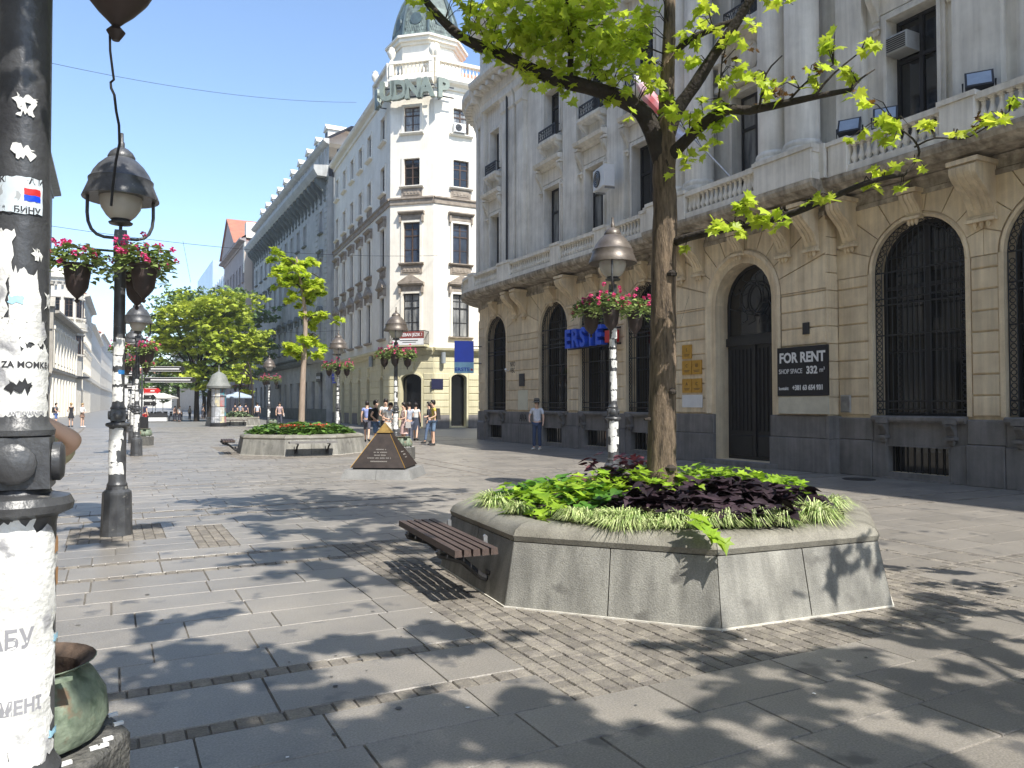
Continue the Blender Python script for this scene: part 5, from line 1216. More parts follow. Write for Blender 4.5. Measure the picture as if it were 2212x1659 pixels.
# ================================================================ lamp posts with hanging flower pots
def make_lamp(label, loc, rz, dark=False):
    t = thing('street_lamp', label, 'street lamp', loc, rz, 'street lamps with hanging flower pots')
    mp = M_pole; mh = M_pole if dark else M_brz
    mb = MB(); mb.lathe([(.185, 0), (.178, .05), (.165, .50), (.16, .53), (.125, .56), (.115, .60)], seg=12, smooth=False); mb.build('base', mp, t)
    mb = MB(); mb.lathe([(.115, .60), (.118, .62), (.105, .64), (.098, .66), (.096, 1.30), (.10, 1.32)], seg=20); mb.build('lower_column', mp, t)
    mb = MB(); mb.lathe([(.10, 1.32), (.135, 1.335), (.14, 1.355), (.13, 1.375), (.085, 1.385), (.075, 1.41)], seg=20); mb.lathe([(.07, 1.535), (.088, 1.545), (.09, 1.56), (.075, 1.58), (.069, 1.62)], seg=20); mb.build('collar', mp, t)
    mb = MB(); mb.box(-.085, .085, -.085, .085, 1.40, 1.54, 0, .004); mb.build('junction_box', mp, t)
    for a in range(4):
        b2 = MB(); b2.lathe([(.055, 0), (.055, .02), (.045, .028), (0, .03)], seg=14); b2.mapv(lambda p: (p.z + .084, p.x, p.y + 1.47)); q = Matrix.Rotation(a * pi / 2, 3, 'Z'); b2.mapv(lambda p: q @ p); b2.build('knob', mp, t)
    mb = MB(); mb.lathe([(.070, 1.62), (.068, 2.2), (.062, 3.55), (.062, 3.58)], seg=20); mb.build('pole', mp, t)
    mb = MB(); mb.box(-.078, .078, -.078, .078, 3.58, 3.76, 0, .01); mb.lathe([(.02, 3.76), (.02, 3.82)], seg=8); 
    for s in (-1, 1): mb.lathe([(.035, 0), (.035, .03), (0, .035)], (0, 0, 0), 10)
    mb.build('head_block', mp, t)
    mb = MB(); pts = []
    for k in range(9):
        a = pi + pi / 2 * k / 8; pts.append((-.07 - .295 + .295 * (1 + cos(a)) * 1.0 if False else -.365 + .295 * (1 + cos(a + 0)) , 0, 3.67 + .26 * (1 + sin(a)) - .0))
    left = [(-.365, 0, 4.16), (-.367, 0, 3.95), (-.355, 0, 3.84), (-.32, 0, 3.75), (-.26, 0, 3.69), (-.18, 0, 3.665), (-.07, 0, 3.665)]
    mb.tube(left, .020, 8); mb.tube([(-x, y, z) for x, y, z in left], .020, 8); mb.build('bracket', mp, t)
    mb = MB(); mb.lathe([(.0, 3.80), (.03, 3.82), (.13, 3.84), (.14, 3.86), (.10, 3.88), (.12, 3.90)], seg=16); mb.build('globe_cup', mp, t)
    mb = MB(); mb.lathe([(.12, 3.90), (.17, 3.95), (.22, 4.03), (.245, 4.12), (.245, 4.2)], seg=20); mb.build('globe', M_globe, t)
    mb = MB(); mb.lathe([(.25, 4.17), (.435, 4.145), (.437, 4.155), (.40, 4.25), (.365, 4.34), (.37, 4.385), (.345, 4.41), (.32, 4.47), (.26, 4.56), (.19, 4.63), (.155, 4.655), (.158, 4.68), (.13, 4.735), (.08, 4.78), (.035, 4.80), (.035, 4.86), (.022, 4.88), (.02, 4.98), (0, 4.99)], seg=32, caps=False); mb.build('hood', mh, t)
    arms = (R(178), R(62), R(-58))
    for a in arms:
        c_, s_ = cos(a), sin(a)
        mb = MB(); mb.tube([(c_ * .06, s_ * .06, 3.50), (c_ * .43, s_ * .43, 3.50), (c_ * .46, s_ * .46, 3.48), (c_ * .46, s_ * .46, 3.38)], .016, 6); mb.lathe([(0, -.03), (.03, 0), (0, .03)], (c_ * .45, s_ * .45, 3.50), 8); mb.build('arm', mp, t)
    MB().lathe([(.075, 3.42), (.078, 3.44), (.078, 3.53), (.07, 3.55)], seg=14).build('clamp', mp, t)
    return t, arms
def patch(par, zc, a0, a1, h, r0, r1, m, rag=.02, seed=0, name='poster', n=8, kz=4):
    "paper pasted round a post, with ragged torn edges"
    rn = random.Random(seed); mb = MB(); vs = []
    r0 += .0018; r1 += .0018
    for i in range(n + 1):
        a = a0 + (a1 - a0) * i / n; e0, e1 = rn.uniform(-rag, rag), rn.uniform(-rag, rag)
        for j in range(kz + 1):
            z = zc - h / 2 + e0 + (h + e1 - e0) * j / kz; aa = a + (rn.uniform(-rag, rag) / r0 if i in (0, n) else 0)
            r = r0 + (r1 - r0) * j / kz + rn.uniform(0, .0012)
            vs.append((r * cos(aa), r * sin(aa), z))
    mb.add(vs, [(i * (kz + 1) + j, (i + 1) * (kz + 1) + j, (i + 1) * (kz + 1) + j + 1, i * (kz + 1) + j + 1) for i in range(n) for j in range(kz)], 0, True)
    return mb.build(name, m, par)
def posters(t, seed, heavy=1.0):
    rn = random.Random(seed); ca = R(-120) - t.rotation_euler.z
    for k in range(int(5 * heavy)):
        z = 1.75 + k * .19 + rn.uniform(-.03, .03); a = ca + rn.uniform(-.5, .5); patch(t, z, a - .9, a + .9, rn.uniform(.12, .2), .0695, .0692, M_paper, .012, seed * 31 + k)
    for k in range(4):
        a = ca + rn.uniform(-.5, .5); patch(t, .82 + k * .14, a - .95, a + .95, .135, .097, .097, M_paper, .012, seed * 77 + k)
leafg = M_green; M_pink = mat('pink geranium', (.82, .10, .30), .5, (.68, .05, .2), 8, 2, island=.25, transl=.2)
M_gl = mat('geranium leaf', (.30, .38, .12), .55, (.12, .19, .05), 5, 3, island=.35, transl=.2)
def pot_meshes(seed):
    rn = random.Random(seed)
    p = MB(); p.lathe([(.012, -.46), (.03, -.43), (.012, -.41), (.03, -.39), (.06, -.36), (.10, -.31), (.105, -.30), (.12, -.27), (.135, -.16), (.14, -.15), (.14, -.13), (.155, -.02), (.175, -.012), (.178, .01), (.165, .015), (.15, .0), (.14, -.04), (0, -.04)], seg=20)
    h = MB(); h.tube([(-.16, 0, 0), (-.15, 0, .18), (-.10, 0, .215), (.10, 0, .215), (.15, 0, .18), (.16, 0, 0)], .008, 5)
    f = MB(); fl = MB()
    for _ in range(330):
        a = rn.uniform(0, 2 * pi); q = rn.random() ** .6; r = .06 + .25 * q; z = .14 * (1 - q) + rn.uniform(-.05, .10) - (.1 * rn.random() if q > .8 else 0)
        leaf(f, (r * cos(a) * .9, r * sin(a) * .9, z), (cos(a) + rn.gauss(0, .5), sin(a) + rn.gauss(0, .5), rn.uniform(-.5, .6)), (rn.uniform(-.4, .4), rn.uniform(-.4, .4), 1), rn.uniform(.045, .075), 'heart')
    for _ in range(22):
        a = rn.uniform(0, 2 * pi); q = rn.random(); r = .08 + .25 * q; c = (r * cos(a), r * sin(a), .20 * (1 - q) + rn.uniform(-.06, .17)); f.tube([(c[0] * .6, c[1] * .6, .02), c], .0025, 3)
        for _ in range(16):
            v = Vector((rn.gauss(0, 1), rn.gauss(0, 1), rn.gauss(0, 1) + .3)).normalized()
            leaf(fl, Vector(c) + v * .014, v + Vector((rn.gauss(0, .6), rn.gauss(0, .6), 0)), (rn.gauss(0, 1), rn.gauss(0, 1), 1), .026, 'heart')
    return p.mesh('pot', M_pot), h.mesh('handle', M_iron), f.mesh('foliage', M_gl), fl.mesh('flowers', M_pink)
PM = [pot_meshes(s) for s in (1, 2, 3)]
npot = [0]
def hang_pots(lamp, arms, where):
    rz = lamp.rotation_euler.z; P = []
    for i, a in enumerate(arms):
        b = a + rz; x, y = lamp.location.x + .46 * cos(b), lamp.location.y + .46 * sin(b); P.append(((x * _c - y * _s) / (x * _s + y * _c), x, y, i))
    P.sort()
    for k, (_, x, y, i) in enumerate(P):
        t = thing('hanging_flower_pot', '%s pot of pink geraniums on the %s' % (('leftmost', 'middle', 'rightmost')[k], where), 'flower pot', (x, y, 3.29 + lamp.location.z + (.05 if npot[0] < 3 else 0)), rz * 3 + i * 2.1, 'hanging pots of pink geraniums')
        pm = PM[(npot[0]) % 3]; npot[0] += 1
        po = inst('pot', pm[0], t); inst('handle', pm[1], t); fs = 1.0 if npot[0] < 4 else 1.22; fo = inst('foliage', pm[2], t, sc=fs); tag(fo, kind='stuff'); fl = inst('flowers', pm[3], t, sc=fs); tag(fl, kind='stuff')
specs = [((-.23, 2.54, -.03), R(-1.5), 'near left lamp post whose shaft fills the left edge', True, 'near left lamp post'),
         ((.07, 10.67, 0), R(2), 'second lamp post on the left, full height against the sky', True, 'second lamp post on the left'),
         ((.70, 26.8, 0), R(12), 'third lamp post of the left row', True, 'third lamp post of the left row'),
         ((.79, 35.6, 0), R(-60), 'fourth lamp post of the left row, partly behind the third', True, 'fourth lamp post of the left row'),
         ((.9, 50, 0), R(-10), 'fifth lamp post of the left row beside the arrow signs', True, 'fifth lamp post of the left row'),
         ((7.99, 11.41, 0), R(53), 'near right lamp post standing between planter and bank', False, 'near right lamp post'),
         ((8.71, 25.44, 0), R(69), 'lamp post standing among the tourists by the pyramid', False, 'lamp post among the tourists'),
         ((9.14, 34.73, 0), R(75), 'lamp post behind the second planter', False, 'lamp post behind the second planter'),
         ((9.47, 53.94, 0), R(60), 'lamp post with a round bin at its foot, left of the young tree', False, 'lamp post left of the young tree'),
         ((11.12, 79.4, 0), R(-35), 'farthest lamp post, right of the advertising column', False, 'farthest right row lamp post')]
LAMPS = []
for i, (loc, rz, lb, dark, short) in enumerate(specs):
    l, arms = make_lamp(lb, loc, rz, dark); LAMPS.append(l); hang_pots(l, arms, short)
    if i: posters(l, i, 1.4 if i in (5, 7, 8, 9) else .8)
# near post: layers of torn paper, stickers
l0 = LAMPS[0]; cam_a = math.atan2(-l0.location.y, -l0.location.x) - l0.rotation_euler.z      # towards the camera
toR = lambda d: cam_a + d                                                                    # + = right-hand side in the picture
rn = random.Random(44)
for k, (z, d0, d1, h) in enumerate(((.06 + .62, -1.3, .75, .2), (.84, -1.4, .95, .24), (1.02, -1.5, .85, .22), (1.2, -1.3, .95, .2), (1.12, -.4, 1.25, .3), (.74, -.2, 1.1, .16), (.92, .2, 1.35, .12), (1.27, -1.0, .4, .08))):
    patch(l0, z, toR(d0), toR(d1), h, .097, .0975, M_paper, .018, k + 5, n=14, kz=6)
for k, (z, d0, d1) in enumerate(((1.24, 1.1, 1.3), (1.15, 1.15, 1.32))): patch(l0, z, toR(d0), toR(d1), .05, .1, .1, mat('brown tape', (.45, .25, .12), .6), .006, k + 60, 'tape', 3, 2)
ZY = lambda y: 1.63 + (874 - y) * .00126
for k, (y0, y1, d0, d1) in enumerate(((497, 580, -1.5, -.25), (580, 690, -1.5, -.5), (582, 700, -.45, .62), (690, 790, -1.5, .05), (690, 745, -.1, .95), (745, 800, .1, 1.1), (776, 850, -1.5, 1.25), (835, 905, -1.5, 1.15))):
    patch(l0, ZY((y0 + y1) / 2), toR(d0), toR(d1), (y1 - y0) * .00126, .0695, .0695, M_paper, .006 + .004 * (k % 3), k + 90, n=16, kz=6)
for y, d, w_, h in ((324, .0, .32, .034), (212, .05, .34, .025), (232, .1, .26, .022), (245, -1.35, .2, .07), (545, .55, .12, .02), (640, 1.2, .2, .04)): patch(l0, ZY(y), toR(d - w_), toR(d + w_), h, .0685, .0685, M_paper, .01, int(y), 'torn_scrap')
patch(l0, ZY(835), toR(-.35), toR(.35), .028, .0722, .0722, M_framed, .012, 12, 'torn_hole')
patch(l0, ZY(419), toR(-1.45), toR(.72), .098, .0688, .0688, mat('sticker paper', (.62, .70, .74), .6, (.5, .56, .6), 20), .003, 3, 'sticker', n=14)
def bend(tm, r, ac_, z):   # wrap lettering round the post
    return tm.mapv(lambda p: ((r - p.y * .3) * cos(ac_ + p.x / r), (r - p.y * .3) * sin(ac_ + p.x / r), z + p.z))
bend(text_mb('ЗА КРАЉА И', .024, .0004, .0008), .0712, toR(-.3), ZY(387)).build('sticker_lettering', M_paperk, l0)
bend(text_mb('ОТАЏБИНУ', .024, .0004, .0008), .0712, toR(-.3), ZY(452)).build('sticker_lettering', M_paperk, l0)
bend(text_mb('О', .075, .0004, .002, sx=1.1), .0710, toR(-.45), ZY(420)).build('sticker_emblem', mat('sticker grey', (.35, .37, .38), .6), l0)
patch(l0, ZY(410), toR(.05), toR(.62), .018, .0702, .0702, M_red, .001, 1, 'flag_red'); patch(l0, ZY(424), toR(.05), toR(.62), .016, .0702, .0702, M_blue, .001, 1, 'flag_blue')
bend(text_mb('O ZA MOMKE', .024, .0004, .0005, sx=1.0), .0735, toR(.05), ZY(788)).build('poster_lettering', M_paperk, l0)
bend(text_mb('ANTIKVARNICA', .016, .0004, .0003, sx=.8), .0735, toR(.3), ZY(893)).build('poster_lettering', mat('faded print', (.3, .3, .32), .8), l0)
bend(text_mb('АБУ', .07, .0004, .002, sx=.8), .1002, toR(-.1), 1.0).build('poster_lettering', MATS['faded print'], l0)
bend(text_mb('МЕНІ', .05, .0004, .002, sx=.8), .1002, toR(.15), .82).build('poster_lettering', MATS['faded print'], l0)
for ax, zz, c in ((-1.3, ZY(655), M_lblue), (-.4, ZY(648), M_lblue), (1.1, .98, M_lblue), (.95, .72, M_lblue)): patch(l0, zz, toR(ax), toR(ax + .5), .02, .0712 if zz > 1.4 else .0995, .0712 if zz > 1.4 else .0995, c, .004, 2, 'print_strip')
patch(LAMPS[1], 2.0, R(-125) + R(30), R(-60) + R(30), .05, .0695, .0695, mat('blue tape', (.02, .16, .42), .5), .004, 7, 'tape')
patch(LAMPS[1], 2.35, R(-150) + R(30), R(-60) + R(30), .14, .069, .069, M_paper, .004, 8)
# loose cable from the near pot down past the second lamp
cp = [at(237, 60, 2.6), at(238, 110, 2.6), at(243, 150, 2.62), at(246, 172, 2.62), at(239, 178, 2.63), at(240, 190, 2.62), at(247, 205, 2.62), at(251, 240, 2.64), at(257, 270, 2.65), at(258, 310, 2.66), at(250, 350, 2.66), at(244, 400, 2.67), at(240, 445, 2.67)]
tag(MB().tube(cp, .0045, 6).build('cable', M_iron), 'black twisted cable dangling from the near hanging pot', 'cable')

# ================================================================ round bins, pyramid, advertising column, signs
M_cop = mat('verdigris copper', (.33, .39, .29), .6, (.10, .14, .095), 11, 9, .4, 30, stain=((.20, .14, .09), 9, .57), streak=.4)
M_ash = mat('sooty bowl inside', (.16, .11, .08), .9, (.04, .03, .025), 12, 6, .4, 40)
M_gran = mat('rough dark granite', (.16, .155, .14), .85, (.06, .06, .058), 30, 6, 1.0, 45, stain=((.34, .30, .22), 9, .7))
def bin_(loc, label, rz=0):
    t = thing('copper_bin', label, 'litter bin', loc, rz, 'copper litter bins on stone bases')
    mb = MB(); mb.lathe([(.36, 0), (.36, .34), (.345, .36)], seg=8, smooth=False, rot=R(22.5)); mb.build('stone_base', M_gran, t)
    mb = MB(); mb.lathe([(.22, .361), (.27, .39), (.295, .46), (.285, .56), (.24, .66), (.20, .70), (.23, .725), (.25, .735), (.247, .738)], seg=28, caps=False)
    for k in range(0): pass
    mb.v = [(x * .97, y * .97, .361 + (z - .361) * .80) for x, y, z in mb.v]; mb.build('bowl', M_cop, t)
    mb = MB(); mb.lathe([(.247, .738), (.225, .728), (.19, .69), (.18, .62), (.19, .55), (0, .54)], seg=28, caps=False); mb.v = [(x * .97, y * .97, .361 + (z - .361) * .80) for x, y, z in mb.v]; mb.build('bowl_inside', M_ash, t)
    MB().tube([(.0, -.285, .40), (.0, -.29, .46), (.0, -.275, .52), (.0, -.23, .60)], .006, 4).build('seam', M_ash, t)
    mb = MB(); mb.yz([(-.20, .625), (-.335, .66), (-.335, .675), (-.20, .64)], -.06, .06); mb.build('spout', M_cop, t)
    rn = random.Random(int(loc[0] * 10)); mb = MB()
    for _ in range(7):
        a = rn.uniform(-2.6, .2); r = rn.uniform(.29, .33); x, y = r * cos(a), r * sin(a); mb.box(x - .018, x + .018, y - .008, y + .008, .361, .372)
    mb.build('litter', M_white, t)
    return t
bin_((-.28, 3.40, -.02), 'nearest green copper bin on a rough octagonal stone base, behind the near lamp post', R(20))
bin_((7.62, 21.6, 0), 'green topped copper bin right behind the dark pyramid, near the tourists')
bin_((9.3, 51.6, 0), 'distant copper bin at the foot of the lamp post left of the young tree')
bin_((1.15, 33.5, 0), 'far copper bin between the posts of the left lamp row')
# pyramid
pc = Vector((5.42, 16.55, 0)); prz = R(9)
t = thing('pyramid_monument', 'dark bronze pyramid with golden tip and engraved lettering on a low stone base', 'monument', pc, prz)
M_pyr = mat('dark bronze plate', (.06, .047, .04), .45, (.035, .028, .025), 5, 6, .1, 30, metal=.3)
M_pbase = mat('grey granite base', (.27, .27, .26), .6, (.18, .18, .175), 3, 6, .2, 100, speck=.25)
hb = .78
for s in (-1, 1):
    for u_ in (-1, 1):
        mb = MB(); x0, x1 = (s * .004, s * hb); y0, y1 = (u_ * .004, u_ * hb); x0, x1 = min(x0, x1), max(x0, x1); y0, y1 = min(y0, y1), max(y0, y1)
        v = [(x0, y0, 0), (x1, y0, 0), (x1, y1, 0), (x0, y1, 0)]; k = .90; v += [(x * k if abs(x) > .1 else x, y * k if abs(y) > .1 else y, .20) for x, y, z in v]
        mb.add(v, [(3, 2, 1, 0), (4, 5, 6, 7), (0, 1, 5, 4), (1, 2, 6, 5), (2, 3, 7, 6), (3, 0, 4, 7)]); mb.build('base_stone', M_pbase, t)
MB().box(-.56, .56, -.56, .56, .201, .235).build('footing', M_black, t)
def frus(a, z0, b, z1): 
    mb = MB(); v = [(-a, -a, z0), (a, -a, z0), (a, a, z0), (-a, a, z0), (-b, -b, z1), (b, -b, z1), (b, b, z1), (-b, b, z1)]
    return mb.add(v, [(3, 2, 1, 0), (4, 5, 6, 7), (0, 1, 5, 4), (1, 2, 6, 5), (2, 3, 7, 6), (3, 0, 4, 7)])
frus(.60, .236, .155, .95).build('pyramid_body', M_pyr, t); frus(.14, .951, .135, .975).build('collar', M_black, t); frus(.158, .976, .004, 1.20).build('golden_tip', mat('tarnished gold', (.42, .27, .08), .4, (.25, .16, .05), 9, metal=.5), t)
for sx, sy in ((1, -1), (-1, -1)):
    MB().tube([(sx * .602, sy * .602, .237), (sx * .157, sy * .157, .95)], .006, 4).build('edge_strip', M_gold, t)
slope = math.atan2(.445, .714)
rn = random.Random(4)   # rows of small raised letter marks, too worn to read
for fc, lines in ((0, ((.62, .10), (.56, .14), (.50, .12), (.44, .26), (.37, .18))), (1, ((.56, .12), (.50, .10), (.44, .08)))):
    for z, hw in lines:
        yy = -(.60 - (z - .236) * .445 / .714) - .004; tm = MB(); x = -hw
        while x < hw:
            w_ = rn.uniform(.008, .02); h_ = rn.uniform(.016, .026)
            tm.box(x, x + w_, -.002, .002, -h_ / 2, -h_ / 2 + .006).box(x, x + .005, -.002, .002, -h_ / 2, h_ / 2).box(x, x + w_, -.002, .002, h_ / 2 - .006, h_ / 2); x += w_ + (.008 if rn.random() < .85 else .03)
        rot = Matrix.Rotation(-slope, 3, 'X'); tm.mapv(lambda p: rot @ p + Vector((0, yy, z))); q = Matrix.Rotation(fc * pi / 2, 3, 'Z'); tm.mapv(lambda p: q @ p)
        tm.build('engraved_lettering', mat('engraved metal', (.42, .40, .36), .4), t)
t.rotation_euler = (0, 0, R(-33))
# advertising column
t = thing('advertising_column', 'round advertising column covered with posters under a grey bell roof', 'advertising column', (7.0, 60.4, 0))
MB().lathe([(.85, 0), (.85, .25), (.74, .3), (.72, 3.1)], seg=24).build('column', M_framed, t); MB().lathe([(.74, 3.1), (1.15, 3.12), (1.2, 3.3), (.95, 3.65), (.75, 4.1), (.6, 4.25), (.25, 4.42), (.1, 4.5), (.1, 4.62), (.05, 4.65), (.05, 5.0), (0, 5.02)], seg=24, caps=False).build('roof', mat('grey painted roof', (.24, .25, .23), .6, (.17, .18, .165), 3), t); t.scale = (.72, .72, .90)
pcx = [(.75, .76, .78), (.72, .62, .35), (.15, .2, .3), (.62, .66, .7), (.05, .45, .55), (.7, .7, .7), (.5, .12, .1), (.3, .33, .36), (.65, .68, .72)]
k = 0
for z, h in ((2.75, .6), (2.0, .75), (1.2, .75), (.55, .5)):
    for a in (-165, -125, -85, -45):
        c_ = pcx[(k * 5 + 3) % 9]; patch(t, z, R(a), R(a + 38), h, .75 if z < 1 else .735, .735, mat('column poster %d' % (k % 9), c_, .6, [x * .45 for x in pcx[(k * 5 + 5) % 9]], 2.2 + k % 3, 3), .004, k, 'poster'); k += 1
# arrow signposts in the left row
t = thing('arrow_signpost', 'signpost with dark arrow boards and a small red board beside the left lamp row', 'signpost', (1.45, 46.5, 0), R(-24))
MB().tube([(0, 0, 0), (0, 0, 3.9)], .05, 8).build('post', M_pole, t)
for z, x0, x1, m in ((3.55, .1, 2.3, M_framed), (2.95, .1, 2.9, M_framed), (2.35, .1, 1.0, M_red), (2.0, .1, .75, M_framed), (1.65, .1, .8, M_framed), (3.3, -1.2, -.1, M_framed), (2.6, -1.3, -.1, M_framed)):
    s = 1 if x1 > 0 and x0 >= 0 else -1
    tip = x1 if s > 0 else x0; base = x0 if s > 0 else x1
    mb = MB(); mb.xz([(base, z - .15), (tip - s * .14, z - .15), (tip, z), (tip - s * .14, z + .15), (base, z + .15)], -.02, .02); b_ = mb.build('arrow_board', m, t)
    a, b = sorted((base + s * .06, tip - s * .22)); mb = MB(); mb.box(a, b, -.024, -.0201, z + .11, z + .13).box(a, b, -.024, -.0201, z - .13, z - .11).box(a + .3, b - .1, -.024, -.0201, z - .03, z + .035); mb.build('arrow_print', M_white, b_)
tag(MB().box(-.22, .22, -.18, .18, 0, 1.0, 0, .02).build('litter_box', M_framed, None, (1.35, 41.5, 0), R(-20)), 'dark square litter box at the foot of the left lamp row', 'litter bin')

# ================================================================ cafe far away
def umbrella(loc, s, m, label, rz=0):
    t = thing('parasol', label, 'parasol', loc, rz)
    mb = MB(); mb.lathe([(s, 2.45), (s * .5, 2.72), (.02, 3.0)], seg=8, smooth=False, caps=False); mb.lathe([(s, 2.3), (s, 2.45)], seg=8, smooth=False, caps=False); mb.build('canopy', m, t)
    MB().tube([(0, 0, 0), (0, 0, 3)], .035, 6).build('pole', M_steel, t); return t
M_canv = mat('white canvas', (.78, .76, .72), .8, (.7, .68, .64), 2)
for i, (px, d, s, m, lb) in enumerate(((336, 84, 2.1, M_canv, 'large white cafe parasol left of the big trees'), (352, 92, 1.7, M_canv, 'second white parasol behind the large one'), (330, 104, 1.8, M_canv, 'farther white cafe parasol'), (513, 84, 1.9, mat('pale blue canvas', (.45, .55, .68), .8), 'pale blue parasol right of the advertising column'))):
    umbrella(ground(px, d), s, m, lb)
def cafe_chair(loc, rz, lb):
    t = thing('cafe_chair', lb, 'chair', loc, rz, 'dark cafe chairs under the trees')
    MB().box(-.22, .22, -.22, .22, .42, .46).build('seat', M_framed, t); MB().box(-.22, .22, .19, .23, .46, .88).build('backrest', M_framed, t)
    for a in (-1, 1):
        for b in (-1, 1): MB().box(a * .2 - .015, a * .2 + .015, b * .2 - .015, b * .2 + .015, 0, .42).build('leg', M_iron, t)
    return t
ch0 = None; rn = random.Random(12)
for i in range(12):
    px, d = 318 + (i % 6) * 14, 74 + (i // 6) * 6 + rn.uniform(-1, 1); lb = '%s dark cafe chair from the left in the %s row of the cafe' % (('first', 'second', 'third', 'fourth', 'fifth', 'sixth')[i % 6], 'front' if i < 6 else 'back')
    g_ = ground(px, d)
    if ch0 is None: ch0 = cafe_chair(g_, 0, lb)
    else: dup(ch0, g_, rn.uniform(0, 6), lb)
for i in range(5):
    g_ = ground(324 + i * 17, 76.5); t = thing('cafe_table', '%s small round cafe table from the left, left of the far planter' % ('first', 'second', 'third', 'fourth', 'fifth')[i], 'table', g_, 0, 'cafe tables under the trees')
    MB().lathe([(.38, .72), (.38, .75)], seg=12).build('table_top', M_white if i % 2 else M_wood, t); MB().tube([(0, 0, 0), (0, 0, .72)], .03, 6).build('leg', M_iron, t)
t = thing('low_sofa', 'low pale cafe sofa at the front of the seating area', 'sofa', ground(338, 70), R(-10))
MB().box(-.9, .9, -.4, .4, .1, .42).build('seat', M_white, t); MB().box(-.9, .9, .25, .42, .42, .8).build('backrest', M_framed, t)

# overhead wires
def wire(p, q, sag, label, r=.012):
    pts = [(p.lerp(q, k / 20) - Vector((0, 0, sag * 4 * (k / 20) * (1 - k / 20)))) for k in range(21)]
    tag(MB().tube(pts, r, 4).build('overhead_wire', M_iron), label, 'wire', 'wires strung across the street')
wire(at(60, 125, 40), at(770, 221, 60), .6, 'topmost thin wire crossing the sky to the white corner building', .012)
M_ltw = mat('light string', (.5, .49, .46), .6)
wire(at(110, 488, 38), at(945, 552, 52), .5, 'twisted light string crossing from the left to the white corner building')
wire(at(395, 520, 60), at(412, 610, 60), .0, 'thin wire dropping towards the big trees')
wire(at(330, 700, 70), at(735, 714, 64), .4, 'light string crossing low in front of the big trees and the young tree')
wire(at(110, 540, 70), at(330, 640, 90), .2, 'thin wire crossing behind the left lamp posts')
# ================================================================ trees
def branch(mb, pts, r0, r1, seg=8, bumpy=.06, rn=random):
    n = len(pts); out = []
    for i, p in enumerate(pts): out.append(Vector(p))
    dense = []
    for i in range(n - 1):
        for k in range(3):
            t = k / 3; p0, p1, p2, p3 = out[max(i - 1, 0)], out[i], out[i + 1], out[min(i + 2, n - 1)]
            dense.append(.5 * ((2 * p1) + (-p0 + p2) * t + (2 * p0 - 5 * p1 + 4 * p2 - p3) * t * t + (-p0 + 3 * p1 - 3 * p2 + p3) * t ** 3))
    dense.append(out[-1]); m = len(dense)
    rr = [(r0 + (r1 - r0) * i / (m - 1)) * rn.uniform(1 - bumpy, 1 + bumpy) for i in range(m)]
    mb.tube(dense, rr, seg); return dense
rn = random.Random(31)
t1 = thing('tall_tree', 'tall tree with yellow green maple leaves rising from the foreground planter', 'tree', (0, 0, 0))
DT = 7.85
tb = at(1429, 1045, DT); root_ = Vector((tb.x, tb.y, .7))
trunk_pts = [root_, at(1429, 980, DT), at(1431, 860, DT), at(1433, 700, DT), at(1434, 560, DT), at(1437, 460, DT), at(1434, 380, DT), at(1436, 320, DT), at(1438, 255, DT)]
mb = MB()
P = [Vector(p) for p in trunk_pts]; rad = [.172, .146, .138, .130, .126, .122, .115, .115, .09]
fine = []; fr_ = []
for i in range(len(P) - 1):
    for k in range(6): fine.append(P[i].lerp(P[i + 1], k / 6)); fr_.append((rad[i] + (rad[i + 1] - rad[i]) * k / 6) * rn.uniform(.975, 1.03))
fine.append(P[-1]); fr_.append(rad[-1]); mb.tube(fine, fr_, 22); 
mb.build('trunk', M_bark, t1)
BR = {}
def limb(name, pix, r0, r1, m=M_barkd, seg=10):
    mb = MB(); d = branch(mb, [at(*p) for p in pix], r0, r1, seg, rn=rn); mb.build('limb', m, t1); BR[name + str(len(BR))] = d; return d
limb('left', [(1432, 350, DT), (1412, 285, DT), (1385, 240, DT), (1340, 212, 7.9), (1270, 188, 8.0), (1180, 164, 8.1), (1085, 118, 8.3), (1010, 88, 8.4), (960, 48, 8.6), (915, -5, 8.7), (880, -60, 8.8)], .105, .035)
limb('up', [(1438, 265, DT), (1441, 180, DT), (1445, 90, DT), (1447, 0, DT), (1450, -90, DT)], .085, .05, M_bark)
limb('r1', [(1442, 300, DT), (1462, 240, 7.8), (1500, 185, 7.7), (1545, 115, 7.6), (1590, 50, 7.5), (1625, -10, 7.4), (1660, -80, 7.3)], .075, .04)
limb('r1b', [(1452, 118, DT), (1490, 86, 7.8), (1540, 62, 7.7), (1590, 45, 7.6)], .035, .03)
limb('r2', [(1440, 345, DT), (1475, 310, 7.7), (1520, 268, 7.5), (1570, 238, 7.3), (1620, 238, 7.2), (1700, 222, 7.0), (1770, 207, 6.8), (1838, 194, 6.7)], .07, .02)
limb('low', [(1450, 525, DT), (1490, 512, 7.6), (1560, 495, 7.3), (1640, 482, 7.1), (1720, 458, 6.8), (1800, 425, 6.6), (1880, 392, 6.4), (1955, 376, 6.3)], .045, .018)
limb('twig', [(1230, 178, 8.0), (1233, 120, 8.0), (1231, 60, 7.9), (1228, -20, 7.9), (1230, -80, 7.9)], .035, .022)
limb('twig', [(1955, 376, 6.3), (1975, 352, 6.3), (1986, 328, 6.3), (1972, 300, 6.3), (1940, 275, 6.3), (1930, 262, 6.3)], .012, .006)
limb('twig', [(1975, 318, 6.3), (2020, 298, 6.2), (2080, 300, 6.1), (2130, 275, 6.0), (2180, 240, 5.9)], .008, .004)
limb('twig', [(1470, 700, 7.8), (1488, 640, 7.8)], .001, .001)
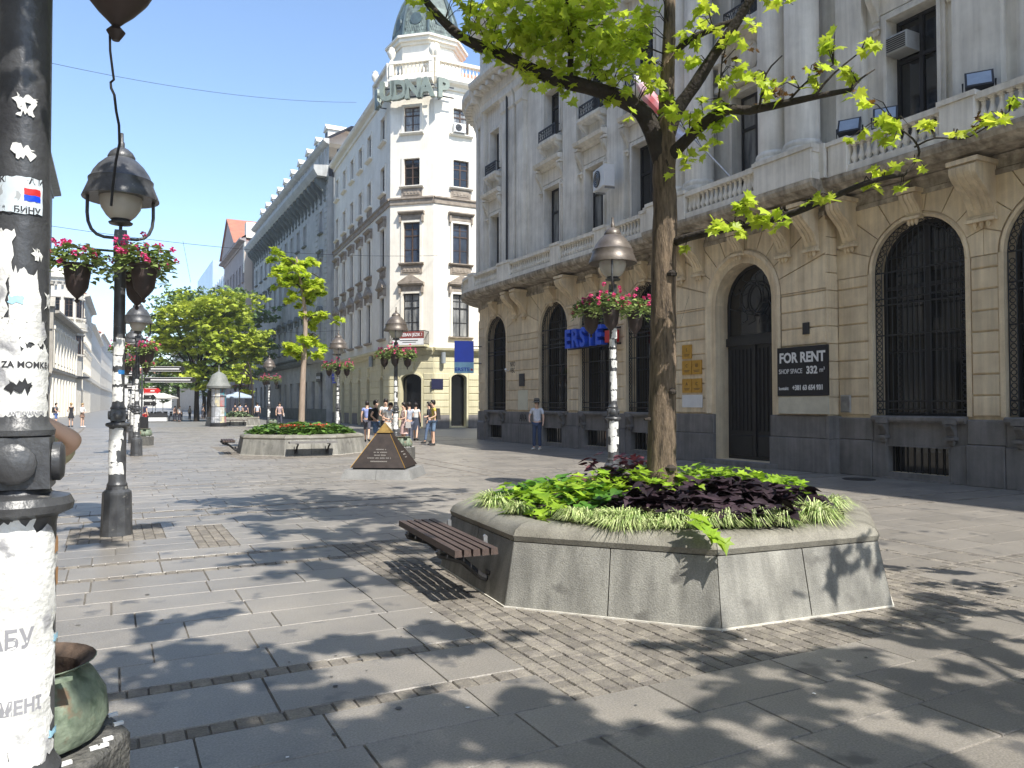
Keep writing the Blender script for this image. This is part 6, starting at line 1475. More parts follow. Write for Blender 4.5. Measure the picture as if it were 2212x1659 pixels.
for (a, b, c) in (((1700, 222, 7.0), (1745, 175, 6.9), (1800, 140, 6.8)), ((1760, 208, 6.8), (1800, 160, 6.7), (1880, 95, 6.6)), ((1640, 236, 7.1), (1655, 160, 7.1), (1690, 120, 7)), ((1545, 255, 7.4), (1555, 190, 7.3), (1560, 120, 7.3)), ((1838, 194, 6.7), (1860, 170, 6.7), (1890, 150, 6.7))): limb('twig', [a, b, c], .014, .005, seg=5)
mb = MB()   # knots and a broken stub
for (px, py, r) in ((1451, 590, .05), (1452, 845, .04), (1447, 1010, .06)):
    p = at(px, py, DT - .12); mb.lathe([(r, -.03), (r * 1.1, 0), (r * .5, .03), (0, .03)], p, 8)
mb.tube([at(1405, 905, DT - .05), at(1392, 906, DT - .1)], [.02, .012], 5); mb.build('knot', M_barkd, t1)
# leaves: clusters (px, py, depth, radius in px, count, kind)
CL = [(1150, 30, 8.0, 95, 200, 0), (1060, 55, 8.2, 60, 90, 0), (1250, 40, 7.9, 80, 150, 0), (1320, 60, 7.8, 70, 120, 0), (1190, 95, 8.0, 75, 110, 0), (1290, 120, 7.8, 70, 90, 0), (1110, 95, 8.2, 55, 60, 0), (1240, -40, 7.9, 120, 120, 0), (1060, -30, 8.2, 90, 90, 0),
      (1000, 10, 8.5, 40, 18, 0), (890, 5, 8.7, 22, 5, 0), (930, 20, 8.6, 18, 4, 0), (1170, 150, 8.0, 50, 28, 0), (1260, 170, 7.9, 50, 26, 0), (1330, 150, 7.8, 50, 30, 0), (1330, 205, 7.8, 30, 12, 0), (1385, 140, 7.7, 35, 22, 0), (1395, 190, 7.7, 40, 26, 0), (1365, 100, 7.7, 35, 18, 0),
      (1380, 60, 7.6, 30, 12, 0), (1490, 75, 7.6, 42, 30, 0), (1420, 20, 7.6, 40, 18, 0), (1520, 30, 7.6, 40, 20, 0), (1555, 85, 7.5, 30, 14, 0), (1440, 215, 7.6, 35, 16, 0), (1500, 130, 7.6, 28, 10, 0), (1360, 250, 7.6, 18, 4, 0),
      (1560, 165, 7.3, 45, 26, 0), (1600, 130, 7.2, 40, 18, 1), (1575, 215, 7.2, 50, 30, 0), (1650, 200, 7.0, 45, 22, 1), (1630, 150, 7.1, 30, 12, 0), (1640, 10, 7.2, 45, 16, 0), (1690, 175, 7.0, 35, 14, 1), (1740, 160, 6.9, 40, 14, 1), (1760, 185, 6.8, 25, 8, 0),
      (1800, 120, 6.8, 32, 12, 0), (1830, 165, 6.7, 30, 12, 0), (1860, 110, 6.6, 26, 10, 0), (1885, 90, 6.6, 14, 5, 0), (1790, 75, 6.8, 12, 3, 0), (1845, 200, 6.7, 20, 6, 1), (1690, 0, 7.1, 25, 6, 0),
      (1480, 270, 7.6, 40, 20, 0), (1515, 330, 7.6, 30, 10, 0), (1470, 345, 7.6, 25, 8, 0), (1560, 290, 7.4, 25, 8, 0), (1440, 375, 7.6, 12, 3, 0), (1500, 235, 7.5, 30, 10, 0),
      (1560, 470, 7.1, 38, 22, 0), (1600, 455, 7.0, 28, 12, 0), (1650, 465, 6.9, 32, 14, 0), (1685, 455, 6.8, 18, 7, 0), (1600, 495, 7.0, 30, 10, 0), (1690, 490, 6.8, 14, 4, 0), (1480, 535, 7.6, 10, 3, 0), (1790, 412, 6.5, 24, 8, 0), (1745, 440, 6.6, 12, 3, 0), (1880, 390, 6.4, 28, 10, 0), (1900, 360, 6.4, 28, 9, 0), (1950, 400, 6.3, 10, 3, 0),
      (1990, 350, 6.2, 18, 5, 0), (1900, 270, 6.3, 30, 12, 0), (1870, 240, 6.3, 22, 7, 1), (1930, 245, 6.2, 25, 10, 0), (1850, 290, 6.3, 20, 5, 0), (1935, 305, 6.2, 22, 8, 0), (2025, 270, 6.1, 28, 12, 0), (2070, 280, 6.0, 22, 7, 0), (2115, 265, 5.9, 22, 8, 1), (2160, 245, 5.9, 30, 12, 0), (2180, 225, 5.9, 18, 5, 0)]
LM, LMR = [], []
for s_ in range(4):
    mb = MB(); leaf(mb, (0, 0, 0), (0, 1, 0), (0, 0, 1), 1, 'maple', 0, rn.uniform(-.25, .4)); LM.append(mb.mesh('leaf', M_leaf)); mb2 = MB(); leaf(mb2, (0, 0, 0), (0, 1, 0), (0, 0, 1), 1, 'maple', 0, .6); LMR.append(mb2.mesh('leaf', M_leafr))
allv = []; TW = MB()
for (px, py, d, rp, n, kd) in CL:
    c = at(px, py, d); r = rp * d / FPX
    tips = [Vector((rn.gauss(0, .45), rn.gauss(0, .7), rn.gauss(0, .42))) for _ in range(max(2, n // 6))]
    lim = min((q for b_ in BR.values() for q in b_), key=lambda q: (q - c).length)
    for tp in tips[:4]:
        e_ = c + tp * r; md = lim.lerp(e_, .5) + Vector((0, 0, .06)); TW.tube([lim, md, e_], [.007, .005, .002], 4)
    for k in range(int(n * (1.15 if px < 1345 else .85))):
        tp = tips[k % len(tips)]; v = tp + Vector((rn.gauss(0, .28), rn.gauss(0, .28), rn.gauss(0, .22)))
        if v.length > 1.25: v = v.normalized() * 1.1
        allv.append((c + v * r, kd if rn.random() < .6 else 0))
tag(TW.build('twigs', M_barkd, t1), kind='stuff')
rn.shuffle(allv)
allv.sort(key=lambda q: (q[0] - Vector((0, 0, 1.6))).length)
stuffm = MB(); stuffr = MB()
for i, (p, kd) in enumerate(allv):
    a = rn.uniform(0, 2 * pi); sz = rn.uniform(.075, .125) * (.55 if kd else 1)
    dr_ = Vector((cos(a), sin(a), rn.uniform(-.75, .15))).normalized(); up = Vector((rn.gauss(0, .5), rn.gauss(0, .5), 1)).normalized()
    if i % max(1, len(allv) // 300) == 0 and i // max(1, len(allv) // 300) < 300:
        x = dr_.cross(up).normalized(); zz = x.cross(dr_); m3 = Matrix((x, dr_, zz)).transposed()
        inst('leaf', (LMR if kd else LM)[i % 4], t1, p, m3.to_euler(), sz)
    else: leaf(stuffr if kd else stuffm, p, dr_, up, sz, 'maple', 0, rn.uniform(-.2, .45))
tag(stuffm.build('foliage', M_leaf, t1), kind='stuff'); tag(stuffr.build('rusty_foliage', M_leafr, t1), kind='stuff')
# part of the crown above the frame (casts the dappled shade on the paving)
def crown(blobs, size, m, seed, name='foliage', kind='maple', par=None, squash=.7):
    rn = random.Random(seed); mb = MB()
    for (x, y, z, r, n) in blobs:
        sub = [Vector((rn.gauss(0, .55), rn.gauss(0, .55), rn.gauss(0, .45))) for _ in range(max(3, n // 14))]
        for k in range(n):
            v = sub[k % len(sub)] + Vector((rn.gauss(0, .17), rn.gauss(0, .17), rn.gauss(0, .10)))
            p = Vector((x, y, z)) + Vector((v.x * r, v.y * r, v.z * r * squash)); a = rn.uniform(0, 2 * pi)
            leaf(mb, p, (cos(a), sin(a), rn.uniform(-.7, .2)), (rn.gauss(0, .45), rn.gauss(0, .45), 1), size * rn.uniform(.7, 1.25), kind, 0, rn.uniform(-.1, .4))
    o = mb.build(name, m, par); return tag(o, kind='stuff')
crown([(3.2, 7.6, 7.3, 1.0, 220), (4.3, 6.9, 7.9, 1.1, 240), (2.3, 8.2, 6.9, .7, 130), (5.3, 6.3, 8.2, 1.0, 160), (4.6, 5.6, 8.8, 1.1, 160)], .14, M_leaf, 61, par=t1)
# neighbouring tree just behind the camera: only its shade reaches the picture
t2 = thing('neighbour_tree', 'tree just outside the frame whose leaves shade the foreground paving', 'tree', (0, 0, 0))
mb = MB(); branch(mb, [(3.6, -3.4, 0), (3.65, -3.35, 2), (3.6, -3.2, 3.4), (3.5, -3.0, 5.0), (3.4, -2.8, 6.6)], .2, .1, 14, .03, rn); mb.build('trunk', M_bark, t2)
mb = MB()
for pts in ([(3.6, -3.2, 3.8), (2.8, -2.4, 4.8), (1.6, -1.4, 5.6), (.4, -.6, 6.2)], [(3.6, -3.2, 4.0), (4.4, -2.4, 4.6), (5.3, -1.2, 5.0), (6.2, .2, 5.2)], [(3.5, -3, 4.6), (3.2, -2, 5.6), (2.9, -1.2, 6.4)], [(3.9, -2.8, 3.2), (5.0, -1.4, 3.3), (6.0, .2, 3.2), (6.6, 1.3, 3.1)], [(3.5, -3, 5), (4.6, -3.4, 6.4), (5.8, -3, 7)]): branch(mb, pts, .075, .02, 7, .06, rn)
mb.build('limb', M_barkd, t2)
# shade centres on the ground -> foliage centres up along the sun ray
def up_sun(x, y, h): return (x - SUNV.x / SUNV.z * -h if False else x + SUNV.x / SUNV.z * h, y + SUNV.y / SUNV.z * h, h)
sh = [((355, 1345), 5.2, .30, 50), ((400, 1420), 5.4, .38, 80), ((520, 1440), 5.6, .36, 75), ((420, 1520), 5.8, .36, 80), ((600, 1480), 5.7, .32, 60), ((350, 1600), 6.0, .40, 90), ((560, 1580), 6.1, .40, 85), ((700, 1500), 5.6, .3, 48), ((800, 1400), 5.2, .30, 38), ((940, 1390), 5.0, .34, 50), ((760, 1600), 6.0, .36, 70), ((900, 1560), 6.0, .30, 42),
      ((1150, 1560), 5.6, .36, 75), ((1270, 1600), 5.8, .38, 85), ((1200, 1520), 5.2, .26, 38), ((1370, 1640), 5.9, .34, 70), ((1050, 1640), 6, .3, 50), ((1640, 1440), 5.4, .32, 55), ((1720, 1500), 5.6, .40, 85), ((1850, 1440), 5.3, .36, 65), ((1950, 1370), 5.0, .36, 70), ((2050, 1330), 4.9, .34, 60), ((1990, 1290), 4.6, .26, 38), ((1850, 1560), 5.8, .42, 90), ((2030, 1500), 5.6, .38, 75), ((2150, 1560), 5.8, .4, 80), ((1950, 1640), 6.0, .4, 85), ((1650, 1600), 5.9, .34, 62), ((2130, 1390), 5.3, .3, 38), ((1560, 1380), 5, .2, 16), ((1430, 1400), 5, .18, 10), ((1130, 1370), 5, .14, 5),
      ((500, 1640), 6, .4, 80), ((1480, 1640), 6, .3, 50), ((2180, 1470), 5.8, .3, 45)]
far_sh = [(560, 1075), (640, 1085), (720, 1070), (800, 1080), (880, 1085), (700, 1110), (780, 1115), (860, 1120), (940, 1115), (560, 1120), (620, 1150), (700, 1150), (790, 1150), (880, 1150), (960, 1145), (600, 1195), (680, 1190), (760, 1185), (840, 1180), (690, 1230), (780, 1235), (620, 1100), (910, 1060), (980, 1060), (250, 1165), (330, 1130), (180, 1100), (150, 1140)]
bl = []
for (px, py) in far_sh:
    f = EYE * FPX / (py - HOR); g_ = ground(px, f); x, y, z = up_sun(g_.x, g_.y, rn.uniform(7.2, 8.6)); bl.append((x, y, z, rn.uniform(.35, .6), rn.choice((80, 110, 140))))
crown(bl, .15, M_leaf, 66, par=t1, squash=.5)
bl = []
for (px, py), h, r, n in sh:
    n = int(n * (1.9 if px < 1000 else 1.3))
    f = EYE * FPX / (py - HOR); g_ = ground(px, f); x, y, z = up_sun(g_.x, g_.y, h); bl.append((x, y, z, r, n))
crown(bl, .15, M_leaf, 62, par=t2, squash=.5)
crown([(5.5, 1.75, 3.3, .22, 8), (5.15, 1.9, 3.2, .12, 3), (5.8, 1.95, 3.3, .28, 12), (5.6, .3, 3.3, .22, 5), (6.4, 1.2, 3.4, .4, 26), (6.9, 1.8, 3.2, .4, 26), (7.4, 2.2, 3.1, .35, 22), (6.0, .9, 3.5, .22, 8)], .15, M_leaf, 63, par=t2)
# ---- young tree in the second planter
yt = thing('young_tree', 'slender young tree with yellow green leaf tufts in the second planter', 'tree', (0, 0, 0))
D2 = 26.4
mb = MB(); branch(mb, [at(651, 925, D2), at(653, 850, D2), at(657, 760, D2), at(660, 700, D2), at(655, 640, D2), at(648, 600, D2), at(640, 555, D2)], .115, .03, 12, .04, rn); mb.build('trunk', mat('light bark', (.42, .33, .26), .9, (.26, .20, .16), 4, 6, .4, 20, stretch=(5, 5, .6)), yt)
mb = MB()
for pts in ([(660, 700), (680, 680), (715, 690)], [(653, 625), (628, 600), (612, 580)], [(650, 605), (670, 590), (690, 600)], [(645, 580), (625, 560), (600, 550)], [(657, 760), (640, 745), (625, 735)], [(657, 740), (675, 720), (690, 730)]): branch(mb, [at(x, y, D2) for x, y in pts], .035, .012, 5, .05, rn)
mb.build('limb', M_barkd, yt)
ycl = [(600, 548, 20, 24), (625, 560, 18, 24), (655, 572, 22, 30), (672, 560, 12, 12), (612, 590, 26, 34), (640, 600, 30, 50), (670, 615, 30, 50), (685, 630, 22, 34), (650, 635, 26, 36), (628, 610, 24, 28), (632, 740, 20, 34), (655, 750, 24, 50), (675, 735, 20, 30), (640, 765, 18, 22), (680, 690, 24, 46), (700, 685, 16, 22), (727, 690, 8, 7), (664, 680, 14, 18), (590, 538, 8, 5), (690, 770 - 20, 10, 10), (648, 655, 16, 16), (600, 610, 12, 8)]
crown([(*at(x, y, D2 + rn.uniform(-.3, .3)), r * D2 / FPX, int(n * 2.4)) for x, y, r, n in ycl], .21, M_leaf, 64, par=yt, squash=.9)
# ---- big trees down the street
M_lf2 = mat('bright far leaf', (.52, .58, .06), .5, (.28, .38, .05), .5, 4, island=.3, transl=.35)
M_lf3 = mat('deep far leaf', (.20, .30, .09), .55, (.10, .17, .05), .5, 4, island=.35, transl=.25)
def big_tree(label, px, d, tiers, tpx, m, seed, size=.42, tw=.28, cat='tree'):
    t = thing('street_tree', label, cat, (0, 0, 0), 0, 'large trees down the street'); rn = random.Random(seed)
    b = ground(tpx, d); top = at(px, tiers[0][1], d)
    mb = MB(); br = branch(mb, [b, b + Vector((0, 0, 3)), b.lerp(Vector((top.x, top.y, 0)), .4) + Vector((0, 0, 5.5)), Vector((top.x, top.y, top.z - 1.5))], tw, .06, 10, .05, rn); mb.build('trunk', M_barkd, t)
    mb = MB(); bl = []
    for (x, y, r, n) in tiers:
        c = at(x, y, d + rn.uniform(-2.0, 2.0)); bl.append((c.x, c.y, c.z, r * d / FPX, int(n * 2.1))); branch(mb, [br[min(len(br) - 1, 4)], (br[4] + c) / 2 + Vector((0, 0, .4)), c], .10, .03, 5, .05, rn)
    mb.build('limb', M_barkd, t); crown(bl, size, m, seed, par=t, squash=.62)
big_tree('big bright yellow green tree behind the advertising column', 445, 74, [(430, 675, 60, 420), (370, 690, 36, 200), (490, 670, 48, 300), (540, 735, 42, 260), (530, 770, 34, 180), (470, 740, 55, 330), (400, 740, 50, 300), (440, 800, 45, 260), (380, 790, 36, 180), (470, 700, 50, 300), (500, 650, 40, 200), (560, 720, 22, 90), (460, 830, 30, 130), (360, 740, 30, 140)], 425, M_lf2, 71)
big_tree('dark green tree at the right back of the trees down the street', 500, 88, [(500, 640, 40, 240), (550, 690, 36, 220), (540, 760, 40, 220), (480, 790, 45, 260), (560, 740, 28, 130), (420, 830, 40, 200), (520, 810, 34, 160)], 452, M_lf3, 72)
big_tree('tallest grey green tree at the left back of the trees down the street', 400, 96, [(400, 645, 42, 300), (430, 650, 40, 220), (360, 665, 40, 260), (345, 710, 34, 200), (380, 760, 50, 300), (350, 790, 40, 240), (330, 830, 30, 150), (410, 720, 50, 260), (340, 760, 30, 150)], 440, M_lf3, 73, .4)
big_tree('small bright tree hanging low right of the advertising column', 520, 70, [(515, 800, 22, 110), (500, 815, 18, 80), (530, 820, 18, 80), (535, 845, 12, 40)], 545, M_lf2, 74, .3, .10)
big_tree('farther dark tree behind the cafe parasols', 380, 120, [(370, 815, 45, 240), (330, 820, 36, 180), (350, 840, 36, 160)], 385, M_lf3, 75, .45)

# ================================================================ people
M_skin = mat('skin', (.72, .47, .34), .5, (.66, .42, .30), 5, 3); M_hair = mat('dark hair', (.02, .015, .012), .5); M_blond = mat('blond hair', (.42, .28, .12), .5)
def cloth(c, nm=None): return mat(nm or 'cloth %d %d %d' % tuple(int(v * 100) for v in c), c, .85, [v * .72 for v in c], 9, 4, .3, 18)
def skin_mesh(name, nodes, edges, m, sub=1, root=0):
    "one continuous surface grown round a jointed skeleton; nodes = (x, y, z, radius or (rx, ry))"
    me = bpy.data.meshes.new(name); me.from_pydata([n[:3] for n in nodes], edges, []); o = bpy.data.objects.new(name, me); COL.objects.link(o)
    md = o.modifiers.new('s', 'SKIN'); md.use_smooth_shade = True
    lay = me.skin_vertices[0].data if me.skin_vertices else None
    if lay is None:
        bm = bmesh.new(); bm.from_mesh(me); bm.verts.layers.skin.verify(); bm.to_mesh(me); bm.free(); lay = me.skin_vertices[0].data
    for i, n in enumerate(nodes):
        r = n[3]; lay[i].radius = (r, r) if not hasattr(r, '__len__') else r; lay[i].use_root = (i == root)
    sb = o.modifiers.new('u', 'SUBSURF'); sb.levels = sb.render_levels = sub
    dg = bpy.context.evaluated_depsgraph_get(); ev = o.evaluated_get(dg); out = bpy.data.meshes.new_from_object(ev)
    bpy.data.objects.remove(o); bpy.data.meshes.remove(me); out.name = name; out.materials.clear(); out.materials.append(m)
    out.polygons.foreach_set('use_smooth', [True] * len(out.polygons)); return out
def person(label, loc, face, H=1.74, shirt=(.6, .6, .6), legs=(.05, .07, .15), short=False, skirt=None, sleeve=.5, arms=None, step=.0, hair=None, hat=False, bag=None, lean=0.0, long_hair=False, shoes=(.05, .05, .05), group=None, look=(0, 0), sub=1, slw=1.55):
    "face = heading the figure looks to; local -y is forward"
    t = thing('person', label, 'person', loc, face + pi / 2, group); s = H / 1.74
    ln = lean; wd = .92 if skirt or long_hair else 1
    hip, knee, ank = .92, .49, .09; shz = 1.44
    J = {}
    J['pel'] = (0, 0, .95); J['wai'] = (0, -.02 * 0 - ln * .1, 1.10); J['che'] = (0, -ln * .5, 1.30); J['nek'] = (0, .01 - ln * .9, 1.47); J['hd0'] = (look[0] * .02, -.02 - ln * 1.1 - look[1] * .04, 1.56 - look[1] * .02); J['hd1'] = (look[0] * .03, -.025 - ln * 1.2 - look[1] * .07, 1.66 - look[1] * .03)
    for sd, sg in (('L', 1), ('R', -1)):
        st = step * sg
        J['hip' + sd] = (sg * .085, 0, .90); J['kne' + sd] = (sg * .10, -st * .16 - .02, knee + abs(st) * .01); J['ank' + sd] = (sg * .11, -st * .30 + (.03 if st < 0 else 0), ank + (.05 if st < -.2 else 0)); J['toe' + sd] = (sg * .13, -st * .30 - .13, .035 + (.02 if st < -.2 else 0))
        J['sho' + sd] = (sg * .165 * wd, .0 - ln * .8, shz); J['elb' + sd] = (sg * .235 * wd, .02 - ln * .6, 1.16); J['wri' + sd] = (sg * .24 * wd, -.05 - ln * .5, .92); J['han' + sd] = (sg * .235 * wd, -.08 - ln * .5, .84)
    if arms: J.update(arms)
    S = lambda k: tuple(v * s for v in J[k])
    names = ['pel', 'wai', 'che', 'nek', 'hd0', 'hd1'] + [a + b for b in 'LR' for a in ('hip', 'kne', 'ank', 'toe', 'sho', 'elb', 'wri', 'han')]
    ix = {n: i for i, n in enumerate(names)}
    rad = dict(pel=(.13, .10), wai=(.115, .085), che=(.135, .095), nek=.052, hd0=(.072, .085), hd1=(.072, .088), hip=.085, kne=.052, ank=.036, toe=.032, sho=.052, elb=.036, wri=.025, han=.030)
    E_ = [('pel', 'wai'), ('wai', 'che'), ('che', 'nek'), ('nek', 'hd0'), ('hd0', 'hd1')]
    for d in 'LR': E_ += [('pel', 'hip' + d), ('hip' + d, 'kne' + d), ('kne' + d, 'ank' + d), ('ank' + d, 'toe' + d), ('che', 'sho' + d), ('sho' + d, 'elb' + d), ('elb' + d, 'wri' + d), ('wri' + d, 'han' + d)]
    def rr(n, k=1.0, add=0.0):
        r = rad[n if n in rad else n[:3]]; return tuple(v * s * k + add for v in r) if hasattr(r, '__len__') else (r * s * k + add,) * 2
    inst('body', skin_mesh('body', [(*S(n), rr(n)) for n in names], [(ix[a], ix[b]) for a, b in E_], M_skin, sub), t)
    lerp = lambda a, b, f: tuple(x + (y - x) * f for x, y in zip(S(a), S(b)))
    # shirt
    n = [(*S('pel'), rr('pel', 1.12)), (*S('wai'), rr('wai', 1.18)), (*S('che'), rr('che', 1.14)), (*lerp('che', 'nek', .75), (.06 * s, .055 * s))]; e = [(0, 1), (1, 2), (2, 3)]
    for d in 'LR':
        i = len(n); n += [(*S('sho' + d), rr('sho', 1.3)), (*lerp('sho' + d, 'elb' + d, min(sleeve, 1)), rr('elb', slw if sleeve <= 1 else 1.35))]; e += [(2, i), (i, i + 1)]
        if sleeve > 1: n.append((*lerp('elb' + d, 'wri' + d, sleeve - 1), rr('wri', 1.5))); e.append((i + 1, i + 2))
    inst('shirt', skin_mesh('shirt', n, e, cloth(shirt), sub), t)
    lm = cloth(legs)
    if skirt:
        mb = MB(); z0 = skirt * s; prof = [(.125 * s, 1.08 * s), (.15 * s, .95 * s), (.17 * s, .85 * s), (.22 * s, z0)]
        mb.lathe(prof[::-1], seg=20, caps=False); v = []
        for (x, y, z) in mb.v:
            a = math.atan2(y, x); k = 1 + .06 * sin(a * 8) * (1.1 * s - z); v.append((x * k, y * k * .78, z))
        mb.v = v; mb.build('skirt', lm, t)
    else:
        n = [(*lerp('pel', 'wai', .15), rr('pel', 1.06))]; e = []
        for d in 'LR':
            i = len(n); n.append((*S('hip' + d), rr('hip', 1.12))); e.append((0, i))
            if short: n.append((*lerp('hip' + d, 'kne' + d, .95), (.078 * s,) * 2)); e.append((i, i + 1))
            else:
                n += [(*S('kne' + d), rr('kne', 1.3)), (*lerp('kne' + d, 'ank' + d, .93), (.058 * s,) * 2)]; e += [(i, i + 1), (i + 1, i + 2)]
        inst('shorts' if short else 'trousers', skin_mesh('trousers', n, e, lm, sub), t)
    for d in 'LR':
        a, b = Vector(S('ank' + d)), Vector(S('toe' + d)); mb = MB(); mb.tube([a + Vector((0, .05 * s, -.045 * s)), a + Vector((0, 0, -.035 * s)), b + Vector((0, 0, .008)), b + Vector((0, -.06 * s, -.002))], [.035 * s, .052 * s, .046 * s, .025 * s], 8); mb.v = [(x, y, max(z, .004)) for x, y, z in mb.v]; mb.build('shoe', cloth(shoes), t)
    hc = Vector(S('hd1')); hm = hair or M_hair
    mb = MB(); mb.lathe([(.0, .125), (.05, .118), (.083, .085), (.098, .03), (.094, -.03), (.075, -.075)], seg=14, caps=False); v = []
    for (x, y, z) in mb.v:
        if y < -.02 and z < .045: z = .045 + (z - .045) * .1; y = max(y, -.08)
        v.append((hc.x + x * s * .92, hc.y + (y * 1.08 + .012) * s, hc.z + z * s - .01))
    mb.v = v; ho = mb.build('hair', hm, t)
    if long_hair: MB().tube([hc + Vector((0, .07, .0)) * s, hc + Vector((.02, .115, -.12)) * s, hc + Vector((.02, .13, -.32)) * s], [.06 * s, .05 * s, .02 * s], 8).build('ponytail', hm, t)
    mb = MB(); mb.lathe([(.02, -.03), (.012, .01), (0, .02)], hc + Vector((0, -.098, -.035)) * s, 6)
    for q in (-.03, .03): mb.lathe([(.009, -.004), (.009, .004)], hc + Vector((q, -.086, .005)) * s, 6)
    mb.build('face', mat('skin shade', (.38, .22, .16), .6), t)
    if hat:
        MB().lathe([(.178, .015), (.175, .0), (.10, .04), (.098, .12), (.08, .15), (0, .155)], hc, 20, caps=False).build('hat', cloth((.16, .15, .13), 'hat felt'), t); MB().lathe([(.101, .052), (.101, .085)], hc, 20, caps=False).build('hat_band', M_black, t)
        MB().box(-.07, .07, -.115, -.085, -.005, .025).mapv(lambda p: p + hc).build('sunglasses', M_black, t)
    if bag == 'pack': 
        mb = MB(); mb.box(-.15, .15, .0, .17, 0, .44, 0, .03); c = Vector((0, .09 - ln * .5, 1.0)); mb.mapv(lambda p: (p + c) * s); bo = mb.build('backpack', cloth((.05, .045, .045), 'black nylon'), t); 
        mb = MB()
        for q in (-.11, .11): mb.tube([Vector((q, .1, 1.42)) * s, Vector((q, -.04, 1.475)) * s, Vector((q * 1.05, -.135, 1.33)) * s, Vector((q * 1.2, -.08, 1.12)) * s], .016, 5)
        mb.build('strap', MATS['black nylon'], t)
    if bag == 'side': 
        MB().box(.24, .34, -.08, .16, .78, 1.02, 0, .02).mapv(lambda p: p * s).build('handbag', cloth((.35, .33, .32), 'grey bag'), t); MB().tube([Vector((.28, 0, 1.0)) * s, Vector((.1, -.14, 1.25)) * s, Vector((-.12, -.03, 1.47)) * s], .01, 4).build('strap', MATS['grey bag'], t)
    if bag == 'tote': MB().box(-.24, .02, -.24, -.20, .62, .98, 0, .005).mapv(lambda p: p * s).build('tote_bag', cloth((.75, .72, .66), 'canvas tote'), t)
    return t
armsin = {'elbL': (.25, -.04, 1.17), 'wriL': (.12, -.24, 1.10), 'hanL': (.04, -.28, 1.12), 'elbR': (-.25, -.04, 1.17), 'wriR': (-.12, -.24, 1.10), 'hanR': (-.04, -.28, 1.10)}
HDG = lambda px, back=False: 0
TOCAM = lambda p: math.atan2(-p[1], -p[0])
g_ = ground(1160, 27.1)
person('man in white shirt, blue trousers and dark brimmed hat standing in front of the bank', g_, TOCAM(g_) - .35, 1.76, (.72, .76, .85), (.06, .09, .17), sleeve=.75, hat=True, shoes=(.62, .6, .52), arms={'elbR': (-.29, .03, 1.19), 'wriR': (-.24, -.12, 1.0), 'hanR': (-.19, -.17, .98)}, sub=2)
def grp(px, d, *a, **k): 
    g = ground(px, d); return g
g = grp(811, 28.6); person('man in black T-shirt with black backpack and denim shorts at the left of the group', g, TOCAM(g) + 1.35, 1.75, (.018, .018, .02), (.13, .21, .36), short=True, bag='pack', arms={'wriR': (-.2, -.1, 1.0), 'hanR': (-.16, -.1, .97), 'elbR': (-.3, .1, 1.18)})
g = grp(838, 28.0); person('young man in white shirt looking down at a paper in the group', g, TOCAM(g) + .4, 1.70, (.82, .82, .80), (.55, .55, .52), short=True, arms=armsin, lean=.12, bag='tote', look=(0, 1.5))
g = grp(833, 29.6); person('taller man in white T-shirt standing behind the map reader', g, TOCAM(g) + .2, 1.80, (.80, .80, .78), (.10, .10, .12), arms=armsin)
g = grp(873, 28.4); person('woman in pale pink checked dress with ponytail and handbag', g, TOCAM(g) - 1.2, 1.66, (.74, .55, .50), (.72, .50, .46), skirt=.55, long_hair=True, bag='side', arms=armsin, sleeve=.3)
g = grp(884, 30.2); person('person in pale blue top half hidden behind the lamp post', g, TOCAM(g) - 2.4, 1.68, (.42, .46, .55), (.12, .13, .18), arms=armsin)
g = grp(898, 34.0); person('walker in white T-shirt and dark skirt seen from behind before the arched door', g, TOCAM(g) + 2.9, 1.66, (.74, .75, .74), (.05, .06, .09), skirt=.5, step=.8)
g = grp(936, 30.2); person('man with yellow sleeve, dark bag and jean shorts looking at the group', g, TOCAM(g) - 1.3, 1.76, (.62, .48, .10), (.16, .24, .36), short=True, bag='pack', arms={'elbR': (-.25, -.04, 1.17), 'wriR': (-.16, -.26, 1.1), 'hanR': (-.13, -.34, 1.1), 'elbL': (.25, .03, 1.15), 'wriL': (.2, -.18, 1.05), 'hanL': (.17, -.26, 1.06)})
g = grp(927, 31.8); person('person in dark jacket and jeans just behind the man with the yellow sleeve', g, TOCAM(g) - 1.7, 1.70, (.05, .05, .06), (.14, .2, .32), long_hair=True, step=.5, sleeve=1.8)
g = grp(793, 33); person('man in lilac blue T-shirt walking away at the left of the group', g, TOCAM(g) + pi - .2, 1.74, (.30, .36, .66), (.1, .1, .13), short=True, step=.7)
g = grp(604, 53); person('walker in pale pink shirt carrying a dark bag beside the dark shop door', g, TOCAM(g) + .2, 1.74, (.50, .38, .38), (.07, .075, .1), bag='side', step=.6)
g = grp(556, 66); person('walker in white T-shirt and dark shorts seen from behind near the palace block', g, TOCAM(g) + pi, 1.76, (.62, .66, .75), (.03, .03, .04), short=True, step=.6)
for px, d, c, lb in ((508, 70, (.04, .04, .06), 'person in dark clothes left under the pale blue parasol'), (519, 71, (.32, .36, .45), 'person in grey blue shirt under the pale blue parasol'), (531, 70, (.05, .05, .09), 'person in black right of the farthest lamp post')):
    g = grp(px, d); person(lb, g, TOCAM(g) + 2.6, 1.72, c, (.04, .04, .06), sub=1)
g = grp(121, 58); person('person in dark top and blue shorts with a backpack by the left facade', g, TOCAM(g) + 1.2, 1.7, (.16, .17, .2), (.14, .22, .5), short=True, bag='pack', arms=armsin)
g = grp(154, 55.5); person('blond woman in a short black dress in the left part of the street', g, TOCAM(g) - 2.6, 1.72, (.03, .03, .035), (.03, .03, .035), skirt=.62, hair=M_blond, arms=armsin, sleeve=.3)
g = grp(178, 54.5); person('woman in white cardigan facing the blond woman in black', g, TOCAM(g) + .9, 1.68, (.80, .79, .76), (.25, .16, .12), skirt=.75, hair=M_blond, arms=armsin, sleeve=1.6, shoes=(.8, .8, .8))
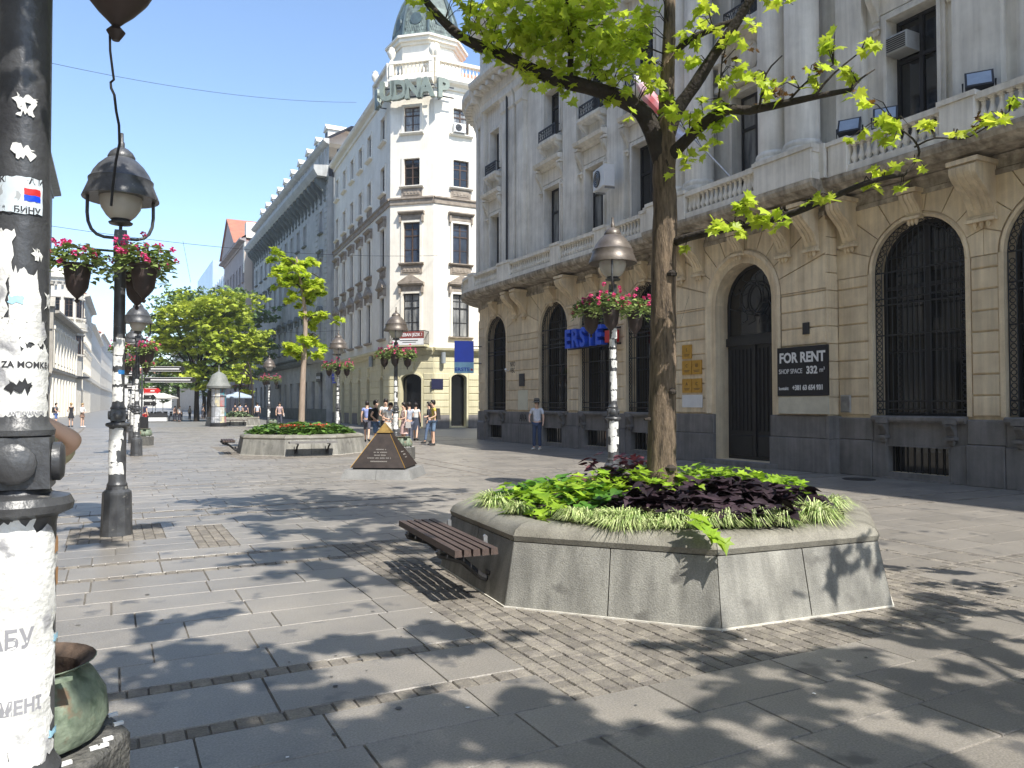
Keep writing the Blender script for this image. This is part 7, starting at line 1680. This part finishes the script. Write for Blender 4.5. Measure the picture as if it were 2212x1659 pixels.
g = grp(314, 50); person('man in navy cap and red shorts behind the left signposts', g, TOCAM(g) + 2, 1.78, (.05, .06, .13), (.6, .06, .06), short=True, step=.3, shoes=(.8, .8, .8))
for px, d, c, lb in ((388, 72, (.75, .75, .75), 'seated person with white cap at the cafe by the far planter'), (378, 74, (.5, .3, .25), 'person in reddish top at the cafe tables'), (410, 78, (.7, .7, .68), 'person in pale top behind the far planter')):
    g = grp(px, d); person(lb, g, TOCAM(g) + .8, 1.45, c, (.05, .05, .07))
g = grp(438, 86); person('walker between the big tree trunks', g, TOCAM(g) + 2, 1.74, (.3, .33, .42), (.08, .08, .1), step=.5)
# the photographer's neighbour behind the near lamp post, elbow raised
t = person('person in beige T-shirt behind the near lamp post, one bare elbow sticking out', (-.47, 3.42, 0), R(62), 1.74, (.66, .60, .38), (.16, .14, .12), sleeve=.8, sub=2, slw=2.0,
    arms={k: tuple(Matrix.Rotation(-(R(62) + pi / 2), 3, 'Z') @ (at(*q) - Vector((-.47, 3.42, 0)))) for k, q in {'shoR': (72, 1000, 3.22), 'elbR': (166, 952, 3.06), 'wriR': (85, 906, 2.98), 'hanR': (40, 890, 2.9)}.items()})
mb = MB(); mb.lathe([(.0, -.17), (.10, -.15), (.14, -.02), (.12, .12), (.05, .18), (0, .19)], (-.16, .16, 1.04), 14); mb.build('bag', cloth((.22, .03, .05), 'maroon bag'), t)
# ================================================================ small things on the paving
rn = random.Random(77); mb = MB()
for _ in range(60):
    x, y = rn.uniform(-1, 8), rn.uniform(2.5, 16); a = rn.uniform(0, pi); s_ = rn.uniform(.006, .016)
    mb.add([(x + s_ * cos(a), y + s_ * sin(a), .006), (x - s_ * sin(a), y + s_ * cos(a), .006), (x - s_ * cos(a), y - s_ * sin(a), .007), (x + s_ * .6 * sin(a), y - s_ * .6 * cos(a), .006)], [(0, 1, 2, 3)])
gm = MB()
for _ in range(420):
    x, y = rn.uniform(-3, 13), rn.uniform(2.2, 22)
    if in_oct(x, y, OCT1, 2.1): continue
    s_ = rn.uniform(.008, .024); gm.add([(x + s_ * cos(k) * rn.uniform(.7, 1.1), y + s_ * sin(k) * rn.uniform(.7, 1.1), .0048) for k in range(6)], [(0, 1, 2, 3, 4, 5)])
tag(gm.build('gum_spots', mat('trodden chewing gum', (.07, .068, .065), .8, (.15, .145, .14), 3)), 'dark trodden chewing gum spots dotted over the paving', 'gum spots', kind='stuff')
tag(mb.build('petals_and_litter', M_white), 'tiny petals and scraps scattered over the paving', 'litter', kind='stuff')
for px, py in ((1757, 1047),):
    f = EYE * FPX / (1042 - HOR); g_ = ground(1770, f)
    tag(MB().lathe([(.33, -.004), (.33, .012), (.30, .016)], seg=20).build('manhole_cover', M_framed, None, (14.2, 11.2, 0)), 'dark round manhole cover in the shade before the bank plinth', 'manhole cover')
# thin summer haze over the street
hz = bpy.data.materials.new('haze'); hz.use_nodes = True; ht = hz.node_tree; ht.nodes.clear()
ho = ht.nodes.new('ShaderNodeOutputMaterial'); hv = ht.nodes.new('ShaderNodeVolumePrincipled'); hv.inputs['Color'].default_value = (.86, .92, 1, 1); hv.inputs['Density'].default_value = .0006; hv.inputs['Anisotropy'].default_value = .3
ht.links.new(hv.outputs[0], ho.inputs['Volume'])
tag(MB().box(-80, 130, -70, 470, -1.1, 40).build('haze', hz), 'thin bright summer haze filling the street', 'haze', kind='stuff')
